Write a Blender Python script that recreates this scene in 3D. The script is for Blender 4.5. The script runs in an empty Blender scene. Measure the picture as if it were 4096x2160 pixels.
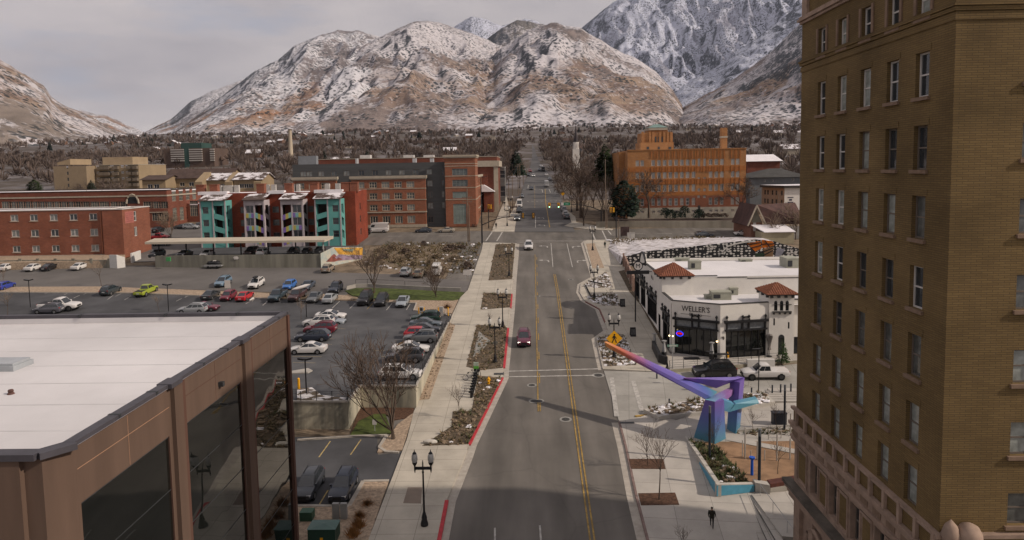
import bpy,bmesh,math,random
from mathutils import Vector,Matrix,noise
from math import radians,sin,cos,pi,sqrt,tan,atan2
scene=bpy.context.scene
COL=scene.collection
rng=random.Random(7)
H=31.0;FPX=2731.0;CX=2048.0;CY=885.0;K=2576/4096
PITCH,ROLL,YAW=radians(4.5),radians(1.0),radians(1.1)
fw=Vector((-sin(YAW)*cos(PITCH),cos(YAW)*cos(PITCH),-sin(PITCH)))
r0=Vector((cos(YAW),sin(YAW),0));u0=r0.cross(fw)
rt=cos(ROLL)*r0-sin(ROLL)*u0;up=cos(ROLL)*u0+sin(ROLL)*r0
cam=bpy.data.cameras.new("camera");camo=bpy.data.objects.new("camera",cam);COL.objects.link(camo)
M=Matrix((rt,up,-fw)).transposed().to_4x4();M.translation=(0,0,H);camo.matrix_world=M
cam.sensor_width=36;cam.lens=36*FPX/4096;cam.shift_y=-(1080-CY)/4096;cam.clip_end=30000;cam.clip_start=.5
scene.camera=camo
SUN_EL=radians(34);SD=Vector((.97,-.24,0)).normalized()
sunv=Vector((SD.x*cos(SUN_EL),SD.y*cos(SUN_EL),sin(SUN_EL)))
sl=bpy.data.lights.new("sun",'SUN');sl.energy=4.1;sl.angle=radians(.8);sl.color=(1,.87,.74)
so=bpy.data.objects.new("sun",sl);COL.objects.link(so);so.rotation_euler=sunv.to_track_quat('Z','Y').to_euler()
world=bpy.data.worlds.new("World");scene.world=world;world.use_nodes=True
wn=world.node_tree;wn.nodes.clear()
def wnode(t,**k):
 n=wn.nodes.new(t)
 for a,b in k.items():setattr(n,a,b)
 return n
wo=wnode('ShaderNodeOutputWorld');bg=wnode('ShaderNodeBackground');sky=wnode('ShaderNodeTexSky')
sky.sky_type='NISHITA';sky.sun_disc=False;sky.sun_elevation=SUN_EL;sky.sun_rotation=atan2(SD.x,SD.y)
sky.altitude=1300;sky.dust_density=2.0
bg.inputs[1].default_value=.1
tc=wnode('ShaderNodeTexCoord');mp=wnode('ShaderNodeMapping');mp.inputs['Scale'].default_value=(1.0,1.0,3.6)
n1=wnode('ShaderNodeTexNoise');n1.inputs['Scale'].default_value=2.3;n1.inputs['Detail'].default_value=6;n1.inputs['Roughness'].default_value=.52
n2=wnode('ShaderNodeTexNoise');n2.inputs['Scale'].default_value=2.6;n2.inputs['Detail'].default_value=7;n2.inputs['Roughness'].default_value=.55
cr1=wnode('ShaderNodeValToRGB');cr1.color_ramp.elements[0].position=.3;cr1.color_ramp.elements[1].position=.46
cr2=wnode('ShaderNodeValToRGB');cr2.color_ramp.elements[0].position=.36;cr2.color_ramp.elements[1].position=.62
cr2.color_ramp.elements[0].color=(5.1,4.75,4.95,1);cr2.color_ramp.elements[1].color=(7.4,6.7,6.55,1)
blue=wnode('ShaderNodeMixRGB');blue.inputs[0].default_value=.72;blue.inputs[2].default_value=(4.4,4.8,6.0,1)
mx=wnode('ShaderNodeMixRGB')
L=wn.links.new
L(tc.outputs['Generated'],mp.inputs[0]);L(mp.outputs[0],n1.inputs[0]);L(mp.outputs[0],n2.inputs[0])
L(n1.outputs[0],cr1.inputs[0]);L(n2.outputs[0],cr2.inputs[0]);L(cr1.outputs[0],mx.inputs[0])
L(sky.outputs[0],blue.inputs[1]);L(blue.outputs[0],mx.inputs[1]);L(cr2.outputs[0],mx.inputs[2]);L(mx.outputs[0],bg.inputs[0]);L(bg.outputs[0],wo.inputs[0])
scene.view_settings.view_transform='Standard';scene.view_settings.look='None'
scene.view_settings.exposure=-.3;scene.view_settings.gamma=1
cy=scene.cycles;cy.max_bounces=5;cy.diffuse_bounces=2;cy.glossy_bounces=3;cy.transmission_bounces=3
cy.transparent_max_bounces=6;cy.volume_bounces=0;cy.use_adaptive_sampling=True;cy.adaptive_threshold=.025
cy.use_denoising=True;cy.caustics_reflective=False;cy.caustics_refractive=False;cy.sample_clamp_indirect=4
S=.069
def ray(u,v):return fw+rt*((u/K-CX)/FPX)-up*((v/K-CY)/FPX)
def gz(x,y):return S*y
def G(u,v,z0=0.0,s=S):
 d=ray(u,v);t=(z0-H)/(d.z-s*d.y);return Vector((0,0,H))+d*t
def GP(p,dz=0.0):
 q=G(*p);return Vector((q.x,q.y,q.z+dz))
def AT(u,v,y):
 d=ray(u,v);return Vector((0,0,H))+d*(y/d.y)
def PX(u,v,x):
 d=ray(u,v);return Vector((0,0,H))+d*(x/d.x)
def ZA(v,x,y):
 a=(CY-v/K)/FPX;A=Vector((x,y,-H));B=Vector((0,0,1));w=up-fw*a
 return-A.dot(w)/B.dot(w)
def crop(x0,y0,k):
 return lambda x,y:(K*(x0+x*k),K*(y0+y*k))
A1=crop(0,560,.3976);A2=crop(700,560,.3976);A3=crop(1400,560,.39773);A4=crop(1900,500,.3681)
B1=crop(2400,460,.36821);B2=crop(2250,940,.41233);B3=crop(2300,1400,.55948);B4=crop(1100,1160,.44189)
C1=crop(0,1000,.42702);C2=crop(1000,1000,.42702);C3=crop(0,1200,.70696);C4=crop(1100,1650,.37563)
C5=crop(3100,1000,.8542);R4=crop(3100,0,.79553);W1=crop(2540,1020,.29451);Q1=crop(2700,1420,.2798)
T1=crop(780,720,.26398);H1=crop(2950,700,.25783);N1=crop(3100,1560,.44174)
def P(f,*pts):return[f(*p)for p in pts]
class MB:
 def __init__(s):s.v=[];s.f=[];s.m=[]
 def add(s,vs,fs,m=0):
  o=len(s.v);s.v+=[tuple(p)for p in vs];s.f+=[tuple(i+o for i in f)for f in fs];s.m+=[m]*len(fs)
 def quad(s,a,b,c,d,m=0):s.add([a,b,c,d],[(0,1,2,3)],m)
 def box(s,x0,x1,y0,y1,z0,z1,m=0):
  s.add([(x0,y0,z0),(x1,y0,z0),(x1,y1,z0),(x0,y1,z0),(x0,y0,z1),(x1,y0,z1),(x1,y1,z1),(x0,y1,z1)],[(0,3,2,1),(4,5,6,7),(0,1,5,4),(1,2,6,5),(2,3,7,6),(3,0,4,7)],m)
 def obox(s,c,ax,ay,az,m=0):
  c,ax,ay,az=map(Vector,(c,ax,ay,az));p=[]
  for k in(-1,1):
   for i,j in((-1,-1),(1,-1),(1,1),(-1,1)):p.append(c+ax*i+ay*j+az*k)
  s.add(p,[(0,3,2,1),(4,5,6,7),(0,1,5,4),(1,2,6,5),(2,3,7,6),(3,0,4,7)],m)
 def prism(s,bot,top,m=0,mt=None):
  n=len(bot);s.add(list(bot)+list(top),[tuple(reversed(range(n)))]+[(i,(i+1)%n,n+(i+1)%n,n+i)for i in range(n)],m)
  s.add(list(top),[tuple(range(n))],m if mt is None else mt)
 def slab(s,pts,h,down=.6,m=0,mt=None):
  s.prism([(p.x,p.y,p.z-down)for p in pts],[(p.x,p.y,p.z+h)for p in pts],m,mt)
 def sheet(s,pts,h=.0,m=0):s.add([(p.x,p.y,p.z+h)for p in pts],[tuple(range(len(pts)))],m)
 def tube(s,pts,rad,n=6,m=0,cap=True):
  pts=[Vector(p)for p in pts];rad=rad if isinstance(rad,(list,tuple))else[rad]*len(pts)
  ring=[];
  for i,p in enumerate(pts):
   d=(pts[min(i+1,len(pts)-1)]-pts[max(i-1,0)])
   d=d.normalized()if d.length>1e-9 else Vector((0,0,1))
   a=d.orthogonal().normalized()if abs(d.z)<.9 else Vector((1,0,0))-d*d.x
   a.normalize();b=d.cross(a)
   ring.append([p+(a*cos(2*pi*k/n)+b*sin(2*pi*k/n))*rad[i]for k in range(n)])
  vs=[q for r in ring for q in r];fs=[]
  for i in range(len(pts)-1):
   for k in range(n):fs.append((i*n+k,i*n+(k+1)%n,(i+1)*n+(k+1)%n,(i+1)*n+k))
  if cap:fs+=[tuple(reversed(range(n))),tuple((len(pts)-1)*n+k for k in range(n))]
  s.add(vs,fs,m)
 def lathe(s,c,prof,n=12,m=0):
  c=Vector(c);s.tube([c+Vector((0,0,z))for r,z in prof],[r for r,z in prof],n,m)
 def loft(s,rings,m=0,closed=True,cap=True):
  n=len(rings[0]);vs=[q for r in rings for q in r];fs=[]
  for i in range(len(rings)-1):
   for k in range(n if closed else n-1):fs.append((i*n+k,i*n+(k+1)%n,(i+1)*n+(k+1)%n,(i+1)*n+k))
  if cap:fs+=[tuple(reversed(range(n))),tuple((len(rings)-1)*n+k for k in range(n))]
  s.add(vs,fs,m)
 def blob(s,c,r,m=0,n=7,k=5,jit=.25,rg=None):
  rg=rg or rng;c=Vector(c);r=Vector(r)if not isinstance(r,(int,float))else Vector((r,r,r));rings=[]
  for i in range(1,k):
   t=pi*i/k
   rings.append([c+Vector((r.x*sin(t)*cos(2*pi*j/n)*rg.uniform(1-jit,1+jit),r.y*sin(t)*sin(2*pi*j/n)*rg.uniform(1-jit,1+jit),-r.z*cos(t)*rg.uniform(1-jit,1+jit)))for j in range(n)])
  s.loft(rings,m)
 def data(s,name,mats,off=None,smooth=None):
  me=bpy.data.meshes.new(name)
  v=s.v if off is None else[tuple(off@Vector(p))for p in s.v]
  me.from_pydata(v,[],s.f)
  for mm in(mats if isinstance(mats,(list,tuple))else[mats]):me.materials.append(mm)
  me.polygons.foreach_set('material_index',s.m)
  if smooth is not None:
   me.polygons.foreach_set('use_smooth',[True]*len(s.f));me.set_sharp_from_angle(angle=radians(smooth))
  me.update();return me
 def build(s,name,mats,parent=None,smooth=None,local=False,color=None):
  off=None
  if parent is not None and not local:off=WM[parent].inverted()
  o=bpy.data.objects.new(name,s.data(name,mats,off,smooth));COL.objects.link(o)
  if parent is not None:o.parent=parent;WM[o]=WM[parent]
  else:WM[o]=Matrix()
  if color:o.color=(*color,1)
  return o
WM={}
def tag(o,label=None,cat=None,group=None,kind=None):
 if label:o['label']=label
 if cat:o['category']=cat
 if group:o['group']=group
 if kind:o['kind']=kind
 return o
def thing(name,label,cat,loc,rz=0.0,group=None,rot=None):
 o=bpy.data.objects.new(name,None);COL.objects.link(o);o.empty_display_size=.3
 R=rot if rot is not None else Matrix.Rotation(rz,4,'Z')
 m=Matrix.Translation(Vector(loc))@R;o.matrix_world=m;WM[o]=m
 return tag(o,label,cat,group)
def struct(mb,name,mats,smooth=None,kind='structure'):return tag(mb.build(name,mats,smooth=smooth),kind=kind)
def dup(root,loc,rz=None,label=None,group=None,scale=None,rot=None):
 r=root.copy();COL.objects.link(r)
 def rec(a,b):
  for ch in list(a.children):
   c=ch.copy();COL.objects.link(c);c.parent=b;rec(ch,c)
 rec(root,r);r.location=loc
 if rz is not None:r.rotation_euler=(0,0,rz)
 if rot is not None:r.rotation_euler=rot.to_euler()
 if scale is not None:r.scale=(scale,)*3 if isinstance(scale,(int,float))else scale
 if label:r['label']=label
 if group:r['group']=group
 return r
SLOPE=Matrix.Rotation(math.atan(S),4,'X')
MATS={}
def mat(name,col,rough=.85,var=.18,sc=1.5,det=5,metal=0.0,spec=.3,bump=0.0,bsc=None,col2=None,edge=(.35,.65),coat=0.0,mapsc=None,streak=False):
 if name in MATS:return MATS[name]
 m=bpy.data.materials.new(name);m.use_nodes=True;t=m.node_tree;b=t.nodes['Principled BSDF'];MATS[name]=m
 b.inputs['Roughness'].default_value=rough;b.inputs['Metallic'].default_value=metal;b.inputs['Specular IOR Level'].default_value=spec
 if coat:b.inputs['Coat Weight'].default_value=coat
 if var==0 and col2 is None and not bump:
  b.inputs['Base Color'].default_value=(*col,1);return m
 N=t.nodes.new;tcn=N('ShaderNodeTexCoord');mpn=N('ShaderNodeMapping')
 if streak:mpn.inputs['Scale'].default_value=(1,1,.12)
 if mapsc:mpn.inputs['Scale'].default_value=mapsc
 nz=N('ShaderNodeTexNoise');nz.inputs['Scale'].default_value=sc;nz.inputs['Detail'].default_value=det;nz.inputs['Roughness'].default_value=.62
 rp=N('ShaderNodeValToRGB');rp.color_ramp.elements[0].position,rp.color_ramp.elements[1].position=edge
 c2=col2 or tuple(min(1,c*(1+var))for c in col);c1=col if col2 else tuple(c*(1-var)for c in col)
 rp.color_ramp.elements[0].color=(*c1,1);rp.color_ramp.elements[1].color=(*c2,1)
 t.links.new(tcn.outputs['Object'],mpn.inputs[0]);t.links.new(mpn.outputs[0],nz.inputs['Vector']);t.links.new(nz.outputs[0],rp.inputs[0])
 t.links.new(rp.outputs[0],b.inputs['Base Color'])
 if bump:
  bn=N('ShaderNodeBump');bn.inputs['Strength'].default_value=bump
  nb=N('ShaderNodeTexNoise');nb.inputs['Scale'].default_value=bsc or sc*6;nb.inputs['Detail'].default_value=3
  t.links.new(tcn.outputs['Object'],nb.inputs['Vector']);t.links.new(nb.outputs[0],bn.inputs['Height']);t.links.new(bn.outputs[0],b.inputs['Normal'])
 return m
def nodes(m):return m.node_tree,m.node_tree.nodes['Principled BSDF']
def brick(name,c1,c2,mortar,sc=1.0,bw=.45,rh=.15,ms=.02,var=.3):
 m=bpy.data.materials.new(name);m.use_nodes=True;t,b=nodes(m);MATS[name]=m;N=t.nodes.new;l=t.links.new
 b.inputs['Roughness'].default_value=.9;b.inputs['Specular IOR Level'].default_value=.2
 tcn=N('ShaderNodeTexCoord');sp=N('ShaderNodeSeparateXYZ');ad=N('ShaderNodeMath');cb=N('ShaderNodeCombineXYZ')
 l(tcn.outputs['Object'],sp.inputs[0]);l(sp.outputs[0],ad.inputs[0]);l(sp.outputs[1],ad.inputs[1]);l(ad.outputs[0],cb.inputs[0]);l(sp.outputs[2],cb.inputs[1])
 bt=N('ShaderNodeTexBrick');bt.inputs['Scale'].default_value=sc;bt.inputs['Brick Width'].default_value=bw;bt.inputs['Row Height'].default_value=rh;bt.inputs['Mortar Size'].default_value=ms
 bt.inputs['Color1'].default_value=(*c1,1);bt.inputs['Color2'].default_value=(*c2,1);bt.inputs['Mortar'].default_value=(*mortar,1);bt.inputs['Mortar Smooth'].default_value=.3
 l(cb.outputs[0],bt.inputs['Vector'])
 nz=N('ShaderNodeTexNoise');nz.inputs['Scale'].default_value=.35;nz.inputs['Detail'].default_value=7;l(tcn.outputs['Object'],nz.inputs['Vector'])
 rp=N('ShaderNodeMapRange');rp.inputs['From Min'].default_value=.3;rp.inputs['From Max'].default_value=.7;rp.inputs['To Min'].default_value=1-var;rp.inputs['To Max'].default_value=1+var;l(nz.outputs[0],rp.inputs[0])
 ml=N('ShaderNodeVectorMath');ml.operation='SCALE';l(bt.outputs['Color'],ml.inputs[0]);l(rp.outputs[0],ml.inputs['Scale']);l(ml.outputs[0],b.inputs['Base Color'])
 bn=N('ShaderNodeBump');bn.inputs['Strength'].default_value=.35;bn.inputs['Distance'].default_value=.02;bn.invert=True;l(bt.outputs['Fac'],bn.inputs['Height']);l(bn.outputs[0],b.inputs['Normal'])
 return m
def glassy(name,col,rough=.05,wob=0.0,wsc=.5,spec=.6):
 m=mat(name,col,rough,var=0,spec=spec);t,b=nodes(m)
 if wob:
  N=t.nodes.new;tcn=N('ShaderNodeTexCoord');nb=N('ShaderNodeTexNoise');nb.inputs['Scale'].default_value=wsc;nb.inputs['Detail'].default_value=1
  bn=N('ShaderNodeBump');bn.inputs['Strength'].default_value=wob;bn.inputs['Distance'].default_value=.3
  t.links.new(tcn.outputs['Object'],nb.inputs['Vector']);t.links.new(nb.outputs[0],bn.inputs['Height']);t.links.new(bn.outputs[0],b.inputs['Normal'])
 return m
CONC=mat('concrete',(.36,.335,.30),.9,.14,.5,bump=.1)
WALLC=mat('wall_concrete',(.22,.205,.165),.92,.3,.6,streak=True,bump=.15,bsc=4)
ASPH=mat('asphalt_road',(.125,.115,.107),.9,.1,.25,bump=.12,bsc=25)
ASPHD=mat('asphalt_lot',(.066,.066,.07),.9,.28,.16,bump=.15,bsc=18)
ASPHL=mat('asphalt_old',(.125,.115,.108),.92,.15,.12)
WHITEP=mat('white_paint_line',(.4,.38,.35),.7,.3,2)
YELP=mat('yellow_paint_line',(.31,.2,.055),.7,.35,2)
REDP=mat('red_kerb_paint',(.42,.03,.04),.6,.2,3)
GRAV=mat('gravel',(.33,.25,.18),.95,.35,3.5,det=8,bump=.6,bsc=6)
MULCH=mat('bark_mulch',(.085,.045,.028),.95,.45,5,det=8,bump=.6,bsc=9)
SOIL=mat('planting_soil',(.1,.075,.05),.95,.45,1.8,det=8,bump=.5,bsc=6)
GRASS=mat('lawn',(.06,.078,.018),.95,.45,1.2,det=9,bump=.5,bsc=14)
DRYG=mat('dry_ground',(.17,.13,.09),.95,.45,.35,det=9,bump=.4,bsc=3)
TANM=mat('tan_sand',(.27,.165,.095),.95,.25,.8,det=9,bump=.4,bsc=8)
SNOW=mat('snow',(.78,.76,.78),.8,.06,1,bump=.3,bsc=2)
BLACKM=mat('black_metal',(.012,.012,.014),.45,var=0,spec=.4)
DARKM=mat('dark_grey_metal',(.035,.037,.04),.5,var=0)
GREYM=mat('galvanised_metal',(.3,.3,.3),.5,.1,3)
YELM=mat('yellow_plastic',(.75,.36,.01),.5,var=0)
WOODP=mat('weathered_wood',(.16,.12,.09),.9,.3,2,streak=True)
WHITEW=mat('white_stucco',(.74,.71,.66),.9,.05,.7,bump=.06,bsc=12)
WFRAME=mat('white_frame',(.55,.52,.49),.6,var=0)
DGLASS=glassy('window_glass',(.03,.035,.04),.07)
LGLASS=mat('window_blind',(.22,.23,.22),.25,.25,.9,spec=.5)
def wall(mb,p0,ux,W,z0,z1,ops=(),depth=.2,m=0,mr=None):
 ux=Vector((ux[0],ux[1],0)).normalized();n=Vector((ux.y,-ux.x,0));p0=Vector((p0[0],p0[1],0))
 ss=sorted({0,W,*[round(min(max(o[k],0),W),4)for o in ops for k in(0,1)]});zs=sorted({z0,z1,*[round(min(max(o[k],z0),z1),4)for o in ops for k in(2,3)]})
 pt=lambda s_,z,d=0:p0+ux*s_-n*d+Vector((0,0,z))
 for i in range(len(ss)-1):
  run=None
  for j in range(len(zs)-1):
   a,b,c,d=ss[i],ss[i+1],zs[j],zs[j+1];sm,zm=(a+b)/2,(c+d)/2
   if any(o[0]<sm<o[1]and o[2]<zm<o[3]for o in ops):
    if run is not None:mb.quad(pt(a,run),pt(b,run),pt(b,c),pt(a,c),m);run=None
   elif run is None:run=c
  if run is not None:mb.quad(pt(ss[i],run),pt(ss[i+1],run),pt(ss[i+1],z1),pt(ss[i],z1),m)
 mr=m if mr is None else mr
 for a,b,c,d in[o[:4]for o in ops]:
  mb.quad(pt(a,c),pt(b,c),pt(b,c,depth),pt(a,c,depth),mr);mb.quad(pt(a,d,depth),pt(b,d,depth),pt(b,d),pt(a,d),mr)
  mb.quad(pt(a,c,depth),pt(a,d,depth),pt(a,d),pt(a,c),mr);mb.quad(pt(b,c),pt(b,d),pt(b,d,depth),pt(b,c,depth),mr)
WCACHE={}
def win_meshes(w,h,style,fm,pm,sill,sm,fwid):
 key=(round(w,2),round(h,2),style,fm.name,pm.name,sill,fwid)
 if key in WCACHE:return WCACHE[key]
 f=MB();t=fwid
 f.box(0,t,0,.09,0,h);f.box(w-t,w,0,.09,0,h);f.box(t,w-t,0,.09,0,t);f.box(t,w-t,0,.09,h-t,h)
 if style=='sash':f.box(t,w-t,.01,.085,h*.5-t*.45,h*.5+t*.45)
 nv={'pair':2,'triple':3,'quad':4,'grid':3,'grid4':4}.get(style,1)
 for i in range(1,nv):f.box(w*i/nv-t/2,w*i/nv+t/2,.01,.085,t,h-t)
 if style in('grid','grid4'):f.box(t,w-t,.012,.08,h*.5-t*.4,h*.5+t*.4);
 if style=='grid4':
  for q in(.25,.75):f.box(t,w-t,.014,.078,h*q-t*.3,h*q+t*.3)
 fd=f.data('window',[fm])
 p=MB();p.box(t*.5,w-t*.5,.05,.065,t*.5,h-t*.5);pd=p.data('pane',[pm])
 sd=None
 if sill:
  s_=MB();s_.box(-.12,w+.12,-.2-sill,.04,-.16,-.005);sd=s_.data('sill',[sm])
 WCACHE[key]=(fd,pd,sd);return WCACHE[key]
def window(parent,p0,ux,o,depth,style='sash',fm=None,pm=None,sill=0,sm=None,name='window',fwid=.07,back=.1):
 ux=Vector((ux[0],ux[1],0)).normalized();n=Vector((ux.y,-ux.x,0))
 fd,pd,sd=win_meshes(o[1]-o[0],o[3]-o[2],style,fm or WFRAME,pm or DGLASS,sill,sm,fwid)
 pos=Vector((p0[0],p0[1],0))+ux*o[0]-n*(depth-back)+Vector((0,0,o[2]))
 w=bpy.data.objects.new(name,fd);COL.objects.link(w);w.parent=parent
 w.location=WM[parent].inverted()@pos;w.rotation_euler=(0,0,atan2(ux.y,ux.x))
 for nm,d in(('pane',pd),('sill',sd)):
  if d is None:continue
  c=bpy.data.objects.new(nm,d);COL.objects.link(c);c.parent=w
  if nm=='sill':c.location=(0,-(depth-back)+.15,0)
 return w
def flat_roof(mb,pts,z,m=0):mb.add([(p[0],p[1],z)for p in pts],[tuple(range(len(pts)))],m)
BARK=mat('grey_brown_bark',(.085,.062,.047),.95,.35,2,streak=True)
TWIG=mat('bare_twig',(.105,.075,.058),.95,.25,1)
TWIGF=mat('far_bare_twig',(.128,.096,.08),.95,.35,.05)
TWIGP=mat('pale_bare_twig',(.2,.15,.11),.95,.25,1)
CONIF=mat('dark_conifer_needles',(.018,.032,.02),.95,.5,.6,det=6)
CONIG=mat('green_conifer_needles',(.03,.045,.014),.95,.5,.6,det=6)
def bare(seed,h,r,kids=(4,5,5,4),spread=.62,trunk=.28,thin=.55,minr=.012,sides=5,up_=.25,lens=(.42,.6,.58,.55)):
 rg=random.Random(seed);tr=MB();cw=MB()
 def branch(p,d,ln,rad,lev,bend=.18):
  pts=[p];rr=[rad];nseg=3 if lev<3 else 2
  for i in range(nseg):
   d=(d+Vector((rg.gauss(0,bend),rg.gauss(0,bend),rg.gauss(0,bend)+up_*.35))).normalized()
   p=p+d*ln/nseg;pts.append(p);rr.append(max(minr,rad*(1-(1-thin)*(i+1)/nseg)))
  (tr if lev<2 else cw).tube(pts,rr,sides if lev==0 else(4 if lev==1 else 3),cap=False)
  if lev>=len(kids):return
  n=kids[lev]
  for i in range(n):
   t=rg.uniform(.35,1.0)if lev else rg.uniform(.7,1.0)
   if i==0:t=1.0
   k=min(int(t*nseg),nseg-1);q=pts[k].lerp(pts[k+1],t*nseg-k)
   az=2*pi*(i/n)+rg.uniform(-.6,.6);a=d.orthogonal().normalized();b=d.cross(a)
   sp=spread*rg.uniform(.6,1.25)*(.45 if i==0 and lev==0 else 1)
   nd=(d*cos(sp)+(a*cos(az)+b*sin(az))*sin(sp)+Vector((0,0,up_*.5))).normalized()
   branch(q,nd,ln*lens[min(lev,3)]*rg.uniform(.75,1.25)if lev else h*lens[0]*rg.uniform(.8,1.15),max(minr,rr[k]*rg.uniform(.5,.68)),lev+1)
 branch(Vector((0,0,-.15)),Vector((rg.gauss(0,.04),rg.gauss(0,.04),1)),h*trunk,r,0,.06)
 return tr,cw
def tree_from(tr,cw,label,loc,group=None,name='bare_tree',bark=None,twig=None,cat='tree'):
 t=thing(name,label,cat,loc,0,group)
 tr.build('trunk',bark or BARK,t,smooth=60,local=True);cw.build('crown',twig or TWIG,t,local=True);return t
def conifer(seed,h,r,n=900,base=.08,shape=1.0,q=.55,round_=False):
 rg=random.Random(seed);tr=MB();cw=MB()
 tr.tube([(0,0,-.3),(0,0,h*.9)],[h*.022,.03],5)
 lob=[(rg.uniform(0,2*pi),rg.uniform(.75,1.2))for _ in range(9)]
 for i in range(n):
  t=1-sqrt(rg.random())if not round_ else rg.random()
  z=h*(base+(1-base)*t)
  R=r*((1-t)**shape)if not round_ else r*sqrt(max(0,1-(2*t-.85)**2*.75))*(1 if t<.9 else .6)
  a=rg.uniform(0,2*pi);R*=.72+.35*noise.noise(Vector((cos(a)*2,sin(a)*2,z*1.1+seed)))+.28*rg.random()
  rr=R*rg.uniform(.55,1.05);c=Vector((rr*cos(a),rr*sin(a),z-.12*rr));s=q*rg.uniform(.5,1.3)*(1-.4*t)
  o=Vector((cos(a),sin(a),rg.uniform(-.7,.3))).normalized();w=Vector((-sin(a),cos(a),rg.uniform(-.5,.5))).normalized();n_=o.cross(w)
  cw.add([c-o*s*.5,c+w*s*.45+n_*s*.15,c+o*s*.8,c-w*s*.45-n_*s*.1],[(0,1,2,3)])
 return tr,cw
def shrub(seed,r,h,n=260,q=.25,spiky=False):
 rg=random.Random(seed);mb=MB()
 for i in range(n):
  if spiky:
   a=rg.uniform(0,2*pi);b=rg.uniform(.1,.9);d=Vector((cos(a)*sin(b),sin(a)*sin(b),cos(b)));ln=h*rg.uniform(.6,1.1)
   w=d.orthogonal().normalized()*q*.12;p=Vector((rg.gauss(0,r*.25),rg.gauss(0,r*.25),0));e=p+d*ln+Vector((0,0,-.25*ln*b))
   mb.add([p-w,p+w,e],[(0,1,2)])
  else:
   a=rg.uniform(0,2*pi);t=rg.random();R=r*sqrt(max(0,1-(t*1.05-.1)**2))*rg.uniform(.6,1.08)*(.85+.3*noise.noise(Vector((cos(a)*1.5,sin(a)*1.5,t*2+seed))))
   c=Vector((R*cos(a),R*sin(a),h*t));d=Vector((rg.gauss(0,1),rg.gauss(0,1),rg.gauss(0,1))).normalized();w=d.orthogonal().normalized();v=d.cross(w);s=q*rg.uniform(.5,1.2)
   mb.add([c-w*s*.5,c+v*s*.4,c+w*s*.6,c-v*s*.4],[(0,1,2,3)])
 return mb
def paint_mat():
 m=bpy.data.materials.new('car_paint');m.use_nodes=True;t,b=nodes(m);oi=t.nodes.new('ShaderNodeObjectInfo')
 t.links.new(oi.outputs['Color'],b.inputs['Base Color']);b.inputs['Roughness'].default_value=.35;b.inputs['Coat Weight'].default_value=.5;b.inputs['Coat Roughness'].default_value=.08
 tcn=t.nodes.new('ShaderNodeTexCoord');return m
PAINT=paint_mat();CGLASS=glassy('car_glass',(.02,.025,.03),.05,spec=1.0)
TYRE=mat('tyre_rubber',(.012,.012,.012),.9,var=0);RIM=mat('wheel_rim',(.3,.3,.31),.35,var=0,metal=.7);RIMD=mat('dark_wheel_rim',(.05,.05,.05),.4,var=0)
HEADL=mat('headlight_lens',(.6,.6,.6),.15,var=0,spec=.7);TAILL=mat('taillight_lens',(.32,.01,.01),.25,var=0);TRIM=mat('black_car_trim',(.015,.015,.016),.55,var=0)
PLATE=mat('licence_plate',(.55,.55,.55),.6,var=0)
def emit(name,col,s):
 m=bpy.data.materials.new(name);m.use_nodes=True;t,b=nodes(m);b.inputs['Base Color'].default_value=(*col,1)
 b.inputs['Emission Color'].default_value=(*col,1);b.inputs['Emission Strength'].default_value=s;return m
HEADON=emit('lit_headlight',(1,.93,.8),4)
CT=dict(sedan=(4.75,1.84,.84,.93,1.0,1.44,-.39,.25,-.17,.03,.2,.33),hatch=(4.1,1.76,.9,.98,1.0,1.52,-.475,.27,-.36,.1,.2,.32),wagon=(4.8,1.86,.9,1.0,1.05,1.6,-.48,.25,-.37,.04,.24,.35),suv=(4.65,1.9,1.0,1.1,1.14,1.69,-.485,.25,-.39,.03,.26,.37),bigsuv=(5.25,2.02,1.16,1.2,1.22,1.92,-.49,.22,-.45,.09,.32,.41),pickup=(5.9,2.0,1.14,1.2,1.16,1.9,-.1,.24,-.07,.12,.4,.43),van=(5.8,2.05,1.15,1.3,1.4,2.6,-.495,.40,-.485,.27,.3,.37),jeep=(4.3,1.85,1.1,1.15,1.15,1.84,-.48,.18,-.46,.12,.35,.41),boxvan=(6.6,2.2,1.2,1.5,1.5,2.9,-.495,.40,-.49,.30,.35,.4))
CPROTO={}
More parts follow.
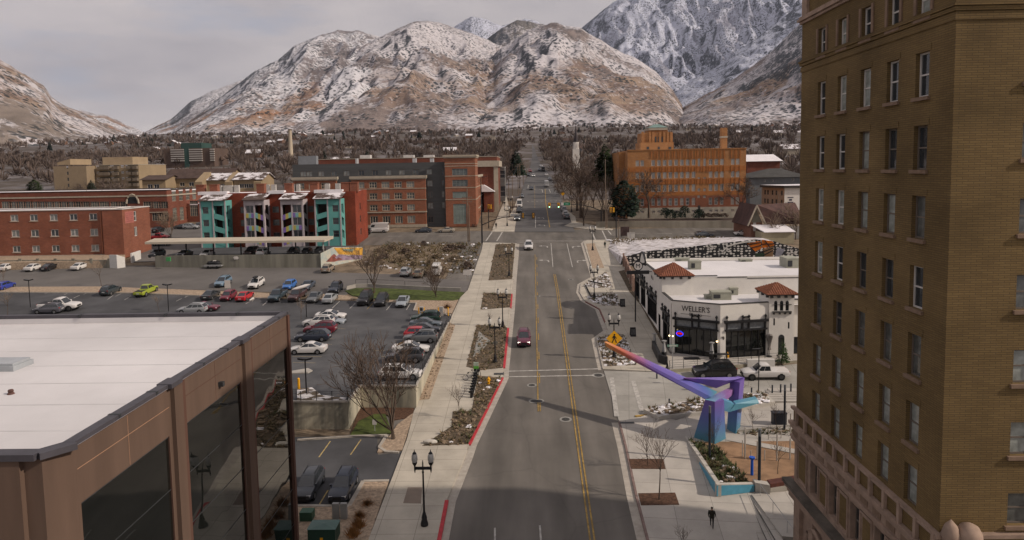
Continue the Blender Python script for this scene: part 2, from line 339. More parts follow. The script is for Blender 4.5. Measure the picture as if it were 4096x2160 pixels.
def car_proto(kind):
 if kind in CPROTO:return CPROTO[kind]
 Ln,W,zh,zb,zd,zr,g0,g1,q0,q1,gc,wr=CT[kind];hw=W/2;X=lambda f:f*Ln
 def ring(x,w,zl,zt,crown=.02):
  w=hw*w;a=[(0,zl),(w*.86,zl),(w*.965,zl+.08),(w,zl+(zt-zl)*.5),(w*.985,zt-.13),(w*.93,zt-.03),(w*.8,zt),(0,zt+crown)]
  return[Vector((x,y,z))for y,z in a]+[Vector((x,-y,z))for y,z in a[-2:0:-1]]
 nose=.74 if kind in('van','pickup','bigsuv','jeep','boxvan')else .68
 st=[(-.5,.86,gc+.28,zd-.16),(-.493,.93,gc+.1,zd-.05),(-.46,.97,gc+.02,zd),(-.36,1,gc,zd),(g0+.02 if g0>-.35 else-.3,1,gc,zb+.01),(0,1,gc,zb),(g1-.05,1,gc,zb-.01),(g1,.995,gc,zh+.03),(.34,.98,gc,zh),(.42,.95,gc+.02,zh-.05),(.475,.88,gc+.06,zh-.13),(.497,.78,gc+.14,zh-.2),(.5,nose,gc+.24,zh-.3)]
 st.sort(key=lambda s_:s_[0])
 body=MB();body.loft([ring(X(a),b,c,d)for a,b,c,d in st])
 wb,wt=hw*.9,hw*.71 if kind not in('van','jeep','boxvan')else hw*.86
 zbm=zb-.03
 def gh(x,w,z):return[Vector((x,-w,z)),Vector((x,w,z))]
 B=[Vector((X(g0),-wb*.94,zd-.02)),Vector((X(g1),-wb*.95,zh)),Vector((X(g1),wb*.95,zh)),Vector((X(g0),wb*.94,zd-.02))]
 Rf=[Vector((X(q0),-wt*.95,zr-.05)),Vector((X(q1),-wt*.96,zr-.03)),Vector((X(q1),wt*.96,zr-.03)),Vector((X(q0),wt*.95,zr-.05))]
 body.add(B+Rf,[(0,1,5,4),(1,2,6,5),(2,3,7,6),(3,0,4,7)])
 xm=X((q0+q1)/2);body.loft([[Vector((X(q0)-.02,-wt*.9,zr-.06)),Vector((X(q0)+.12,-wt*.93,zr-.01)),Vector((xm,-wt*.93,zr+.03)),Vector((X(q1)-.1,-wt*.93,zr)),Vector((X(q1)+.02,-wt*.9,zr-.045))],[Vector((X(q0)-.02,0,zr-.04)),Vector((X(q0)+.12,0,zr+.025)),Vector((xm,0,zr+.06)),Vector((X(q1)-.1,0,zr+.03)),Vector((X(q1)+.02,0,zr-.03))],[Vector((X(q0)-.02,wt*.9,zr-.06)),Vector((X(q0)+.12,wt*.93,zr-.01)),Vector((xm,wt*.93,zr+.03)),Vector((X(q1)-.1,wt*.93,zr)),Vector((X(q1)+.02,wt*.9,zr-.045))]],closed=False,cap=False)
 for s_ in(-1,1):
  body.add([Rf[0 if s_<0 else 3],Rf[1 if s_<0 else 2],Vector((X(q1)-.1,s_*wt*.93,zr)),Vector((xm,s_*wt*.93,zr+.03)),Vector((X(q0)+.12,s_*wt*.93,zr-.01))],[(0,1,2,3,4)])
  body.box(X(g1)-.42,X(g1)-.2,s_*hw*.98-.09,s_*hw*.98+.09,zb-.02,zb+.15)
 parts=[]
 def pane(a,b,c,d,s0,s1,t0,t1,name):
  f=lambda s_,t:(a.lerp(b,s_)).lerp(d.lerp(c,s_),t);n=(b-a).cross(d-a).normalized();o=MB();q=[f(s0,t0),f(s1,t0),f(s1,t1),f(s0,t1)]
  o.prism([p+n*.002 for p in q],[p+n*.016 for p in q]);return(name,o,CGLASS)
 W1=MB();q=[pane(B[1],B[2],Rf[2],Rf[1],.05,.95,.08,.96,'windscreen')]
 rear_lo=.1 if kind not in('van','boxvan')else .5
 if kind!='boxvan':q.append(pane(B[3],B[0],Rf[0],Rf[3],.08,.92,rear_lo,.92,'rear_window'))
 cuts=[(.05,.47),(.51,.9)]if kind=='pickup' else([(.06,.3),(.34,.62),(.66,.93)]if kind in('suv','bigsuv','wagon','jeep')else([(.74,.93)]if kind in('van','boxvan')else[(.12,.5),(.54,.9)]))
 for a,b in cuts:
  q.append(pane(B[0],B[1],Rf[1],Rf[0],a,b,.16 if kind!='van' else .3,.9 if kind not in('van','boxvan')else .72,'side_window'))
  q.append(pane(B[2],B[3],Rf[3],Rf[2],1-b,1-a,.16 if kind!='van' else .3,.9 if kind not in('van','boxvan')else .72,'side_window'))
 parts+=q
 for s_ in(-1,1):
  o=MB();o.obox((X(.478),s_*hw*.66,zh-.24),(.07,-s_*.03,0),(0,.17,0),(0,0,.075));parts.append(('headlight',o,HEADL))
  o=MB();o.obox((X(-.487),s_*hw*.74,zd-.2),(.05,0,0),(0,.15,0),(0,0,.1 if kind in('sedan','hatch')else .16));parts.append(('taillight',o,TAILL))
 o=MB();o.box(X(.485),X(.5)+.012,-hw*.42,hw*.42,gc+.22,zh-.26);parts.append(('grille',o,TRIM))
 o=MB();o.box(X(.47),X(.502),-hw*.72,hw*.72,gc+.04,gc+.17);o.box(X(-.503),X(-.47),-hw*.78,hw*.78,gc+.07,gc+.22);parts.append(('bumper_trim',o,TRIM))
 o=MB();o.box(X(-.5)-.012,X(-.49),-.26,.26,zd-.42,zd-.29);parts.append(('licence_plate',o,PLATE))
 if kind=='pickup':
  o=MB();o.box(X(-.475),X(-.115),-hw*.8,hw*.8,zd+.004,zd+.03);parts.append(('bed_cover',o,TRIM))
 if kind in('suv','bigsuv','wagon'):
  for s_ in(-1,1):
   o=MB();o.box(X(q0)+.2,X(q1)-.25,s_*wt*.8-.025,s_*wt*.8+.025,zr+.035,zr+.085);parts.append(('roof_rail',o,TRIM))
 wx=(X(-.31),X(.315))if kind not in('pickup','van','boxvan')else(X(-.30),X(.33))
 wheels=[]
 for x in wx:
  for s_ in(-1,1):
   ty=MB();y0,y1=s_*(hw-.2),s_*(hw+.012)
   ty.tube([(x,y0,wr),(x,y1-s_*.02,wr),(x,y1,wr)],[wr,wr,wr*.93],16)
   ri=MB();ri.tube([(x,y1-s_*.03,wr),(x,y1+s_*.008,wr)],[wr*.64,wr*.6],10);wheels.append((ty,ri))
   ar=MB();ar.tube([(x,s_*(hw-.25),wr+.01),(x,s_*(hw-.002),wr+.01)],[wr*1.14,wr*1.14],18);parts.append(('wheel_arch',ar,TRIM))
 me=dict(body=body.data('body',[PAINT],smooth=38),parts=[(n_,o.data(n_,[mm]),mm)for n_,o,mm in parts],wheels=[(a.data('wheel',[TYRE],smooth=40),b.data('rim',[RIM]))for a,b in wheels])
 CPROTO[kind]=me;return me
def car(kind,label,loc,heading,col,group='parked cars',scale=1.0,flat=False,cat='car',rims=True,bedcol=None,lights=False,name=None):
 me=car_proto(kind);R=(Matrix()if flat else SLOPE)@Matrix.Rotation(radians(heading),4,'Z')
 t=thing(name or{'pickup':'pickup_truck','van':'van','boxvan':'box_truck','suv':'suv','bigsuv':'suv'}.get(kind,'parked_car'),label,cat,loc,0,group,rot=R)
 if scale!=1:t.scale=(scale,)*3
 def ch(n,d,p,c=None):
  o=bpy.data.objects.new(n,d);COL.objects.link(o);o.parent=p
  if c:o.color=(*c,1)
  return o
 ch('body',me['body'],t,col)
 for n,d,mm in me['parts']:
  o=ch(n,d,t)
  if n=='bed_cover' and bedcol:o.material_slots[0].link='OBJECT';o.material_slots[0].material=bedcol
  if n=='headlight' and lights:
   o.material_slots[0].link='OBJECT';o.material_slots[0].material=HEADON
 for a,b in me['wheels']:
  w=ch('wheel',a,t);r=ch('rim',b,w)
  if not rims:r.material_slots[0].link='OBJECT';r.material_slots[0].material=RIMD
 return t
def carp(kind,label,uv,facing,col,deck=False,k='near',**kw):
 """uv: pixel of the middle of the car's visible lower edge; facing: cam, away, left, right"""
 q=G(*uv,DECKZ,0)if deck else G(*uv);Ln,W=CT[kind][0],CT[kind][1];sc=kw.get('scale',1.0)
 q=q+Vector((0,(Ln if facing in('cam','away')else W)*sc/2,0));q.z=(DECKZ if deck else gz(q.x,q.y))+kw.pop('dz',.012)
 hd={'cam':-90,'away':90,'left':180,'right':0}[facing]+kw.pop('turn',0)
 return car(kind,label,q,hd,col,flat=deck,**kw)
DECKZ=7.45
def person(label,loc,hd,h=1.74,coat=(.012,.013,.015),legs=(.012,.012,.014),skin=(.35,.2,.14),stride=.16,hair=(.02,.014,.01),hood=False):
 t=thing('person',label,'person',loc,hd);k=h/1.74;vs=[];es=[];rs=[]
 def ad(p,r,par=None):
  vs.append(tuple(c*k for c in p));rs.append(r*k)
  if par is not None:es.append((par,len(vs)-1))
  return len(vs)-1
 pel=ad((0,0,.93),.15);wa=ad((0,0,1.1),.14,pel);chs=ad((.01,0,1.3),.165,wa);nk=ad((.01,0,1.46),.06,chs);hb=ad((.03,0,1.56),.085,nk);ht=ad((.03,0,1.66),.085,hb);ad((.12,0,1.59),.018,hb)
 for s_ in(-1,1):
  hp=ad((0,.1*s_,.88),.1,pel);kn=ad((.06+stride*.5*s_,.1*s_,.5),.065,hp);an=ad((stride*s_*1.1-.02,.1*s_,.1),.045,kn);ad((stride*s_*1.1+.17,.11*s_,.045),.04,an)
  sh=ad((0,.2*s_,1.4),.07,chs);el=ad((-.05-.06*s_,.27*s_,1.14),.05,sh);wrst=ad((.1-.05*s_,.25*s_,.92),.034,el);pm=ad((.125-.05*s_,.25*s_,.86),.03,wrst)
  for j in range(4):
   f1=ad((.14-.05*s_+.012*j-.02,(.25-.01)*s_,.82-.003*j),.0095,pm);ad((.145-.05*s_+.012*j-.02,.235*s_,.77+.004*abs(j-1)),.0085,f1)
  th=ad((.155-.05*s_,.23*s_,.845),.0105,pm);ad((.165-.05*s_,.215*s_,.81),.009,th)
 me=bpy.data.meshes.new('body');me.from_pydata(vs,es,[]);o=bpy.data.objects.new('body',me);COL.objects.link(o);o.parent=t
 md=o.modifiers.new('skin','SKIN')
 for i,sv in enumerate(me.skin_vertices[0].data):sv.radius=(rs[i],rs[i]);sv.use_root=(i==0)
 o.modifiers.new('sub','SUBSURF').levels=1;o.modifiers['sub'].render_levels=1
 m=bpy.data.materials.new('person_cloth_and_skin');m.use_nodes=True;tt,b=nodes(m);N=tt.nodes.new;tcn=N('ShaderNodeTexCoord');sp=N('ShaderNodeSeparateXYZ');rp=N('ShaderNodeValToRGB');dv=N('ShaderNodeMath');dv.operation='DIVIDE';dv.inputs[1].default_value=h
 tt.links.new(tcn.outputs['Object'],sp.inputs[0]);tt.links.new(sp.outputs[2],dv.inputs[0]);tt.links.new(dv.outputs[0],rp.inputs[0]);tt.links.new(rp.outputs[0],b.inputs['Base Color']);b.inputs['Roughness'].default_value=.9
 e=rp.color_ramp;e.interpolation='CONSTANT';e.elements[0].color=(.02,.018,.016,1);e.elements[1].position=.06;e.elements[1].color=(*legs,1)
 for p_,c_ in((.55,coat),(.845,skin)):x=e.elements.new(p_);x.color=(*c_,1)
 o.data.materials.append(m)
 hr=MB();hr.blob(Vector((.012,0,1.665))*k,Vector((.098,.092,.085))*k,n=10,k=7,jit=.05);hr.build('hood' if hood else 'hair',mat('dark_hood',(.015,.016,.018),.9,var=0)if hood else mat('dark_hair',hair,.8,var=0),t,smooth=60,local=True)
 jk=MB();jk.loft([[Vector((a*cos(x)*k,b_*sin(x)*k,z*k))for x in[2*pi*i/12 for i in range(12)]]for a,b_,z in((.16,.2,.84),(.165,.195,1.0),(.17,.21,1.2),(.16,.22,1.36),(.09,.12,1.47))],cap=False)
 jk.build('jacket',mat('jacket_%d'%(coat[1]*1000),coat,.85,.2,6),t,smooth=60,local=True)
 return t
TOWN=mat('town_ground',(.085,.068,.055),.95,var=0,sc=.03,det=10,col2=(.19,.172,.175),edge=(.47,.62))
g=MB();ys=[-60,60,150,262]
for a,b in zip(ys,ys[1:]):g.quad((-900,a,S*a-.06),(900,a,S*a-.06),(900,b,S*b-.06),(-900,b,S*b-.06))
struct(g,'ground',DRYG)
g=MB();nx,ny=60,40
pts={}
for j in range(ny+1):
 y=262*(3400/262)**(j/ny)
 for i in range(nx+1):
  x=(i/nx-.5)*2*(900 if j==0 else max(900,y*1.15));amp=min(1,(y-262)/500)
  if y>900:amp*=1.6
  h=S*min(y,2500)-.06+(amp*(9*noise.noise(Vector((x/260,y/300,3)))+3*noise.noise(Vector((x/80,y/90,8))))if j else 0)
  if abs(x-(2+y*.009))<25:h=S*y-.06 if y<900 else h
  pts[i,j]=len(g.v);g.v.append((x,y,h))
for j in range(ny):
 for i in range(nx):g.f.append((pts[i,j],pts[i+1,j],pts[i+1,j+1],pts[i,j+1]));g.m.append(0)
TOWNG=g
struct(g,'town_terrain',TOWN,smooth=80)
def town_z(x,y):return S*min(y,2500)+(min(1,(y-262)/500)*(1.6 if y>900 else 1)*(9*noise.noise(Vector((x/260,y/300,3)))+3*noise.noise(Vector((x/80,y/90,8))))if y>262 else 0)-.3
def sheet(name,mt,pts,h=.0,stuff=None,**k):
 mb=MB();mb.sheet(pts,h);return struct(mb,name,mt)
def Gs(*p):return[G(*q)for q in p]
def road_mat():
 m=mat('street_asphalt',(.138,.125,.111),.9,.12,.12,det=8,bump=.1,bsc=30);t,b=nodes(m);N=t.nodes.new;l=t.links.new
 tcn=N('ShaderNodeTexCoord');mpn=N('ShaderNodeMapping');mpn.inputs['Scale'].default_value=(.55,.012,1);nz=N('ShaderNodeTexNoise');nz.inputs['Scale'].default_value=1;nz.inputs['Detail'].default_value=5
 l(tcn.outputs['Object'],mpn.inputs[0]);l(mpn.outputs[0],nz.inputs[0]);r=N('ShaderNodeMapRange');r.inputs['From Min'].default_value=.3;r.inputs['From Max'].default_value=.7;r.inputs['To Min'].default_value=.74;r.inputs['To Max'].default_value=1.18;l(nz.outputs[0],r.inputs[0])
 src=b.inputs['Base Color'].links[0].from_socket;v=N('ShaderNodeVectorMath');v.operation='SCALE';l(src,v.inputs[0]);l(r.outputs[0],v.inputs['Scale'])
 vo=N('ShaderNodeTexVoronoi');vo.feature='DISTANCE_TO_EDGE';vo.inputs['Scale'].default_value=.16;nw=N('ShaderNodeTexNoise');nw.inputs['Scale'].default_value=.6;mxv=N('ShaderNodeMixRGB');mxv.inputs[0].default_value=.35
 l(tcn.outputs['Object'],nw.inputs[0]);l(tcn.outputs['Object'],mxv.inputs[1]);l(nw.outputs['Color'],mxv.inputs[2]);l(mxv.outputs[0],vo.inputs['Vector'])
 ck=N('ShaderNodeMapRange');ck.inputs['From Min'].default_value=0;ck.inputs['From Max'].default_value=.012;ck.inputs['To Min'].default_value=.9;l(vo.outputs['Distance'],ck.inputs[0])
 v2=N('ShaderNodeVectorMath');v2.operation='SCALE';l(v.outputs[0],v2.inputs[0]);l(ck.outputs[0],v2.inputs['Scale']);l(v2.outputs[0],b.inputs['Base Color']);return m
ROADM=road_mat()
near_l=[(1080,1420),(1111,1358),(1131,1267),(1178,1156),(1237,1038),(1279,970),(1281,930),(1287,840),(1295,771),(1300,704),(1305,629),(1307,610)]
near_r=[(1466,610),(1492,697),(1459,713),(1456,737),(1467,759),(1504,781),(1525,831),(1496,853),(1514,931),(1548,1077),(1607,1358),(1622,1420)]
mb=MB();yl=[-40,40,100,172]
mb.quad((-16,-40,S*-40-.02),(20,-40,S*-40-.02),(20,172,S*172-.02),(-16,172,S*172-.02))
struct(mb,'main_road',ROADM)
far_l=[(1294.5,584),(1300,548),(1308,500),(1318,465),(1334,421),(1338,400),(1339,385),(1338.5,372),(1338,362)]
far_r=[(1343,362),(1345,372),(1348,385),(1354,400),(1362,416),(1387,444),(1399,474),(1417,511),(1438,560),(1446,584)]
mb=MB();A=Gs(*far_l);B=Gs(*reversed(far_r))
for i in range(len(A)-1):mb.quad(*[Vector((p.x,p.y,p.z+.1))for p in(A[i],B[i],B[i+1],A[i+1])])
struct(mb,'far_road',mat('far_asphalt',(.1,.096,.095),.9,.1,.1))
mb=MB();a0,a1=G(1330,609).y-1,G(1330,582).y+2
mb.quad((-170,a0,S*a0-.005),(150,a0,S*a0-.005),(150,a1,S*a1-.005),(-170,a1,S*a1-.005));struct(mb,'cross_street',ROADM)
def line(name,mt,pts,w,dash=None,h=.012):
 """strip along photo points, w metres wide, real dashes when asked"""
 mb=MB();q=[G(*p)for p in pts]
 for a,b in zip(q,q[1:]):
  d=b-a;ln=d.length;d.normalize();n=Vector((d.y,-d.x,0)).normalized()*w/2
  segs=[(0,ln)]if not dash else[(t,min(t+dash[0],ln))for t in[i*(dash[0]+dash[1])for i in range(int(ln/(dash[0]+dash[1]))+1)]]
  for s0,s1 in segs:
   p,r=a+d*s0,a+d*s1;mb.quad(*[Vector((c.x,c.y,gz(0,c.y)+h))for c in(p-n,p+n,r+n,r-n)])
 return struct(mb,name,mt)
for du in(-.16,.16):
 mb=MB();q=[G(1496,1400),G(1490,1358),G(1403,735),G(1395,690)]
 for a,b in zip(q,q[1:]):mb.quad(*[(p.x+du+e,p.y,p.z+.012)for p,e in((a,-.065),(a,.065),(b,.065),(b,-.065))])
 struct(mb,'yellow_centre_line',YELP)
line('yellow_edge_line',YELP,[(1354,1035),(1346,640)],.13);line('yellow_dash_line',YELP,[(1359,1035),(1350,640)],.13,(3,5))
line('crosswalk_line',WHITEP,[(1278,934),(1505,928)],.28);line('crosswalk_line',WHITEP,[(1281,948),(1515,944)],.28)
line('lane_line',WHITEP,[(1245,1362),(1245,1328)],.14);line('lane_line',WHITEP,[(1361,1362),(1358,1322)],.14)
line('turn_lane_line',WHITEP,[(1386,612),(1391,672)],.16);line('turn_lane_line',WHITEP,[(1426,612),(1440,672)],.16)
line('stop_line',WHITEP,[A4(455,1278),A4(1195,1270)],.25);line('crosswalk_line',WHITEP,[A4(440,1262),A4(1190,1256)],.2)
line('crosswalk_line',WHITEP,[A4(430,1128),A4(1000,1122)],.2)
line('crosswalk_line',WHITEP,[A4(118,1262),A4(185,1165)],.35);line('crosswalk_line',WHITEP,[A4(236,1262),A4(305,1152)],.35)
line('crosswalk_line',WHITEP,[A4(1310,1255),A4(1265,1150)],.35);line('crosswalk_line',WHITEP,[A4(1430,1250),A4(1382,1146)],.35);line('stop_line',WHITEP,[A4(1480,1190),A4(1445,1146)],.35)
line('lane_line',WHITEP,[A4(657,1118),A4(658,992)],.2,h=.11);line('yellow_centre_line',YELP,[A4(812,1115),A4(770,850),A4(762,700)],.25,h=.11)
line('yellow_dash_line',YELP,[A4(650,900),A4(648,660)],.18,(3,3),h=.11)
line('crosswalk_bars',WHITEP,[A4(560,835),A4(930,826)],.5,(.9,.9),h=.11);line('crosswalk_bars',WHITEP,[A4(520,702),A4(890,700)],.5,(1.2,1.2),h=.11)
line('lane_line',WHITEP,[A4(805,700),A4(820,737)],.25,h=.11);line('lane_line',WHITEP,[A4(728,700),A4(735,737)],.25,h=.11);line('lane_line',WHITEP,[A4(575,690),A4(580,655)],.25,h=.11)
line('cross_street_line',WHITEP,[A3(380,968),A3(1160,962)],.25,(4,3));line('cross_street_line',WHITEP,[B1(330,1290),B1(1300,1286)],.2,(4,3))
def arrow(u,v,left,h=.013,sc=1.0):
 c=G(u,v);mb=MB();s_=-1 if left else 1;w=.14*sc
 P_=lambda x,y:(c.x+s_*x*sc,c.y+y*sc,gz(0,c.y+y*sc)+h)
 mb.add([P_(-.9,-1.5),P_(-.6,-1.5),P_(-.6,0),P_(-.3,.45),P_(.5,.5),P_(.5,.8),P_(-.5,.75),P_(-.9,.15)],[(0,1,2,7),(7,2,3,6),(6,3,4,5)]);mb.add([P_(.5,-.1),P_(1.5,.65),P_(.5,1.4)],[(0,1,2)])
 struct(mb,'turn_arrow',WHITEP)
for q in((1369,620,1),(1371,656,1),(1448,621,0),(1461,657,0)):arrow(*q)
for q in((720,1015,1),(728,1093,1)):arrow(*A4(q[0],q[1]),q[2],h=.11)
MANH=mat('manhole_iron',(.05,.048,.045),.7,.2,5);PATCH=mat('pale_concrete_collar',(.26,.25,.23),.9,.15,2)
for u,v,r in((1338,969,.38),(1343,1009,.38),(1356,1009,.38),(1423,1055,.42),(1505,944,.5),(1352,745,.35),(1436,703,.35)):
 c=G(u,v);mb=MB();f=lambda R,h:[(c.x+R*cos(a*pi/8),c.y+R*sin(a*pi/8),gz(0,c.y+R*sin(a*pi/8))+h)for a in range(16)]
 mb.add(f(r*1.55,.008),[tuple(range(16))],1);mb.add(f(r,.016),[tuple(range(16))],0);struct(mb,'manhole_cover',[MANH,PATCH])
def conc_mat(name,base,jx,jy,rot=0):
 m=mat(name,base,.92,.13,.35,det=8,bump=.08,bsc=20);t,b=nodes(m);N=t.nodes.new;l=t.links.new
 tcn=N('ShaderNodeTexCoord');mpn=N('ShaderNodeMapping');mpn.inputs['Rotation'].default_value=(0,0,rot);l(tcn.outputs['Object'],mpn.inputs[0])
 bt=N('ShaderNodeTexBrick');bt.offset=0;bt.inputs['Scale'].default_value=1;bt.inputs['Brick Width'].default_value=jx;bt.inputs['Row Height'].default_value=jy;bt.inputs['Mortar Size'].default_value=.022;bt.inputs['Mortar Smooth'].default_value=.2
 bt.inputs['Color1'].default_value=(1,1,1,1);bt.inputs['Color2'].default_value=(.9,.9,.9,1);bt.inputs['Mortar'].default_value=(.5,.5,.5,1);l(mpn.outputs[0],bt.inputs['Vector'])
 src=b.inputs['Base Color'].links[0].from_socket;v=N('ShaderNodeVectorMath');v.operation='MULTIPLY';l(src,v.inputs[0]);l(bt.outputs['Color'],v.inputs[1]);l(v.outputs[0],b.inputs['Base Color']);return m
SIDEW=conc_mat('pavement_concrete',(.44,.4,.335),2.9,1.9);SIDEW2=conc_mat('plaza_concrete',(.42,.39,.35),3.1,2.6,.1);KERB=mat('kerb_concrete',(.37,.335,.29),.9,.15,1.5)
lk=[(1095,1400),(1104,1358),(1124,1262),(1170,1150),(1180,1121),(1264,952),(1266,928),(1278,827),(1284,777),(1287,741),(1290,704),(1298,629),(1299,613)]
left_edge=[(1215,611),(1212,629),(1177,731),(1158,750),(1137,795),(1131,815),(1056,1007),(1041,1038),(1024,1107),(928,1358),(915,1400)]
mb=MB();mb.slab(Gs(*lk)+Gs(*left_edge),.13,.8);struct(mb,'pavement',[SIDEW])
def kerb(name,pts,mt,w=.18,h=.135,down=.5):
 mb=MB();q=[G(*p)for p in pts]
 for a,b in zip(q,q[1:]):
  d=(b-a).normalized();n=Vector((d.y,-d.x,0)).normalized()*w/2;c=[a-n,a+n,b+n,b-n]
  mb.prism([(p.x,p.y,p.z-down)for p in c],[(p.x,p.y,p.z+h)for p in c])
 return struct(mb,name,mt)
def gutter(pts,w,side):
 mb=MB();q=[G(*p)for p in pts]
 for a,b in zip(q,q[1:]):mb.quad(*[Vector((p.x+e,p.y,p.z+.002))for p,e in((a,0),(a,w*side),(b,w*side),(b,0))])
 struct(mb,'gutter',KERB)
gutter(lk,.75,1)
kerb('red_kerb',[(1099,1390),(1124,1262)],REDP,.3,.15);kerb('red_kerb',[(1180,1121),(1264,952)],REDP,.3,.15);kerb('red_kerb',[(1268,927),(1278.5,827)],REDP,.3,.15);kerb('red_kerb',[(1284.5,776),(1287.5,741)],REDP,.3,.15)
kerb('kerb',[(1290,704),(1298,629),(1299,613)],KERB,.22,.14)
rk_up=[(1519,931),(1500,853),(1529,832),(1508,778),(1471,757),(1459,736),(1462,715),(1495,697),(1468,612),(1476,605)]
r_bnd=[(1530,604),(1571,669),(1594,736),(1690,900),(1668,937)]
mb=MB();mb.slab(Gs(*rk_up)+Gs(*r_bnd),.13,.8);struct(mb,'pavement',[SIDEW])
gutter(rk_up,.7,-1);kerb('red_kerb',[(1473,760),(1508,779),(1522,812)],mat('faded_red_kerb',(.17,.07,.06),.8,.3,2),.2,.14);kerb('kerb',[(1495,697),(1462,715),(1459,736),(1471,757)],KERB,.2,.14);kerb('kerb',[(1501,852),(1519,931)],KERB,.25,.14)
rk_dn=[(1558,1063),(1575,1127),(1601,1250),(1629,1358),(1640,1410)]
mb=MB();mb.slab(Gs(*rk_dn)+Gs((1900,1410),(1945,1290),(1895,1250),(2060,1190),(2200,1000),(2060,985),(1860,1010),(1700,1060),(1640,1042),(1610,1052)),.13,.8);struct(mb,'plaza',[SIDEW2])
gutter(rk_dn,.8,-1);kerb('faded_kerb',rk_dn,mat('worn_red_kerb',(.2,.14,.125),.9,.2,2),.2,.137);kerb('yellow_ramp_kerb',[B3(430,478),B3(515,470)],YELP,.3,.12)
mb=MB();mb.sheet(Gs((1519,933),(1668,937),(1850,930),(2120,905),(2140,1000),(1900,1012),(1640,1044),(1558,1063)),.03);struct(mb,'side_street',[conc_mat('side_street_concrete',(.33,.315,.285),4,4,.15)])
line('crosswalk_line',WHITEP,[B3(262,200),B3(298,478)],.5,h=.045);line('crosswalk_line',WHITEP,[B3(415,222),B3(478,435)],.5,h=.045)
for pts in([(1235,584),(1294,584),(1300,548),(1309,500),(1302,500),(1290,530),(1270,560)],[A4(970,1100),A4(1050,1062),A4(1000,930),A4(1090,1000),A4(1100,1060),A4(1370,1110),A4(1500,1135),A4(1480,1146),A4(1250,1140)]):
 mb=MB();mb.slab(Gs(*pts),.16,.5);struct(mb,'pavement',[SIDEW])
mb=MB();mb.slab(Gs(A3(1430,905),A3(1640,905),A3(1590,640),A3(1570,560),A3(1560,560),A3(1540,640)),.18,.5);struct(mb,'pavement',[SIDEW])
def bed(name,mt,pts,h=.15):mb=MB();mb.slab(Gs(*pts),h,.3);return struct(mb,name,mt)
BEDS=[[(1203,948),(1263,953),(1178,1121),(1062,1125),(1136,1076),(1139,1038),(1186,1038)],[(1173,925),(1200,819),(1276,826),(1265,928),(1206,934)],[(1209,781),(1217,738),(1286,741),(1283,775)],[(1229,707),(1245,629),(1247,616),(1296,614),(1288,704)]]
for b_ in BEDS:bed('planting_bed',SOIL,b_,.16)
bed('concrete_paver',PATCH,[(1190,901),(1205,836),(1233,860),(1203,895)],.19)
RB=[P(B2,(335,1010),(480,978),(600,975),(715,1270),(405,1285)),P(B2,(222,603),(330,590),(518,580),(562,692),(400,692),(290,655)),P(B2,(185,505),(300,430),(425,365),(490,515),(330,520)),P(B2,(228,90),(310,84),(405,325),(292,330))]
SNOWBED=mat('snowy_soil',(.11,.085,.06),.95,var=0,sc=.9,det=9,col2=(.6,.58,.58),edge=(.47,.53),bump=.5,bsc=5)
for i,b_ in enumerate(RB):bed('planting_bed',SNOWBED if i<3 else GRAV,b_,.16)
bed('gravel_strip',GRAV,[(1046,1010),(1080,1007),(1145,821),(1130,813)],.17)
bed('gravel_bed',GRAV,[(949,1140),(957,1122),(981,1098),(1000,1070),(1041,1040),(1012,1134)],.12)
bed('gravel_bed',GRAV,P(C4,(100,1010),(790,1010),(870,880),(930,740),(1210,740),(1000,1358),(960,1500),(100,1500)),.13)
kerb('kerb',P(C4,(100,1005),(790,1008),(870,870),(940,742),(1210,738)),KERB,.35,.15);kerb('kerb',P(C4,(240,300),(795,262),(1190,250),(1110,380),(1180,425),(1320,432)),KERB,.3,.15)
bed('lawn',GRASS,P(B4,(675,1330),(760,1190),(900,1130),(1000,1130),(1060,1300)),.1);bed('bark_mulch_bed',MULCH,P(B4,(680,1328),(780,1010),(880,1005),(1060,1030),(1260,1060),(1260,1150),(1080,1180),(1000,1128),(900,1128),(760,1188)),.08)
bed('pavement_patch',mat('tan_concrete_patch',(.22,.175,.14),.9,.1,1),P(C4,(1415,812),(1568,812),(1555,985),(1365,982)),.137)
bed('bike_parking_pad',SIDEW,P(B4,(1640,1108),(1720,790),(1840,790),(1780,1108)),.15)
for i in range(7):
 a=B4(1700-6*i,815+26*i);b=B4(1790-5*i,812+26*i);line('bike_stall_line',WHITEP,[a,b],.12,h=.155)
bed('planting_strip',SOIL,P(B2,(545,360),(600,345),(690,560),(755,645),(830,760),(900,880),(990,1060),(1000,1110),(960,1050),(830,820),(760,690),(650,560)),.16)
mb=MB();mb.sheet(Gs((-220,740),(0,736),(330,738),(690,752),(890,757),(1052,764),(1042,781),(1125,787),(1138,800),(1130,815),(700,845),(-220,840)),.0);struct(mb,'car_park',ASPHD)
mb=MB();mb.sheet(Gs((-220,730),(0,722),(250,721),(690,735),(860,748),(880,736),(1152,742),(1174,730),(1182,708),(1000,690),(838,685),(820,672),(395,668),(-220,668)),-.01);struct(mb,'car_park',ASPHL)
mb=MB();mb.sheet(Gs((700,1100),(880,1098),(949,1100),(951,1145),(1012,1136),(985,1215),(925,1215),(880,1280),(700,1280)),.02);struct(mb,'car_park',ASPHD)
mb=MB();mb.sheet(Gs((330,660),(920,640),(900,560),(330,575)),.02);struct(mb,'car_park',ASPHL)
bed('gravel_strip',GRAV,[(-220,738),(0,735),(330,737),(690,751),(700,740),(440,729),(250,722),(0,723),(-220,728)],.12);kerb('kerb',[(-220,739),(0,736),(330,738),(690,752)],KERB,.25,.14)
bed('gravel_strip',GRAV,P(C2,(640,415),(900,430),(980,460),(960,470),(640,470)),.12)
bed('lawn',GRASS,P(C2,(890,385),(990,362),(1250,362),(1700,385),(2010,400),(1960,460),(1900,478),(1240,470),(960,430)),.1)
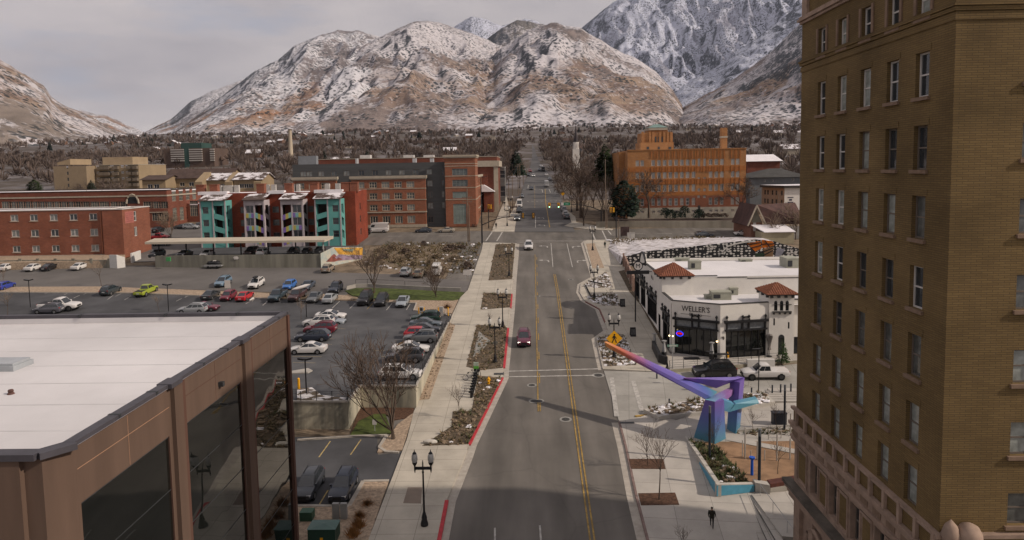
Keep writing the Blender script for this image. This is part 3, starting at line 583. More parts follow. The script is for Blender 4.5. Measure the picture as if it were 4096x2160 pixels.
bed('gravel_bed',GRAV,P(C2,(1250,472),(1900,480),(1950,470),(1890,600),(1540,572),(1560,500),(1250,490)),.11);kerb('kerb',P(C2,(1250,492),(1560,500),(1535,568),(1880,612)),KERB,.25,.14)
lot_lines=[((770,545),(840,480)),((935,548),(985,500)),((1095,555),(1150,500)),((1278,562),(1330,500)),((1465,560),(1500,505)),((120,520),(160,480)),((20,480),(50,450))]
for a,b in lot_lines:line('parking_bay_line',YELP if a[0]==1095 else WHITEP,[C2(*a),C2(*b)],.12,h=.008)
for a,b in[((1005,465),(1060,425)),((1080,435),(1150,400)),((1165,468),(1230,430)),((1650,480),(1700,455)),((1730,445),(1770,425)),((2300,505),(2395,450)),((2460,515),(2500,492)),((690,450),(745,425)),((600,420),(650,395)),((420,410),(500,385)),((300,400),(380,375)),((780,415),(840,395))]:line('parking_bay_line',WHITEP,[C1(*a),C1(*b)],.12,h=.008)
for a,b in[((468,478),(590,308)),((805,452),(915,292)),((465,995),(565,830))]:line('parking_bay_line',mat('worn_yellow_line',(.4,.3,.13),.8,.3,2),[C4(*a),C4(*b)],.12,h=.03)
def GD(u,v):return G(u,v,DECKZ,0)
deck=[GD(640,1011.6),GD(875,1011.6),GD(906,972),GD(1046,972),GD(1128,813),GD(1134,803),GD(640,803)]
t=thing('parking_deck','raised parking deck on a stained pale concrete retaining wall with black railings','parking deck',(deck[1].x,deck[1].y,3))
mb=MB();mb.prism([(p.x,p.y,1.5 if i<4 else gz(0,p.y)-.5)for i,p in enumerate(deck)],[(p.x,p.y,DECKZ-.02)for p in deck])
STAINC=mat('stained_retaining_concrete',(.17,.165,.135),.92,var=0,sc=.3,det=9,col2=(.47,.43,.33),edge=(.4,.56),streak=True,bump=.2,bsc=3)
mb.build('retaining_wall',STAINC,t)
def asph_snow():return mat('deck_asphalt',(.062,.063,.068),.9,var=0,sc=.2,det=9,col2=(.115,.113,.115),edge=(.38,.68),bump=.15,bsc=18)
mb=MB();mb.add([(p.x,p.y,DECKZ)for p in deck],[tuple(range(7))]);mb.build('deck_surface',asph_snow(),t)
mb=MB()
for a,b in zip(deck[:5],deck[1:5]):
 d=(b-a).normalized();n=Vector((d.y,-d.x,0))*.12;mb.prism([p+Vector((0,0,-.01))for p in(a-n,a+n*.9,b+n*.9,b-n)],[p+Vector((0,0,.16))for p in(a-n,a+n*.9,b+n*.9,b-n)])
mb.build('parapet_kerb',CONC,t)
mb=MB()
for a,b in zip(deck[:5],deck[1:5]):
 n=max(2,int((b-a).length/1.6));
 for i in range(n+1):p=a.lerp(b,i/n);mb.box(p.x-.03,p.x+.03,p.y-.03,p.y+.03,DECKZ+.15,DECKZ+1.15)
 for h in(.35,.55,.75,.95,1.14):mb.tube([a+Vector((0,0,h)),b+Vector((0,0,h))],.022,4)
mb.build('railing',BLACKM,t)
for a,b in[((405,490),(515,492)),((410,437),(540,443)),((560,345),(640,352)),((155,600),(425,604)),((160,655),(365,660)),((880,545),(1000,550)),((960,600),(1040,605)),((1150,395),(1200,398))]:
 p,q=GD(*B4(*a)),GD(*B4(*b));mb=MB();mb.quad((p.x,p.y-.06,DECKZ+.006),(q.x,q.y-.06,DECKZ+.006),(q.x,q.y+.06,DECKZ+.006),(p.x,p.y+.06,DECKZ+.006));mb.build('bay_line',mat('faded_bay_paint',(.3,.25,.16),.9,.2,2),t)
mb=MB();a=[GD(*B4(*q))for q in((200,905),(335,890),(420,960),(640,985),(640,1010),(200,1012))];mb.slab(a,.12,.02);mb.build('planter_strip',SNOWBED,t)
mb=MB();a=[GD(*B4(*q))for q in((150,740),(300,715),(340,735),(300,755),(150,760))];mb.slab(a,.12,.02);mb.build('kerb_island',CONC,t)
t=thing('concrete_stairs','narrow concrete stair with black handrail climbing beside the parking deck','stairs',G(*B4(1130,990)))
a,b=GD(*B4(830,835)),G(*B4(1120,985));mb=MB();n=12
for i in range(n):
 f,e=i/n,(i+1)/n;p,q=a.lerp(b,f),a.lerp(b,e);mb.box(min(p.x,q.x),max(p.x,q.x),p.y-.7,p.y+.9,3.5,p.z)
mb.build('steps',CONC,t);mb=MB();mb.tube([a+Vector((0,-.7,1)),b+Vector((0,-.7,1))],.03,5);mb.tube([a+Vector((0,-.7,.6)),b+Vector((0,-.7,.6))],.02,4)
for i in range(6):p=a.lerp(b,i/5);mb.tube([p+Vector((0,-.7,-.1)),p+Vector((0,-.7,1))],.025,4)
mb.build('handrail',BLACKM,t)
def mount_mat(name,snow,rock,scrub,rock_z=None,snow_bias=0.0,forest=.5,rockamt=.5,red=(.30,.165,.1)):
 m=bpy.data.materials.new(name);m.use_nodes=True;t,b=nodes(m);N=t.nodes.new;l=t.links.new
 b.inputs['Roughness'].default_value=.95;b.inputs['Specular IOR Level'].default_value=.1
 geo=N('ShaderNodeNewGeometry');tcn=N('ShaderNodeTexCoord');pos=tcn.outputs['Object']
 def nz(sc,det,rough=.6,mp=None):
  n=N('ShaderNodeTexNoise');n.inputs['Scale'].default_value=sc;n.inputs['Detail'].default_value=det;n.inputs['Roughness'].default_value=rough
  if mp:
   q=N('ShaderNodeMapping');q.inputs['Scale'].default_value=mp;l(pos,q.inputs[0]);l(q.outputs[0],n.inputs[0])
  else:l(pos,n.inputs[0])
  return n.outputs[0]
 def mr(v,a,b_,c=0,d=1):
  r=N('ShaderNodeMapRange');r.interpolation_type='SMOOTHSTEP'
  for i,x in zip(('From Min','From Max','To Min','To Max'),(a,b_,c,d)):r.inputs[i].default_value=x
  l(v,r.inputs[0]);return r.outputs[0]
 def ma(op,a,b_):
  n=N('ShaderNodeMath');n.operation=op
  for i,x in enumerate((a,b_)):
   if isinstance(x,(int,float)):n.inputs[i].default_value=x
   else:l(x,n.inputs[i])
  return n.outputs[0]
 def mix(f,a,b_):
  n=N('ShaderNodeMixRGB');l(f,n.inputs[0])if not isinstance(f,float)else None
  for i,x in((1,a),(2,b_)):
   if isinstance(x,tuple):n.inputs[i].default_value=(*x,1)
   else:l(x,n.inputs[i])
  return n.outputs[0]
 sep=N('ShaderNodeSeparateXYZ');l(pos,sep.inputs[0]);z=sep.outputs[2]
 sn=N('ShaderNodeSeparateXYZ');l(geo.outputs['Normal'],sn.inputs[0]);nxs=sn.outputs[0];nzs=sn.outputs[2]
 big=nz(.0022,6);med=nz(.009,6,.65);fine=nz(.045,4,.75);streak=nz(.02,5,.6,(1,.25,.35))
 f1=ma('ADD',ma('MULTIPLY',med,.45),ma('ADD',ma('MULTIPLY',fine,.55),ma('MULTIPLY',ma('SUBTRACT',big,.5),.95)))
 f1=ma('ADD',ma('ADD',f1,snow_bias),ma('MULTIPLY',nxs,-.07))
 sc_=mix(mr(streak,.35,.65),scrub,tuple(c*1.55 for c in scrub))
 foot=mr(z,60,260,-.055,.02);f1=ma('ADD',f1,foot);col=mix(mr(f1,.42,.56),sc_,snow)
 if rock_z:
  zz=ma('ADD',z,ma('MULTIPLY',ma('SUBTRACT',big,.5),rock_z[2]))
  band=ma('MULTIPLY',mr(zz,rock_z[0]-60,rock_z[0]+40),mr(zz,rock_z[1]+90,rock_z[1]-40))
  band=ma('MULTIPLY',band,mr(nz(.0035,7),.5-rockamt*.18,.5+.1-rockamt*.1))
  strat=nz(.02,4,.6,(.12,.12,2.2));rc=mix(mr(strat,.35,.65),red,rock)
  rc=mix(mr(fine,.54,.66),rc,tuple(c*.9 for c in snow));col=mix(band,col,rc)
 fo=ma('ADD',ma('MULTIPLY',nxs,-.9),ma('MULTIPLY',ma('SUBTRACT',big,.5),1.6));fo=ma('ADD',fo,ma('MULTIPLY',ma('SUBTRACT',med,.5),.9))
 fmask=mr(fo,.62-forest*.5,.84-forest*.5)
 vo=N('ShaderNodeTexVoronoi');vo.inputs['Scale'].default_value=.062;l(pos,vo.inputs['Vector']);dots=mr(vo.outputs['Distance'],.5,.36)
 dens=mr(med,.36,.56);speck=ma('MULTIPLY',dots,dens)
 fm=ma('MULTIPLY',fmask,mr(fine,.36,.5));tot=ma('MAXIMUM',ma('MULTIPLY',fm,.92),ma('MULTIPLY',speck,.9))
 col=mix(tot,col,(.018,.026,.03))
 l(col,b.inputs['Base Color'])
 bn=N('ShaderNodeBump');bn.inputs['Strength'].default_value=.7;bn.inputs['Distance'].default_value=9;hh=ma('ADD',ma('MULTIPLY',med,2.0),fine);l(hh,bn.inputs['Height']);l(bn.outputs[0],b.inputs['Normal']);return m
SN=(.54,.51,.525)
MM=mount_mat('lower_mountain_slope',SN,(.285,.21,.155),(.15,.122,.112),(230,450,380),.026,.42,.4,(.205,.14,.11))
MH=mount_mat('upper_mountain_slope',(.6,.585,.61),(.3,.22,.17),(.15,.13,.13),(200,420,250),.03,.55,.1)
MC=mount_mat('far_snowy_peak',(.5,.52,.61),(.3,.25,.25),(.2,.2,.24),None,.1,.16)  # distance haze tinted into the dim bluish snow and scrub
ML=mount_mat('ochre_mountain_slope',SN,(.27,.2,.15),(.15,.125,.108),(200,480,350),.055,.3,.25,(.2,.138,.108))
def mountain(name,label,crest,dc,db,m,seed,amp=1.0,pw=1.1,du=3,rows=170,zb=None,gul=1.0,back=12):
 mb=MB();us=[];u=crest[0][0]
 while u<=crest[-1][0]:us.append(u);u+=du
 def cv(u):
  for(a,b),(c,d)in zip(crest,crest[1:]):
   if a<=u<=c:f=(u-a)/(c-a);return b+(d-b)*f
 nr=rows+back
 for i,u in enumerate(us):
  v=cv(u)+.9*noise.noise(Vector((u*.4,seed,7)))+1.6*noise.noise(Vector((u*.045,seed,0)))+1.1*noise.noise(Vector((u*.13,seed,5)))
  d=ray(u,v);hd=Vector((d.x,d.y,0)).length;dirn=Vector((d.x,d.y,0))/hd
  dcu=dc*(1+.06*noise.noise(Vector((u*.006,seed*3.1,1))));zc=H+dcu*d.z/hd;zbase=(S*db*.98*dirn.y if zb is None else zb)-25
  for j in range(nr):
   tt=j/rows
   if tt<=1:
    dist=db+(dcu-db)*tt;pos=dirn*dist;e=(4*tt*(1-tt))**.7
    g_=tt**pw;z=zbase+(zc-zbase)*g_
    q=Vector((pos.x/520,pos.y/900,seed));r1=1-abs(noise.noise(q))*2;r2=1-abs(noise.noise(q*2.3+Vector((7,1,3))))*2;r3=noise.noise(q*6)
    r5=1-abs(noise.noise(Vector((pos.x/120+z/400,pos.y/1100,seed+5))))*2;r4=1-abs(noise.noise(q*5.1+Vector((2,9,4))))*2;z+=e*(zc-zbase)*amp*gul*(.075*(r1-.45)+.06*(r2-.4)+.035*(r4-.4)+.032*(r5-.4)+.02*r3+.014*noise.noise(q*15))
   else:
    dist=dcu+(tt-1)*(dc*1.2);pos=dirn*dist;z=zc-(tt-1)*(zc-zbase)*3.5
   mb.v.append((pos.x,pos.y,z))
 for i in range(len(us)-1):
  for j in range(nr-1):
   a=i*nr+j;mb.f.append((a,a+nr,a+nr+1,a+1));mb.m.append(0)
 o=struct(mb,name,m,smooth=180);return o
mountain('mountain','',[(-420,130),(-250,90),(-100,120),(0,151),(25,165),(60,185),(110,215),(130,245),(160,265),(200,280),(240,300),(290,330),(345,359),(400,385)],3000,1250,ML,1.3,1.0,1.05)
mountain('mountain','',[(200,276),(240,287),(270,290),(320,315),(350,326),(392,356)],4700,3300,MH,2.2,.5,rows=60)
mountain('mountain','',[(335,362),(360,335),(400,314),(430,300),(480,255),(530,230),(585,210),(640,188),(720,160)],5600,4200,MH,3.1,.5,rows=70)
mountain('mountain','',[(330,365),(345,360),(385,352),(420,343),(480,300),(560,240),(640,180),(700,150),(740,115),(800,90),(850,78),(900,78),(950,90),(1000,120),(1080,200)],4700,2200,MH,4.7)
mountain('mountain','',[(500,352),(560,335),(640,300),(720,240),(800,190),(860,150),(930,105),(1000,72),(1040,55),(1075,52),(1110,58),(1150,72),(1190,85),(1230,105),(1262,116),(1320,165),(1380,230)],4350,2050,MM,5.9)
mountain('mountain','',[(1040,300),(1120,245),(1200,178),(1262,120),(1290,104),(1330,75),(1385,58),(1400,57),(1420,65),(1460,70),(1500,95),(1560,130),(1600,146),(1650,180),(1690,222),(1714,262),(1730,300),(1760,330)],4000,1950,MM,7.3)
mountain('mountain','',[(1090,110),(1150,62),(1185,42),(1215,45),(1260,65),(1310,52),(1322,47),(1350,52),(1380,80)],7600,6200,MC,8.2,.4,rows=40)
mountain('mountain','',[(1180,125),(1220,100),(1260,72),(1300,51),(1330,54),(1370,62),(1440,100)],5900,4800,mount_mat('wooded_ridge',SN,(.3,.2,.15),(.1,.09,.08),None,-.03,.95),9.4,.6,rows=50)
mountain('mountain','',[(1430,120),(1465,68),(1490,48),(1520,22),(1560,-5),(1650,-40),(1800,-90),(2000,-150),(2200,-180)],6900,4600,MC,10.1,1.1,rows=150)
mountain('mountain','',[(1600,330),(1660,268),(1720,215),(1800,170),(1860,125),(1940,70),(2000,20),(2060,-20),(2200,-60)],5200,3300,MC,11.5,.8,rows=90)
mountain('mountain','',[(1630,325),(1690,285),(1740,257),(1800,225),(1850,195),(1900,160),(1950,120),(2000,70),(2040,35),(2100,0),(2250,-60)],3700,1950,mount_mat('right_mountain_slope',SN,(.33,.24,.17),(.16,.13,.12),(250,420,300),.03,.2,.3,(.24,.16,.115)),12.6,.9)
BROWN=mat('brown_precast',(.115,.074,.054),.88,.12,.9,det=8,streak=True,bump=.1,bsc=14)
BROWND=mat('dark_panel_joint',(.1,.05,.036),.9,var=0);COPE=mat('dark_coping_metal',(.06,.056,.066),.55,.15,1.2,spec=.4)
ROOFW=mat('white_roof_membrane',(.62,.6,.605),.85,.13,.07,det=8,bump=.12,bsc=.8)
GLASSB=glassy('dark_reflective_glass',(.008,.009,.008),.02,.1,.3,spec=1.0);GLASSB.node_tree.nodes['Principled BSDF'].inputs['IOR'].default_value=1.5
def text(s,size,mt,loc,ux,parent,name='lettering',depth=.02,align='CENTER',font_scale=(1,1,1),upv=None):
 c=bpy.data.curves.new(name,'FONT');c.body=s;c.size=size;c.extrude=depth;c.align_x=align;c.align_y='CENTER';c.resolution_u=2
 o=bpy.data.objects.new('tmp_text',c);COL.objects.link(o);dg=bpy.context.evaluated_depsgraph_get();dg.update()
 me=bpy.data.meshes.new_from_object(o.evaluated_get(dg));bpy.data.objects.remove(o);bpy.data.curves.remove(c)
 ux=Vector((ux[0],ux[1],0)).normalized();zv=Vector((0,0,1))if upv is None else upv;nn=ux.cross(zv)
 mm=Matrix(((ux.x*font_scale[0],zv.x*font_scale[1],nn.x,loc[0]),(ux.y*font_scale[0],zv.y*font_scale[1],nn.y,loc[1]),(0,zv.z*font_scale[1],nn.z,loc[2]),(0,0,0,1)))
 me.transform(WM[parent].inverted()@mm if parent else mm);me.materials.clear();me.materials.append(mt)
 b=bpy.data.objects.new(name,me);COL.objects.link(b)
 if parent:b.parent=parent;WM[b]=WM[parent]
 return b
XO,ZR=-16.6,21.34
t=thing('office_building','brown panelled office block with a flat white roof and tall dark mirrored windows','office building',(-30,35,2))
mb=MB();bays=[(24.1,30.4),(32.0,38.4),(40.1,46.15)];Y0,Y1=23.9,46.5
ops=[(a-Y0,b-Y0,2.6,18.9)for a,b in bays]
wall(mb,(XO,Y0),(0,1),Y1-Y0,1.5,ZR-.25,ops,.1,0,1)
wall(mb,(-75,23.0),(1,0),75+XO-.55,1.5,ZR-.25,[(38,54.8,2,17.2)],.3,0,1);wall(mb,(XO-.55,23.0),(.55,.9),1.055,1.5,ZR-.25)
wall(mb,(XO,Y1),(-1,0),60,1.5,ZR-.25);wall(mb,(-76,Y1),(0,-1),Y1-23,1.5,ZR-.25)
mb.build('wall',[BROWN,BROWND],t)
for a,b in((30.4,32.0),(38.4,40.1)):
 m2=MB();m2.box(XO+.002,XO+.2,a+.28,b-.55,1.5,ZR-.24);m2.build('pilaster',BROWN,t)
 m2=MB();m2.box(XO+.002,XO+.1,b-.5,b-.12,1.5,ZR-.255);m2.build('pilaster_groove',BROWND,t)
m2=MB();m2.box(XO+.002,XO+.12,46.17,46.52,1.5,ZR-.26);m2.build('corner_strip',BROWND,t)
m2=MB();m2.box(XO-2.3,XO-1.2,22.78,22.998,1.5,ZR-.26);m2.build('pilaster',BROWN,t)
JM=mat('pale_sealant_joint',(.33,.19,.12),.8,var=0)
for a,b in((24.0,30.5),(31.95,38.5),(40.05,46.1)):
 m2=MB();m2.box(XO+.001,XO+.012,a,b,20.215,20.245);m2.box(XO+.001,XO+.01,(a+b)/2-.012,(a+b)/2+.012,18.95,ZR-.3);m2.build('panel_joint',JM if a<30 else BROWND,t)
for(a,b)in bays:
 m2=MB();m2.box(XO-.1,XO-.07,a-.02,b+.02,2.5,18.95);m2.build('window',GLASSB,t)
 m3=MB()
 for z in(16.35,13.8,11.25,8.7,6.15,3.6):m3.box(XO-.07,XO-.06,a,b,z-.025,z+.025)
 m3.box(XO-.07,XO-.05,a,b,18.82,18.9);m3.build('mullion',DARKM,t)
m2=MB();m2.box(-37,-20.3,23.24,23.28,2,17.2);m2.build('window',GLASSB,t)
m2=MB();m2.box(-76,XO-.3,23.75,Y1-.3,12,ZR-.62);m2.build('roof',ROOFW,t)
for y in(26.5,29.6,32.7,35.8,38.9,42):m2=MB();m2.box(-60,XO-.5,y-.05,y+.05,ZR-.625,ZR-.612);m2.build('membrane_seam',mat('membrane_seam',(.52,.505,.51),.85,.1,.3),t)
m2=MB();m2.box(-76,XO-.29,Y1-.32,Y1-.02,ZR-.64,ZR-.22);m2.build('parapet_back',ROOFW,t)
m2=MB();m2.box(XO-.33,XO+.1,Y0-.1,Y1+.06,ZR-.17,ZR);m2.build('coping',COPE,t)
m2=MB();m2.box(-76,XO-.43,Y1-.33,Y1+.06,ZR-.24,ZR-.01);m2.build('coping',COPE,t)
m2=MB();m2.box(-76,XO-.6,22.7,23.25,ZR-.24,ZR-.005);m2.obox((XO-.3,23.42,ZR-.121),(.36,.46,0),(-.22,.17,0),(0,0,.117));m2.build('coping',COPE,t)
for y in(26.6,29.4,31.0,33.9,36.7,39.2,42,44.6,46.2):
 m2=MB();m2.box(XO-.35,XO+.12,y-.07,y+.07,ZR-.16,ZR+.015);m2.build('coping_joint',DARKM,t)
for x in(-20,-25,-31,-37):m2=MB();m2.box(x-.06,x+.06,Y1-.43,Y1+.08,ZR-.2,ZR+.015);m2.build('coping_joint',DARKM,t)
for y in(30.9,38.9):m2=MB();m2.box(XO-.43,XO+.27,y-.55,y+.45,ZR-.195,ZR+.025);m2.build('coping',COPE,t)
sk=G(*C3(45,375),ZR-.5,0);m2=MB();m2.box(sk.x-2,sk.x+.75,sk.y-.6,sk.y+.9,ZR-.63,ZR-.35);m2.box(sk.x-1.9,sk.x+.65,sk.y-.5,sk.y+.8,ZR-.35,ZR-.22)
tag(m2.build('skylight',mat('skylight_glass',(.34,.36,.38),.2,.1,1)),'low glazed skylight box on the white office roof','skylight')
sk=G(*C3(62,530),ZR-.6,0);m2=MB();m2.lathe((sk.x,sk.y,ZR-.62),[(.16,0),(.14,.06),(.1,.1),(.13,.16),(.1,.22),(.02,.24)],12)
tag(m2.build('roof_vent',mat('rusty_metal',(.12,.06,.05),.8,.3,4),smooth=40),'small rusty drain cap on the white office roof','roof vent')
sk=PX(*C3(1240,475),XO);m2=MB();m2.box(XO,XO+.25,sk.y-.12,sk.y+.12,sk.z-.12,sk.z+.12);m2.build('wall_lamp',DARKM,t)
HB=brick('hotel_brick',(.176,.118,.05),(.144,.095,.041),(.106,.073,.036),1,.45,.095,.016,.24);STN=mat('hotel_stone',(.30,.215,.165),.9,.2,1.2,det=8,bump=.2,bsc=6)
STND=mat('dark_cornice_lead',(.1,.085,.07),.85,.3,1);HSILL=mat('brown_stone_sill',(.2,.135,.095),.9,.15,2);BFRAME=mat('brown_frame',(.14,.115,.095),.7,var=0);PALEP=mat('pale_curtain_glass',(.27,.29,.27),.12,.35,1.3,spec=.6)
HX,HN,HF=16.95,27.5,42.4
t=thing('hotel_building','tall yellow brick hotel tower with a carved stone base and rows of sash windows','hotel',(36,35,2))
cols=[39.55,37.05,34.53,32.03,29.68];rows=[(38.56-1.55,38.56),(33.69,35.56),(30.6,32.47),(27.62,29.48),(24.56,26.43),(21.52,23.42),(18.47,20.35),(15.72,17.52)]
ops=[(HF-c-.5,HF-c+.5,a,b)for c in cols for a,b in rows];sops=[(2.75+k*4.2,4.15+k*4.2,a,b)for k in range(7)for a,b in((15.9,17.27),(18.87,20.27),(21.88,23.28),(24.92,26.36),(28.0,29.42),(31.0,32.42),(34.0,35.42))]
mb=MB();wall(mb,(HX,HF),(0,-1),HF-HN,13.9,42.3,ops,.28);wall(mb,(HX,HN),(1,0),38,13.9,42.3,sops,.28);wall(mb,(HX+38,HF),(-1,0),38,1.5,42.3);wall(mb,(HX+38,HN),(0,1),HF-HN,1.5,42.3);flat_roof(mb,[(HX,HN),(HX+38,HN),(HX+38,HF),(HX,HF)],42.29)
mb.build('brick_wall',HB,t)
rg=random.Random(3)
for i,o in enumerate(ops):
 r=i%len(rows);c=i//len(rows);wf=r<2 or(r in(2,3)and c<2)or(r==4 and c<2)or(r==4 and c==4)
 pm=(DGLASS if rg.random()<.55 else PALEP)if wf else(PALEP if r>5 else rg.choice([mat('grey_curtain_glass',(.1,.105,.1),.12,.4,1.2,spec=.6),PALEP,DGLASS]))
 window(t,(HX,HF),(0,-1),o,.28,'sash',WFRAME if wf else BFRAME,pm,.07 if r<7 else 0,HSILL,fwid=.075,back=.1)
for i,o in enumerate(sops):window(t,(HX,HN),(1,0),o,.28,'sash',BFRAME,PALEP if i%7 in(1,2)else mat('grey_curtain_glass',(.1,.105,.1),.12,.4,1.2,spec=.6),.07,HSILL,fwid=.075)
def band(name,mt,z0,z1,out,par=None,far=.0):
 m2=MB();m2.box(HX-out,HX-.002,HN-out,HF+out,z0,z1);m2.box(HX-.001,HX+38,HN-out,HN-.002,z0,z1);return m2.build(name,mt,par or t)
for z,h,o in((36.8,.16,.1),(36.98,.1,.16),(37.1,.08,.06),(36.45,.3,.05)):band('string_course',HB,z,z+h,o)
for z,h,o in((39.3,.14,.12),(39.46,.14,.24),(39.62,.12,.16)):band('stone_course',STN,z,z+h,o)
for y0 in(41.4,27.6):m2=MB();m2.box(HX-.16,HX-.003,y0,y0+.7,39.75,42.2);m2.build('stone_panel_frame',STN,t)
for c in cols:
 for dy in(.52,-.7):m2=MB();m2.box(HX-.07,HX-.002,c+dy,c+dy+.18,37.2,38.6);m2.build('stone_surround',HSILL,t)
 for a,b in rows[1:]:m2=MB();m2.box(HX-.02,HX-.002,c-.62,c+.62,b+.01,b+.3);m2.build('brick_lintel',HB,t)
mb=MB();bops=[(HF-c-.5,HF-c+.5,11.15,13.2)for c in cols];wall(mb,(HX-.05,HF+.05),(0,-1),HF-HN+.1,1.5,14.0,[(a+.05,b+.05,c,d)for a,b,c,d in bops]+[(2.4,3.9,1.8,8.2),(7.4,8.9,1.8,8.2),(12,13.4,1.8,8.2)],.4);wall(mb,(HX-.05,HN-.05),(1,0),38.1,1.5,14.0);mb.build('stone_base',STN,t)
for o in bops:window(t,(HX-.05,HF+.05),(0,-1),(o[0]+.05,o[1]+.05,o[2],o[3]),.4,'sash',BFRAME,DGLASS,0,None,fwid=.08)
for a,b in((2.4,3.9),(7.4,8.9),(12,13.4)):window(t,(HX-.05,HF+.05),(0,-1),(a,b,1.8,8.2),.4,'sash',BFRAME,DGLASS,0,None,fwid=.1)
band('balustrade',HB,14.68,15.45,.12)
for y in[HN-.1+1.3*i for i in range(12)]:m2=MB();m2.box(HX-.3,HX-.13,y,y+.2,14.66,15.6);m2.build('balustrade_pier',STN,t)
band('balustrade_rail',STN,15.46,15.62,.26);band('belt_cornice',STN,14.46,14.66,.36);band('belt_cornice',STN,14.28,14.45,.28);band('frieze',STN,13.8,14.27,.16);band('moulding',STN,13.66,13.79,.28);band('moulding',STN,13.5,13.65,.24)
for y in[HN+.5+1.25*i for i in range(12)]:m2=MB();m2.box(HX-.19,HX-.16,y,y+.75,13.86,14.2);m2.build('frieze_panel',HSILL,t)
for c in[(41.2),38.3,35.8,33.28,30.85,28.4]:
 w=.62 if c!=41.2 else .75;m2=MB();y0,y1=c-w,c+w
 m2.box(HX-.13,HX-.052,y0,y0+.1,11.1,13.3);m2.box(HX-.13,HX-.052,y1-.1,y1,11.1,13.3);m2.box(HX-.13,HX-.052,y0+.1,y1-.1,13.2,13.3);m2.box(HX-.13,HX-.052,y0+.1,y1-.1,11.1,11.2);m2.build('panel_frame',STN,t)
 m2=MB();m2.box(HX-.075,HX-.053,y0+.25,y1-.25,11.35,13.05);m2.build('brick_panel',HB,t)
band('main_cornice',STND,10.55,10.78,.62);band('main_cornice',STN,10.3,10.54,.5);band('moulding',STN,10.05,10.29,.38);band('moulding',STN,9.75,10.03,.3)
for y in[HN+.2+1.9*i for i in range(8)]:m2=MB();m2.box(HX-.28,HX-.051,y,y+.55,1.6,9.74);m2.build('stone_pilaster',STN,t)
for y in(38.9,33.9,29.1):
 m2=MB();m2.tube([(HX-.2,y+1.15*cos(a*pi/10),8.0+1.3*sin(a*pi/10))for a in range(11)],.16,6);m2.build('arch_moulding',STN,t,smooth=50)
m2=MB();m2.lathe((HX+.95,HN-.42,14.6),[(.5,0),(.5,.3),(.25,.42),(.28,.55),(.4,.75),(.5,1.0),(.47,1.25),(.34,1.5),(.12,1.62),(.02,1.65)],14);m2.build('stone_urn',STN,t,smooth=50)
m2=MB();m2.lathe((HX+.25,HN-.35,14.6),[(.35,0),(.35,.3),(.18,.5),(.3,.8),(.36,1.1),(.24,1.5),(.02,1.75)],12);m2.blob((HX+.6,HN-.6,15.0),(.35,.3,.45),n=9,jit=.12);m2.blob((HX+1.45,HN-.55,14.95),(.3,.3,.4),n=9,jit=.12);m2.build('carved_scroll',STN,t,smooth=50)
RBR=brick('red_brick',(.26,.09,.052),(.2,.066,.041),(.2,.12,.09),1,.5,.2,.02,.16);OBR=brick('orange_red_brick',(.28,.105,.058),(.22,.08,.045),(.22,.15,.11),1,.6,.25,.02,.12)
DBR=brick('dark_red_brick',(.2,.065,.04),(.16,.05,.033),(.14,.09,.07),1,.6,.25,.02,.15);YBR=brick('yellow_orange_brick',(.38,.185,.075),(.32,.145,.058),(.32,.17,.08),1,.6,.25,.02,.12)
CREAM=mat('cream_stone_trim',(.38,.33,.26),.9,.1,1);TANW=mat('tan_stucco',(.3,.225,.14),.92,.08,.3);GREYS=mat('charcoal_siding',(.075,.077,.078),.85,.1,.4,mapsc=(.2,.2,5));CONCF=mat('foundation_concrete',(.36,.32,.26),.9,.15,.6)
SNOWR=mat('snow_on_roof',(.72,.69,.71),.85,.05,.4,bump=.2,bsc=1.5);BROOF=mat('brown_shingle_roof',(.075,.05,.042),.95,.25,.5,det=8);MIXROOF=mat('patchy_snow_roof',(.085,.06,.052),.95,var=0,sc=.35,det=8,col2=(.66,.63,.65),edge=(.47,.52))
LGREY=mat('window_grey_pane',(.09,.1,.1),.15,.3,.8,spec=.6)
def block(name,label,cat,x0,x1,y0,y1,z0,z1,wm,roofm=None,ops_s=(),ops_e=(),ops_w=(),style='sash',fm=None,pm=None,depth=.22,cope=None,group=None,t=None,fw_=.09,panes=None,sill=0,sm=None,wname='wall'):
 t=t or thing(name,label,cat,((x0+x1)/2,y0,z0),0,group)
 mb=MB();wall(mb,(x0,y0),(1,0),x1-x0,z0,z1,[o[:4]for o in ops_s],depth);wall(mb,(x1,y0),(0,1),y1-y0,z0,z1,[o[:4]for o in ops_e],depth);wall(mb,(x1,y1),(-1,0),x1-x0,z0,z1);wall(mb,(x0,y1),(0,-1),y1-y0,z0,z1,[o[:4]for o in ops_w],depth)
 mb.build(wname,wm,t)
 m2=MB();m2.box(x0+.01,x1-.01,y0+.01,y1-.01,z1-.5,z1-.15);m2.build('roof',roofm or SNOWR,t)
 rg=random.Random(int(x0*7+y0))
 for ops,p0,ux in((ops_s,(x0,y0),(1,0)),(ops_e,(x1,y0),(0,1)),(ops_w,(x0,y1),(0,-1))):
  for o in ops:window(t,p0,ux,o[:4],depth,o[4]if len(o)>4 else style,fm,rg.choice(panes)if panes else pm,sill,sm,fwid=fw_)
 if cope:
  for k,(a,b,c,d)in enumerate(((x0-.12,x1+.12,y0-.12,y0+.25),(x0-.12,x1+.12,y1-.25,y1+.12),(x0-.12,x0+.25,y0+.26,y1-.26),(x1-.25,x1+.12,y0+.26,y1-.26))):
   m2=MB();m2.box(a,b,c,d,z1-.02,z1+.18);m2.build('parapet_coping',cope,t)
 return t
def ops_px(f,quads,Y,x0):
 r=[]
 for(a,b,c,d)in quads:
  p,q=AT(*f(a,b),Y),AT(*f(c,d),Y);r.append((p.x-x0,q.x-x0,q.z,p.z))
 return r
MIXP=[LGREY,DGLASS,LGLASS]
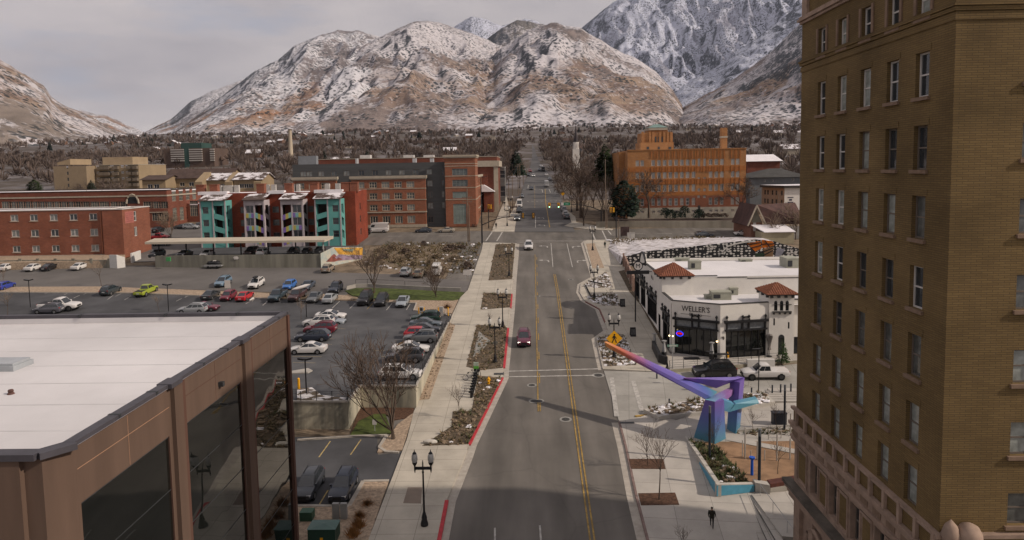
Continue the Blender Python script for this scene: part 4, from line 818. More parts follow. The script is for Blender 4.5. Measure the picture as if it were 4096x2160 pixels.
x0,Y=-165,160;cx=[-160.2,-155.45,-150.7,-145.95,-141.2,-136.4,-131.6,-126.8,-121.6,-116.9,-112.1,-107.35,-102.6]
ops=[(c-.95-x0,c+.95-x0,a,b,'pair')for c in cx for a,b in((20.3,21.85),(16.55,18.2),(12.85,14.4))]
t=block('brick_apartment_building','three storey red brick block with white paired windows and snow on its flat roof','apartment building',x0,-99.9,Y,171,11.2,22.7,RBR,SNOWR,ops,panes=MIXP,cope=WFRAME,sill=.06,sm=CREAM,fw_=.13)
block('','','',-99.9,-95.1,Y-.8,171,11.2,22.72,RBR,SNOWR,(),[(4.6,5.9,19.6,22.0,'sash'),(4.6,5.9,15.9,18.2,'pair')],panes=[LGREY],cope=WFRAME,t=t,fw_=.16)
p0=PX(*A1(1250,722),-95.1);p1=PX(*A1(1348,830),-95.1);m2=MB();m2.box(-95.1,-95.06,160.2,163.9,19.3,22.15);m2.build('faded_sign',mat('faded_pink_sign',(.36,.13,.105),.9,.15,1.2),t)
for i in range(5):m2=MB();m2.box(-95.06,-95.05,160.7,163.4,19.75+i*.47,19.86+i*.47);m2.build('sign_line',mat('faded_sign_ink',(.25,.07,.08),.9,.2,2),t)
m2=MB();m2.box(-100.8,-100.62,Y-.14,Y-.01,11.4,22.5);m2.build('downpipe',mat('copper_brown_pipe',(.33,.13,.07),.7,var=0),t)
m2=MB();m2.box(x0,-99.95,Y-.25,Y-.003,11.2,12.05);m2.build('stone_plinth',CONCF,t)
def rwall(label,pts,h,mt=WALLC,w=.3,name='retaining_wall',base=None,cap=None):
 q=[G(*p)for p in pts];t=thing(name,label,'wall',q[len(q)//2]);mb=MB()
 hs=h if isinstance(h,(list,tuple))else[h]*len(q)
 for(a,b),(ha,hb)in zip(zip(q,q[1:]),zip(hs,hs[1:])):
  d=(b-a).normalized();n=Vector((d.y,-d.x,0)).normalized()*w;c=[a,b,b-n,a-n];hh=[ha,hb,hb,ha]
  mb.prism([(p.x,p.y,p.z-.6)for p in c],[(p.x,p.y,p.z+k)for p,k in zip(c,hh)])
 mb.build('wall',mt,t);return t,q
t,q=rwall('low tan concrete retaining wall with piers below the red brick block',[A1(-400,1318),A1(0,1290),A1(210,1285),A1(520,1283),A1(1105,1285)],1.75)
m2=MB()
for i in range(6):p=q[2].lerp(q[4],i/5);m2.box(p.x-.35,p.x+.35,p.y-.18,p.y,p.z-.2,p.z+2.1)
m2.build('piers',WALLC,t);
mb=MB();mb.prism([(p.x,p.y,8)for p in(q[0],q[4],Vector((-95,159.5,0)),Vector((-165,159.9,0)))],[(q[0].x,q[0].y+.3,q[0].z+1.6),(q[4].x,q[4].y+.3,q[4].z+1.6),(-95,159.2,12.0),(-165,159.9,12.0)]);struct(mb,'gravel_slope',GRAV)
rwall('white painted curved concrete wall end beside the garage ramp',[A1(1105,1287),A1(1180,1292),A1(1262,1280)],[2.9,3.0,2.3],mat('white_painted_concrete',(.62,.6,.57),.9,.06,1))
rwall('white painted wall section along the ramp',[A1(1330,1235),A1(1420,1195)],[2.2,2.0],mat('white_painted_concrete',(.62,.6,.57),.9,.06,1))
t,q=rwall('long stained concrete retaining wall below the carport',[A1(1565,1278),A2(300,1285),A2(900,1285),A2(1475,1283)],[2.5,2.75,2.85,2.95],mat('carport_wall_concrete',(.2,.19,.155),.92,.3,.5,streak=True,bump=.15,bsc=4))
WY=q[1].y;LZ=12.35
mb=MB();mb.prism([(q[0].x,q[0].y+.25,8),(q[3].x,q[3].y+.25,8),(-44,168,8),(-82.5,168,8)],[(q[0].x,q[0].y+.25,LZ),(q[3].x,q[3].y+.25,LZ),(-44,168,LZ),(-82.5,168,LZ)]);struct(mb,'carport_parking',ASPHD)
for k,(u,cc,r)in enumerate((((612,1187),WFRAME,.55),((1062,1195),WFRAME,.3),((885,1195),PLATE,.45))):
 p=AT(*A2(*u),WY-.6);m2=MB();m2.blob((p.x,p.y,p.z),(r,.03,r*.7),n=9,jit=.2);tag(m2.build('wall_patch',cc),['white splash of paint left of the sign on the carport wall','small white paint mark right of the sign on the carport wall','pale paper sign fixed on the carport wall'][k],'wall mark')
p=AT(*A1(1700,1200),WY-.3);m2=MB();m2.box(p.x-.45,p.x+.45,p.y-.4,p.y,p.z-.4,p.z+.5);tag(m2.build('green_utility_box',mat('green_plastic',(.06,.25,.09),.6,var=0)),'bright green box hung on the concrete carport wall','utility box')
t=thing('carport','long flat beige roofed carport on dark posts above the retaining wall','carport',(-62,WY+4,LZ))
a,b,c,d=AT(*A2(-305,1030),WY+.8),AT(*A2(1505,1042),WY-.2),AT(*A2(1592,1000),WY+5.2),AT(*A2(-215,990),WY+6)
zf=(a.z+b.z)/2;mb=MB();mb.prism([(a.x,a.y,zf-.05),(b.x,b.y,zf-.05),(c.x,b.y+5.6,zf+.12),(d.x,a.y+5.6,zf+.12)],[(a.x,a.y,zf+.42),(b.x,b.y,zf+.42),(c.x,b.y+5.6,zf+.72),(d.x,a.y+5.6,zf+.72)]);mb.build('roof',mat('beige_metal_roof',(.46,.4,.315),.75,.06,.4),t)
for i in range(7):x=a.x+1.5+(b.x-a.x-3)*i/6;m2=MB();m2.box(x-.12,x+.12,WY+3.6,WY+3.84,LZ,zf-.04);m2.build('post',BLACKM if i<6 else WFRAME,t)
m2=MB();m2.box(a.x,b.x,WY+5.6,WY+5.8,zf-.25,zf-.06);m2.build('beam',DARKM,t)
TQ=mat('turquoise_stucco',(.115,.33,.305),.88,.08,.5);LIL=mat('pale_lilac_trim',(.42,.37,.38),.85,.08,1);PUR=mat('purple_panel',(.2,.13,.36),.8,.1,1);YEL=mat('olive_yellow_panel',(.42,.36,.09),.8,.1,1);PTQ=mat('pale_teal_panel',(.2,.4,.38),.8,.1,1);DOPEN=mat('stair_recess_shade',(.025,.018,.016),.95,var=0)
TY=168.0
pt=lambda x,y,Y=TY:AT(*A2(x,y),Y)
xl,xr=pt(245,700,TY+4).x+.6,pt(1835,700,TY+6).x;ztop=pt(540,535,TY+4).z
t=block('apartment_complex','red brick apartment row fronted by four turquoise and patchwork stair towers','apartment building',xl,xr,TY+4,TY+17,LZ-1,ztop,brick('oxblood_brick',(.27,.055,.028),(.2,.042,.024),(.13,.05,.035),1,.5,.2,.02,.2),SNOWR,[(pt(650,600,TY+4).x-xl+k,pt(650,600,TY+4).x-xl+k+1.3,z,z+1.6)for k in(0,)for z in(14,17.3,20.6)]+[(pt(975,600,TY+4).x-xl,pt(975,600,TY+4).x-xl+1.7,z,z+1.6)for z in(14,17.3,20.6)]+[(pt(1335,600,TY+4).x-xl,pt(1335,600,TY+4).x-xl+1.4,z,z+1.6)for z in(14,17.3,20.6)],[(4.5,5.7,z,z+1.7)for z in(14.2,17.5,20.8)],panes=[DGLASS,LGREY],fm=BFRAME)
for x0p,x1p,kind in((245,550,0),(690,940,1),(1060,1300,2),(1400,1680,3)):
 a,b=pt(x0p,700).x,pt(x1p,700).x;
 a+=.25;b-=1.15 if kind in(0,1)else .4
 w=b-a;z0,z1=LZ-.9,pt(400,612).z;wm=TQ if kind in(0,3)else LIL;left_win=kind in(0,1)
 ww=w*.5;sx=(a+.2,a+ww)if left_win else(b-ww,b-.2);ox=(a+ww+.25,b-.3)if left_win else(a+.3,b-ww-.25)
 zs=[14.2,17.35,20.5]
 wops=[((sx[0]+sx[1])/2-a-.75-(.4 if left_win else-.4),(sx[0]+sx[1])/2-a+.75-(.4 if left_win else-.4),z+.35,z+2.0)for z in zs]if kind in(0,3)else[(sx[0]-a+.1,sx[1]-a-.15,z+.3,z+2.25,'pair')for z in zs]
 sop=[(ox[0]-a,ox[1]-a,z-.55,z+2.3)for z in zs]
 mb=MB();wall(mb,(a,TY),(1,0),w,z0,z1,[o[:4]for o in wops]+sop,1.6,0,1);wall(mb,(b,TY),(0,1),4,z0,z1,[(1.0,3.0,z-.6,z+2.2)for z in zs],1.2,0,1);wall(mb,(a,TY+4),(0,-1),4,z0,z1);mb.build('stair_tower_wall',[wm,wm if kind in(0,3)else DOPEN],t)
 for o in wops:window(t,(a,TY),(1,0),o[:4],.3,o[4]if len(o)>4 else 'sash',LIL if kind in(1,2)else BFRAME,DGLASS,fwid=.09)
 m2=MB();m2.box(a+.2,b-.2,TY+1.75,TY+1.85,z0,z1-.1);m2.build('stair_recess_wall',DOPEN if kind in(0,3)else mat('shaded_brick_recess',(.11,.03,.02),.95,.2,1),t)  # shade of the open stair landings painted into these recess colours
 for i,z in enumerate(zs):
  s_=1 if left_win else-1;m2=MB();e=.75;L_,R_=ox[0]-.04,ox[1]+.04;zl,zr_=(z-.1,z-.1-e)if left_win else(z-.1-e,z-.1)
  cols_=[TQ]if kind in(0,3)else[PTQ,YEL,PUR]if kind==1 else[PUR,YEL,PTQ]
  for j,cm in enumerate(cols_):
   f0,f1=j/len(cols_),(j+1)/len(cols_);m3=MB();xa,xb=L_+(R_-L_)*f0,L_+(R_-L_)*f1;za,zb_=zl+(zr_-zl)*f0,zl+(zr_-zl)*f1
   m3.prism([(xa,TY-.06,za-.75),(xb,TY-.06,zb_-.75),(xb,TY+.08,zb_-.75),(xa,TY+.08,za-.75)],[(xa,TY-.06,za+.55),(xb,TY-.06,zb_+.55),(xb,TY+.08,zb_+.55),(xa,TY+.08,za+.55)]);m3.build('stair_parapet',cm,t)
  m3=MB();m3.prism([(b+.06,TY+.9,z-.9),(b+.06,TY+3.1,z-1.7),(b-.08,TY+3.1,z-1.7),(b-.08,TY+.9,z-.9)],[(b+.06,TY+.9,z+.3),(b+.06,TY+3.1,z-.5),(b-.08,TY+3.1,z-.5),(b-.08,TY+.9,z+.3)]);m3.build('stair_parapet',TQ if kind in(0,3)else LIL,t)
 if kind in(1,2):
  for i,z in enumerate(zs[1:]):
   for j,cm in enumerate(([YEL,PTQ,PUR],[PUR,PTQ,YEL])[(i+kind)%2]):
    m3=MB();xa=sx[0]+.1+(sx[1]-sx[0]-.25)*j/3;m3.box(xa,xa+(sx[1]-sx[0]-.25)/3,TY-.05,TY-.003,z-.85,z+.25);m3.build('colour_panel',cm,t)
 for x in(a,a+ww+.02 if left_win else b-ww-.02,b):m3=MB();m3.box(x-.16,x+.16,TY-.1,TY-.004,z0,z1);m3.build('corner_trim',LIL,t)
 m3=MB();m3.prism([(a-.4,TY-.7,z1-.05),(b+.4,TY-.7,z1-.05),(b+.4,TY+3.95,z1+1.3),(a-.4,TY+3.95,z1+1.3)],[(a-.4,TY-.7,z1+.15),(b+.4,TY-.7,z1+.15),(b+.4,TY+3.95,z1+1.5),(a-.4,TY+3.95,z1+1.5)],0,1);m3.build('shed_roof',[BROOF,MIXROOF if kind!=0 else MIXROOF],t)
for x0p,x1p in((255,545),(960,1115),(1415,1695)):m3=MB();p,q_=pt(x0p,540,TY+5),pt(x1p,540,TY+5);m3.box(p.x,q_.x,TY+3.6,TY+5.2,ztop-.35,ztop+.45);m3.build('snowy_parapet',SNOWR,t)
for x in(400,870,1150,1405,265,1720,1805):p=pt(x,540,TY+6);m3=MB();m3.box(p.x-1.0,p.x+1.0,TY+5.4,TY+6.8,ztop-.3,ztop+2.0);m3.box(p.x-1.1,p.x+1.1,TY+5.3,TY+6.9,ztop+2.0,ztop+2.25);m3.build('chimney',RBR,t)
for x in(450,515,560,625,930,995,1200,1235,1535,1640):p=pt(x,500,TY+9);m3=MB();m3.box(p.x-.6,p.x+.6,TY+8.6,TY+9.4,ztop,ztop+1.9);tag(m3.build('air_conditioner',mat('beige_metal_unit',(.42,.4,.37),.6,.1,1)),'white cabinet air conditioner on the turquoise apartment roof','air conditioner','rooftop air conditioners on the turquoise apartments')
AY=201.6;q3=lambda x,y,Y=AY:AT(*A3(x,y),Y);Xa,Xb=-68.6,q3(965,500).x;zt=q3(900,222).z;zb=13.9
gops=[(q3(x,300).x-Xa,q3(x,300).x-Xa+1.75,29.35,30.95,'pair')for x in(-500,-440,-320,-190,-65,85,222,358,492,630,765)]+[(q3(915,300).x-Xa,q3(945,300).x-Xa,z,z+1.9)for z in(29.0,25.8,22.5,19.3)]+[(q3(770,300).x-Xa,q3(828,300).x-Xa,z,z+1.9,'pair')for z in(25.8,22.4,19.2,15.1)]
t=block('apartment_building','long brick and charcoal apartment building with cream bands and a corner brick tower','apartment building',Xa,Xb+.2,AY,AY+16,zb,zt,GREYS,SNOWR,gops,fm=BFRAME,panes=[LGREY,LGLASS,DGLASS],fw_=.12)
for a,b in((q3(-560,400).x,q3(-130,400).x),(q3(20,400).x,q3(762,400).x)):
 n=5 if a>-55 else 3;step=3.68;st=q3(80,500).x-a-.1 if n==5 else .9
 ops=[(st+step*i,st+step*i+2.35,z,z+h,s_)for i in range(n)for z,h,s_ in((25.65,1.85,'grid'),(22.3,1.9,'grid'),(18.9,1.85,'grid'),(15.1,2.3,'triple'))]
 block('','','',a,b,AY-1.1,AY-.02,zb,28.6,OBR,CREAM,ops,t=t,fm=CREAM,panes=[LGREY,DGLASS,LGREY,LGLASS],fw_=.2,wname='brick_bay')
 for z,h,o in((28.45,.75,.45),(28.15,.3,.25),(25.3,.2,.1),(22.0,.2,.1),(18.3,.35,.2),(zb,.9,.08)):m2=MB();m2.box(a-o,b+o,AY-1.1-o,AY-1.103,z,z+h);m2.box(b+.003,b+o,AY-1.1,AY-.03,z,z+h);m2.build('cream_band',CREAM,t)
Xc,Xd=q3(965,500).x,q3(1265,400).x
ops=[(q3(1032,300).x-Xc,q3(1185,300).x-Xc,z,z+1.95,'grid4')for z in(29.0,25.7,22.25)]+[(q3(1042,600).x-Xc,q3(1172,600).x-Xc,14.7,20.6,'grid4')]
block('','','',Xc,Xd,AY-1.6,AY+9,zb,34.6,OBR,SNOWR,ops,(),t=t,fm=mat('grey_green_frame',(.2,.23,.22),.6,var=0),panes=[LGREY,mat('pale_green_pane',(.2,.24,.22),.2,.2,.7,spec=.6)],fw_=.12,wname='brick_tower')
for z,h,o in((34.4,.55,.5),(34.05,.34,.3),(32.3,.18,.08),(28.7,.18,.08),(25.3,.18,.08),(21.8,.18,.08),(31.6,.18,.06)):m2=MB();m2.box(Xc-o,Xd+o,AY-1.6-o,AY-1.603,z,z+h);m2.box(Xd+.003,Xd+o,AY-1.6,AY+9,z,z+h);m2.build('cream_band',CREAM,t)
eops=[(3+3.6*i,5+3.6*i,z,z+1.9,'pair')for i in range(8)for z in(25.7,22.3,18.9,15.4)]
block('','','',Xd-6,Xd-.3,AY+9.02,AY+42,zb,28.4,OBR,SNOWR,(),eops,t=t,fm=CREAM,panes=[LGREY,DGLASS],wname='brick_wing')
for z,h,o in((28.2,.7,.4),(25.2,.18,.1),(21.8,.18,.1),(18.3,.25,.12)):m2=MB();m2.box(Xd-.297,Xd-.3+o,AY+9.03,AY+42,z,z+h);m2.build('cream_band',CREAM,t)
m2=MB();m2.box(q3(440,300).x,q3(1,1).x,AY+5,AY+6,zt,zt+.02)if False else None
for x,w,h in((-420,5.5,2.6),(650,1.0,1.3),(825,1.0,1.2),(70,.5,1.6)):p=q3(x,200,AY+6);m2=MB();m2.box(p.x-w/2,p.x+w/2,AY+5,AY+7,zt-.2,zt+h);m2.build('roof_unit',GREYM if w<4 else mat('grey_penthouse',(.16,.17,.18),.8,.08,1),t)
BY=236;q3b=lambda x,y:AT(*A3(x,y),BY)
a,b=q3b(-400,200).x,q3b(1478,200).x
t=block('brick_hall','low dark brick hall with white cornice rising behind the charcoal apartment building','hall',a,b,BY,BY+30,15,q3b(1400,168).z,DBR,SNOWR,(),[(8+5*i,9.2+5*i,20,30)for i in range(4)],pm=DGLASS,cope=CREAM)
m2=MB();m2.box(q3b(1260,210).x,b+.7,BY-.9,BY-.01,q3b(1400,268).z,q3b(1400,208).z);m2.box(b+.01,b+.7,BY,BY+30,q3b(1400,268).z,q3b(1400,208).z);m2.build('cream_cornice',CREAM,t)
m2=MB();m2.box(b-1.2,b+.35,BY-.5,BY-.012,16,q3b(1400,270).z-.02);m2.build('corner_pilaster',CREAM,t)
for x in(110,558,765):p=q3b(x,168);m2=MB();m2.box(p.x-1.8,p.x+1.8,BY+6,BY+9,p.z-3,p.z+.7);m2.build('roof_unit',mat('beige_metal_unit',(.42,.4,.37),.6,.1,1),t)
p=AT(*A3(1440,520),232);t=thing('small_house','small gabled house with a white snowy roof beside the brick apartment wing','house',(p.x,232,15));x0=AT(*A3(1345,520),232).x;x1=AT(*A3(1440,520),232).x
mb=MB();mb.box(x0,x1,232,240,14.5,AT(*A3(1400,520),232).z);mb.build('wall',DBR,t);zz=AT(*A3(1400,520),232).z;ap=AT(*A3(1345,450),236).z
mb=MB();mb.prism([(x0-2.5,231.5,zz),(x1+.6,231.5,zz),(x1+.6,240.5,zz),(x0-2.5,240.5,zz)],[(x0-2.5,231.5,ap),(x0+.1,231.6,ap),(x0+.1,240.4,ap),(x0-2.5,240.5,ap)]);mb.build('roof',SNOWR,t)
x0=AT(*A3(1480,300),262).x;x1=AT(*A3(1555,300),262).x;block('grey_building','narrow grey building with a white ledge beyond the brick hall','building',x0,x1,262,275,18,AT(*A3(1520,275),262).z,mat('grey_stucco',(.15,.145,.14),.9,.1,.5),SNOWR,[(1,3,20,24),(1,3,27,30)],pm=DGLASS,cope=WFRAME)
p=AT(*A2(1168,185),560);pz=AT(*A2(1165,-110),560).z;gb=gz(0,560);r1=1.6;t=thing('chimney_stack','tall pale concrete chimney stack behind the apartment roofs','chimney',(p.x,560,gb))
mb=MB();mb.lathe((p.x,560,gb),[(r1*1.25,0),(r1*.8,(pz-gb)*.96)],16);mb.build('shaft',mat('pale_chimney_concrete',(.46,.385,.29),.9,.12,.3,streak=True),t,smooth=50);mb=MB();mb.lathe((p.x,560,gb),[(r1*.9,(pz-gb)*.96),(r1*.9,pz-gb),(r1*.5,pz-gb)],16);mb.build('rim',mat('dark_chimney_rim',(.14,.11,.08),.9,.1,1),t,smooth=50)
SY=208;a1=lambda x,y,Y=SY:AT(*A1(x,y),Y);x0=-185;xe=a1(1680,600).x;zt=a1(800,520).z
ops=[(a1(x,640).x-x0,a1(x,640).x-x0+3.0,a1(x,668).z-.6,a1(x,620).z,'grid4')for x in(15,87,158,230,303,375,447,520,592,663,736,810,900,1000,1110,1185,1440,1520,1592)]+[(a1(x,780).x-x0,a1(x,780).x-x0+3.0,a1(x,815).z,a1(x,735).z,'grid4')for x in(1530,1600)]
t=block('brick_school','long two storey dark brick school with a cream band and gridded windows','school',x0,xe,SY,SY+25,14,zt,DBR,SNOWR,ops,[(3+4.4*i,5.6+4.4*i,z,z+4.2,'grid4')for i in range(4)for z in(16,22.3)],fm=CREAM,panes=[LGREY,DGLASS],cope=mat('dark_parapet_cap',(.06,.055,.05),.9,var=0))
m2=MB();m2.box(x0,xe+.12,SY-.12,SY-.003,a1(800,580).z,a1(800,566).z);m2.box(xe+.003,xe+.12,SY,SY+25,a1(800,580).z,a1(800,566).z);m2.build('cream_band',CREAM,t)
m2=MB();m2.box(x0,xe+.15,SY-.15,SY-.13,a1(1600,730).z,a1(1600,722).z);m2.build('cream_band',CREAM,t)
m2=MB();m2.tube([(a1(1335,640).x+1.9*cos(k*pi/8),SY-.04,a1(1335,640).z+2.8*sin(k*pi/8))for k in range(9)],.3,5);m2.build('arch',CREAM,t);m2=MB();m2.add([(a1(1335,640).x+1.8*cos(k*pi/8),SY-.02,a1(1335,640).z+2.7*sin(k*pi/8))for k in range(9)],[tuple(range(9))]);m2.build('arched_window',DGLASS,t)
x2=a1(2300,640,SY+18).x;block('','','',xe+.05,x2,SY+12,SY+30,15,a1(1900,640,SY+12).z,DBR,SNOWR,[(1+3.6*i,3.6+3.6*i,17,22,'grid4')for i in range(5)],t=t,fm=CREAM,panes=[LGREY],wname='brick_annexe')
MY=285;m1=lambda x,y,Y=MY:AT(*A1(x,y),Y);xa,xb,xc=m1(635,300).x,m1(960,300).x,m1(1395,300).x;zt=m1(1000,255).z
ops=[(m1(x,300).x-xb,m1(x,300).x-xb+1.25,m1(0,y+26).z+.1,m1(0,y).z,'pair')for x in(968,1088,1120,1218,1262)for y in(275,335,395)]
bal=[(m1(x,300).x-xb,m1(x,300).x-xb+2.3,m1(0,y+50).z,m1(0,y).z)for x in(1000,1056,1145,1285,1335)for y in(265,325,385,440)]
t=block('midrise_apartments','tan mid rise apartment block with dark stacked balconies','apartment building',xb,xc,MY,MY+22,18,zt,TANW,SNOWR,ops,t=None,fm=WFRAME,pm=LGREY,cope=CREAM,fw_=.25)
for o in bal:
 m2=MB();m2.box(xb+o[0],xb+o[1],MY-.06,MY-.005,o[2]+1.4,o[3]-.2);m2.build('balcony_recess_panel',mat('balcony_recess_shade',(.1,.085,.065),.9,var=0),t);m2=MB();m2.box(xb+o[0]-.1,xb+o[1]+.1,MY-1.3,MY-.004,o[2],o[2]+1.3);m2.build('balcony',mat('brown_balcony_rail',(.17,.135,.1),.8,.15,1),t)  # flat panel on the wall, balcony recess shade painted into its colour
block('','','',xa,xb-.02,MY-6,MY+16,18,m1(850,262).z,mat('tan_brick_wall',(.27,.205,.135),.92,.06,.4),SNOWR,[(m1(765,300).x-xa,m1(783,300).x-xa,m1(0,y+32).z,m1(0,y).z)for y in(270,330,390,450)],t=t,pm=DGLASS,fm=BFRAME,wname='blank_wall')
block('','','',m1(972,200).x,m1(1278,200).x,MY+4,MY+16,zt-.5,m1(1000,172).z,TANW,SNOWR,(),t=t,wname='penthouse')
m2=MB();a,b=m1(640,240).x,m1(770,240).x;m2.prism([(a,MY-4,m1(0,262).z),(b,MY-4,m1(0,262).z),(b,MY+10,m1(0,262).z),(a,MY+10,m1(0,262).z)],[(a,MY-4,m1(0,240).z),(b,MY-4,m1(0,205).z),(b,MY+10,m1(0,205).z),(a,MY+10,m1(0,240).z)]);m2.build('stair_head',TANW,t)
DY=520;d2=lambda x,y:AT(*A2(x,y),DY);xa,xb=d2(-115,100).x,d2(390,100).x
t=block('tower_block','distant brown tower block with white balcony bands and a dark green penthouse','apartment building',xa,xb,DY,DY+25,30,d2(100,85).z,mat('dark_brown_facade',(.11,.075,.06),.9,.1,.1),BROOF)
for r in range(6):
 z=d2(0,104+22*r).z
 for u0,u1 in((-45,88),(140,270),(350,392)):m2=MB();m2.box(d2(u0,0).x,d2(u1,0).x,DY-1.2,DY-.01,z-.1,z+.75);m2.build('balcony_band',mat('pale_balcony_band',(.4,.37,.34),.9,.05,.2),t)
m2=MB();m2.box(d2(35,0).x,d2(245,0).x,DY+3,DY+20,d2(0,88).z,d2(0,30).z);m2.build('penthouse',mat('dark_green_cladding',(.035,.075,.065),.8,.1,.2),t)
m2=MB();m2.box(d2(88,0).x,d2(138,0).x,DY-.6,DY-.02,32,d2(0,78).z);m2.build('stair_core',mat('dark_green_cladding',(.035,.075,.065),.8,.1,.2),t)
def gable(t,x0,x1,y0,y1,z0,ze,zr,wm,rm,axis='x',ov=.6,ops=None):
 mb=MB();wall(mb,(x0,y0),(1,0),x1-x0,z0,ze,ops or[],.2);wall(mb,(x1,y0),(0,1),y1-y0,z0,ze);wall(mb,(x1,y1),(-1,0),x1-x0,z0,ze);wall(mb,(x0,y1),(0,-1),y1-y0,z0,ze)
 if axis=='x':ym=(y0+y1)/2;[mb.add([(x,y0,ze),(x,y1,ze),(x,ym,zr)],[(0,1,2)])for x in(x0,x1)]
 else:xm=(x0+x1)/2;[mb.add([(x0,y,ze),(x1,y,ze),(xm,y,zr)],[(0,1,2)])for y in(y0,y1)]
 mb.build('wall',wm,t);mb=MB();th=.18
 if axis=='x':
  k=(zr-ze)/(ym-y0)
  for s_,ye in((-1,y0-ov),(1,y1+ov)):
   zz=ze-ov*k;mb.prism([(x0-ov,ye,zz),(x1+ov,ye,zz),(x1+ov,ym,zr),(x0-ov,ym,zr)],[(x0-ov,ye,zz+th),(x1+ov,ye,zz+th),(x1+ov,ym,zr+th),(x0-ov,ym,zr+th)])
 else:
  k=(zr-ze)/(xm-x0)
  for xe_ in(x0-ov,x1+ov):
   zz=ze-ov*k;mb.prism([(xe_,y0-ov,zz),(xm,y0-ov,zr),(xm,y1+ov,zr),(xe_,y1+ov,zz)],[(xe_,y0-ov,zz+th),(xm,y0-ov,zr+th),(xm,y1+ov,zr+th),(xe_,y1+ov,zz+th)])
 mb.build('roof',rm,t)
 for o in ops or[]:window(t,(x0,y0),(1,0),o,.2,'pair',WFRAME,DGLASS,fwid=.12)
for k,(f,u0,u1,ve,vr,vb,Y,rm,lab,nw)in enumerate(((A1,1405,1640,425,385,500,262,BROOF,'tan town house with plain brown roof left of the long row',2),(A1,1640,2300,412,328,520,270,BROOF,'longest tan town house with a broad brown roof and four small windows',6),(A2,275,530,405,345,520,258,MIXROOF,'tan town house with a strip of snow on its brown roof',4),(A2,570,860,405,345,520,255,MIXROOF,'tan town house with the snowiest roof next to the charcoal building',4))):
 g_=lambda x,y:AT(*f(x,y),Y);x0,x1=g_(u0,0).x,g_(u1,0).x;ze,zr=g_(0,ve).z,AT(*f(0,vr),Y+6).z;t=thing('town_house',lab,'house',((x0+x1)/2,Y,18))
 gable(t,x0,x1,Y,Y+12,16,ze,zr,TANW,rm,'x',.7,[(2+(x1-x0-4)*i/nw,2+(x1-x0-4)*i/nw+2.0,z,z+1.6)for i in range(nw)for z in(ze-3.4,ze-6.8)])
for k in range(3):
 p=AT(*A2((255,555,845)[k],340),256);t=thing('chimney_gable','tan stuccoed party wall rising above the town house roofs','wall',(p.x,256,18),0,'party walls between the town houses');m2=MB();m2.prism([(p.x-1.4,254,17),(p.x+1.4,254,17),(p.x+1.4,262,17),(p.x-1.4,262,17)],[(p.x-1.4,254,p.z-3),(p.x+1.4,254,p.z-3),(p.x+1.4,262,p.z+.6),(p.x-1.4,262,p.z+.6)]);m2.build('wall',TANW,t)
OY=204.2;b1=lambda x,y,Y=OY:AT(*B1(x,y),Y);xa,xb=b1(300,500).x,b1(1587,500).x;zb=14.6;zt=b1(900,375).z
wx=[388,440,560,623,686,748,811,874,937,1002,1188,1250,1312,1430,1484]
ops=[]
for x in wx:
 for(y0,y1,st)in((488,545,'pair'),(622,682,'pair'),(758,828,'pair'),(905,978,'sash')):
  ops.append((b1(x-2,0).x-xa,b1(x+37,0).x-xa,b1(900,y1+3).z,b1(900,y0-3).z,st))
 ops.append((b1(x,0).x-xa,b1(x+34,0).x-xa,b1(900,1056).z,b1(900,1034).z,'sash'))
for x in(1063,1126):
 for y0,y1 in((478,605),(680,740),(800,835),(875,905)):ops.append((b1(x,0).x-xa,b1(x+28,0).x-xa,b1(900,y1).z,b1(900,y0).z,'pair'))
t=block('art_deco_building','large orange brick art deco building with ribbed parapet and stepped central tower','public building',xa,xb,OY,OY+22,zb,zt,YBR,SNOWR,ops,panes=[LGLASS,mat('bright_blind',(.42,.4,.36),.3,.2,1),LGLASS,LGREY],fm=WFRAME,fw_=.17,depth=.3)
OBD=brick('deep_orange_brick',(.38,.145,.042),(.32,.115,.036),(.3,.14,.06),1,.6,.25,.02,.1);RB2=brick('russet_brick',(.24,.085,.045),(.2,.07,.038),(.2,.12,.09),1,.6,.25,.02,.12)
m2=MB();zl,zh=b1(900,1003).z,b1(900,880).z;wall(m2,(xa-.06,OY-.07),(1,0),xb-xa+.12,zl,zh,[(o[0]+.06-.03,o[1]+.06+.03,o[2],o[3])for o in ops if zl<o[2]<zh],.06);m2.build('russet_base',RB2,t)
m2=MB();wall(m2,(xa-.06,OY-.09),(1,0),xb-xa+.12,zb,zl,[(o[0]+.03,o[1]+.09,o[2],o[3])for o in ops if o[2]<zl],.08);m2.quad((xa-.06,OY-.09,zl),(xb+.06,OY-.09,zl),(xb+.06,OY,zl),(xa-.06,OY,zl));m2.build('foundation',CONCF,t)
for x in wx[2:]+[1063,1126]:
 for y0,y1 in((388,470),(558,618),(694,752)):
  for dx in(-4,36):p=b1(x+dx,y1);m2=MB();m2.box(p.x-.14,p.x+.14,OY-.16,OY-.004,p.z,b1(900,y0).z);m2.build('brick_rib',OBD,t)
for y0,y1 in((832,872),(560,612),(696,748)):m2=MB();m2.box(xa,xb,OY-.05,OY-.003,b1(900,y1).z,b1(900,y0).z);m2.build('spandrel_band',OBD,t)
m2=MB();m2.box(xa-.15,xb+.15,OY-.2,OY+.3,zt-.1,zt+.2);m2.build('parapet_coping',YBR,t)
x0=b1(205,500,OY+6).x;block('','','',x0,xa-.02,OY+6,OY+22,zb,b1(300,405,OY+6).z,YBR,SNOWR,(),t=t,wname='side_wing')
for(u0,u1,v0,v1,dy,m_)in((440,800,300,385,7,YBR),(455,790,195,300,8,YBR),(530,735,160,195,9,YBR),(530,735,138,161,8.6,CREAM)):
 p,q_=b1(u0,v0,OY+dy),b1(u1,v1,OY+dy);m2=MB();m2.box(p.x,q_.x,OY+dy,OY+dy+9.5-(dy-7),q_.z-.02,p.z);m2.build('tower_stage',m_,t)
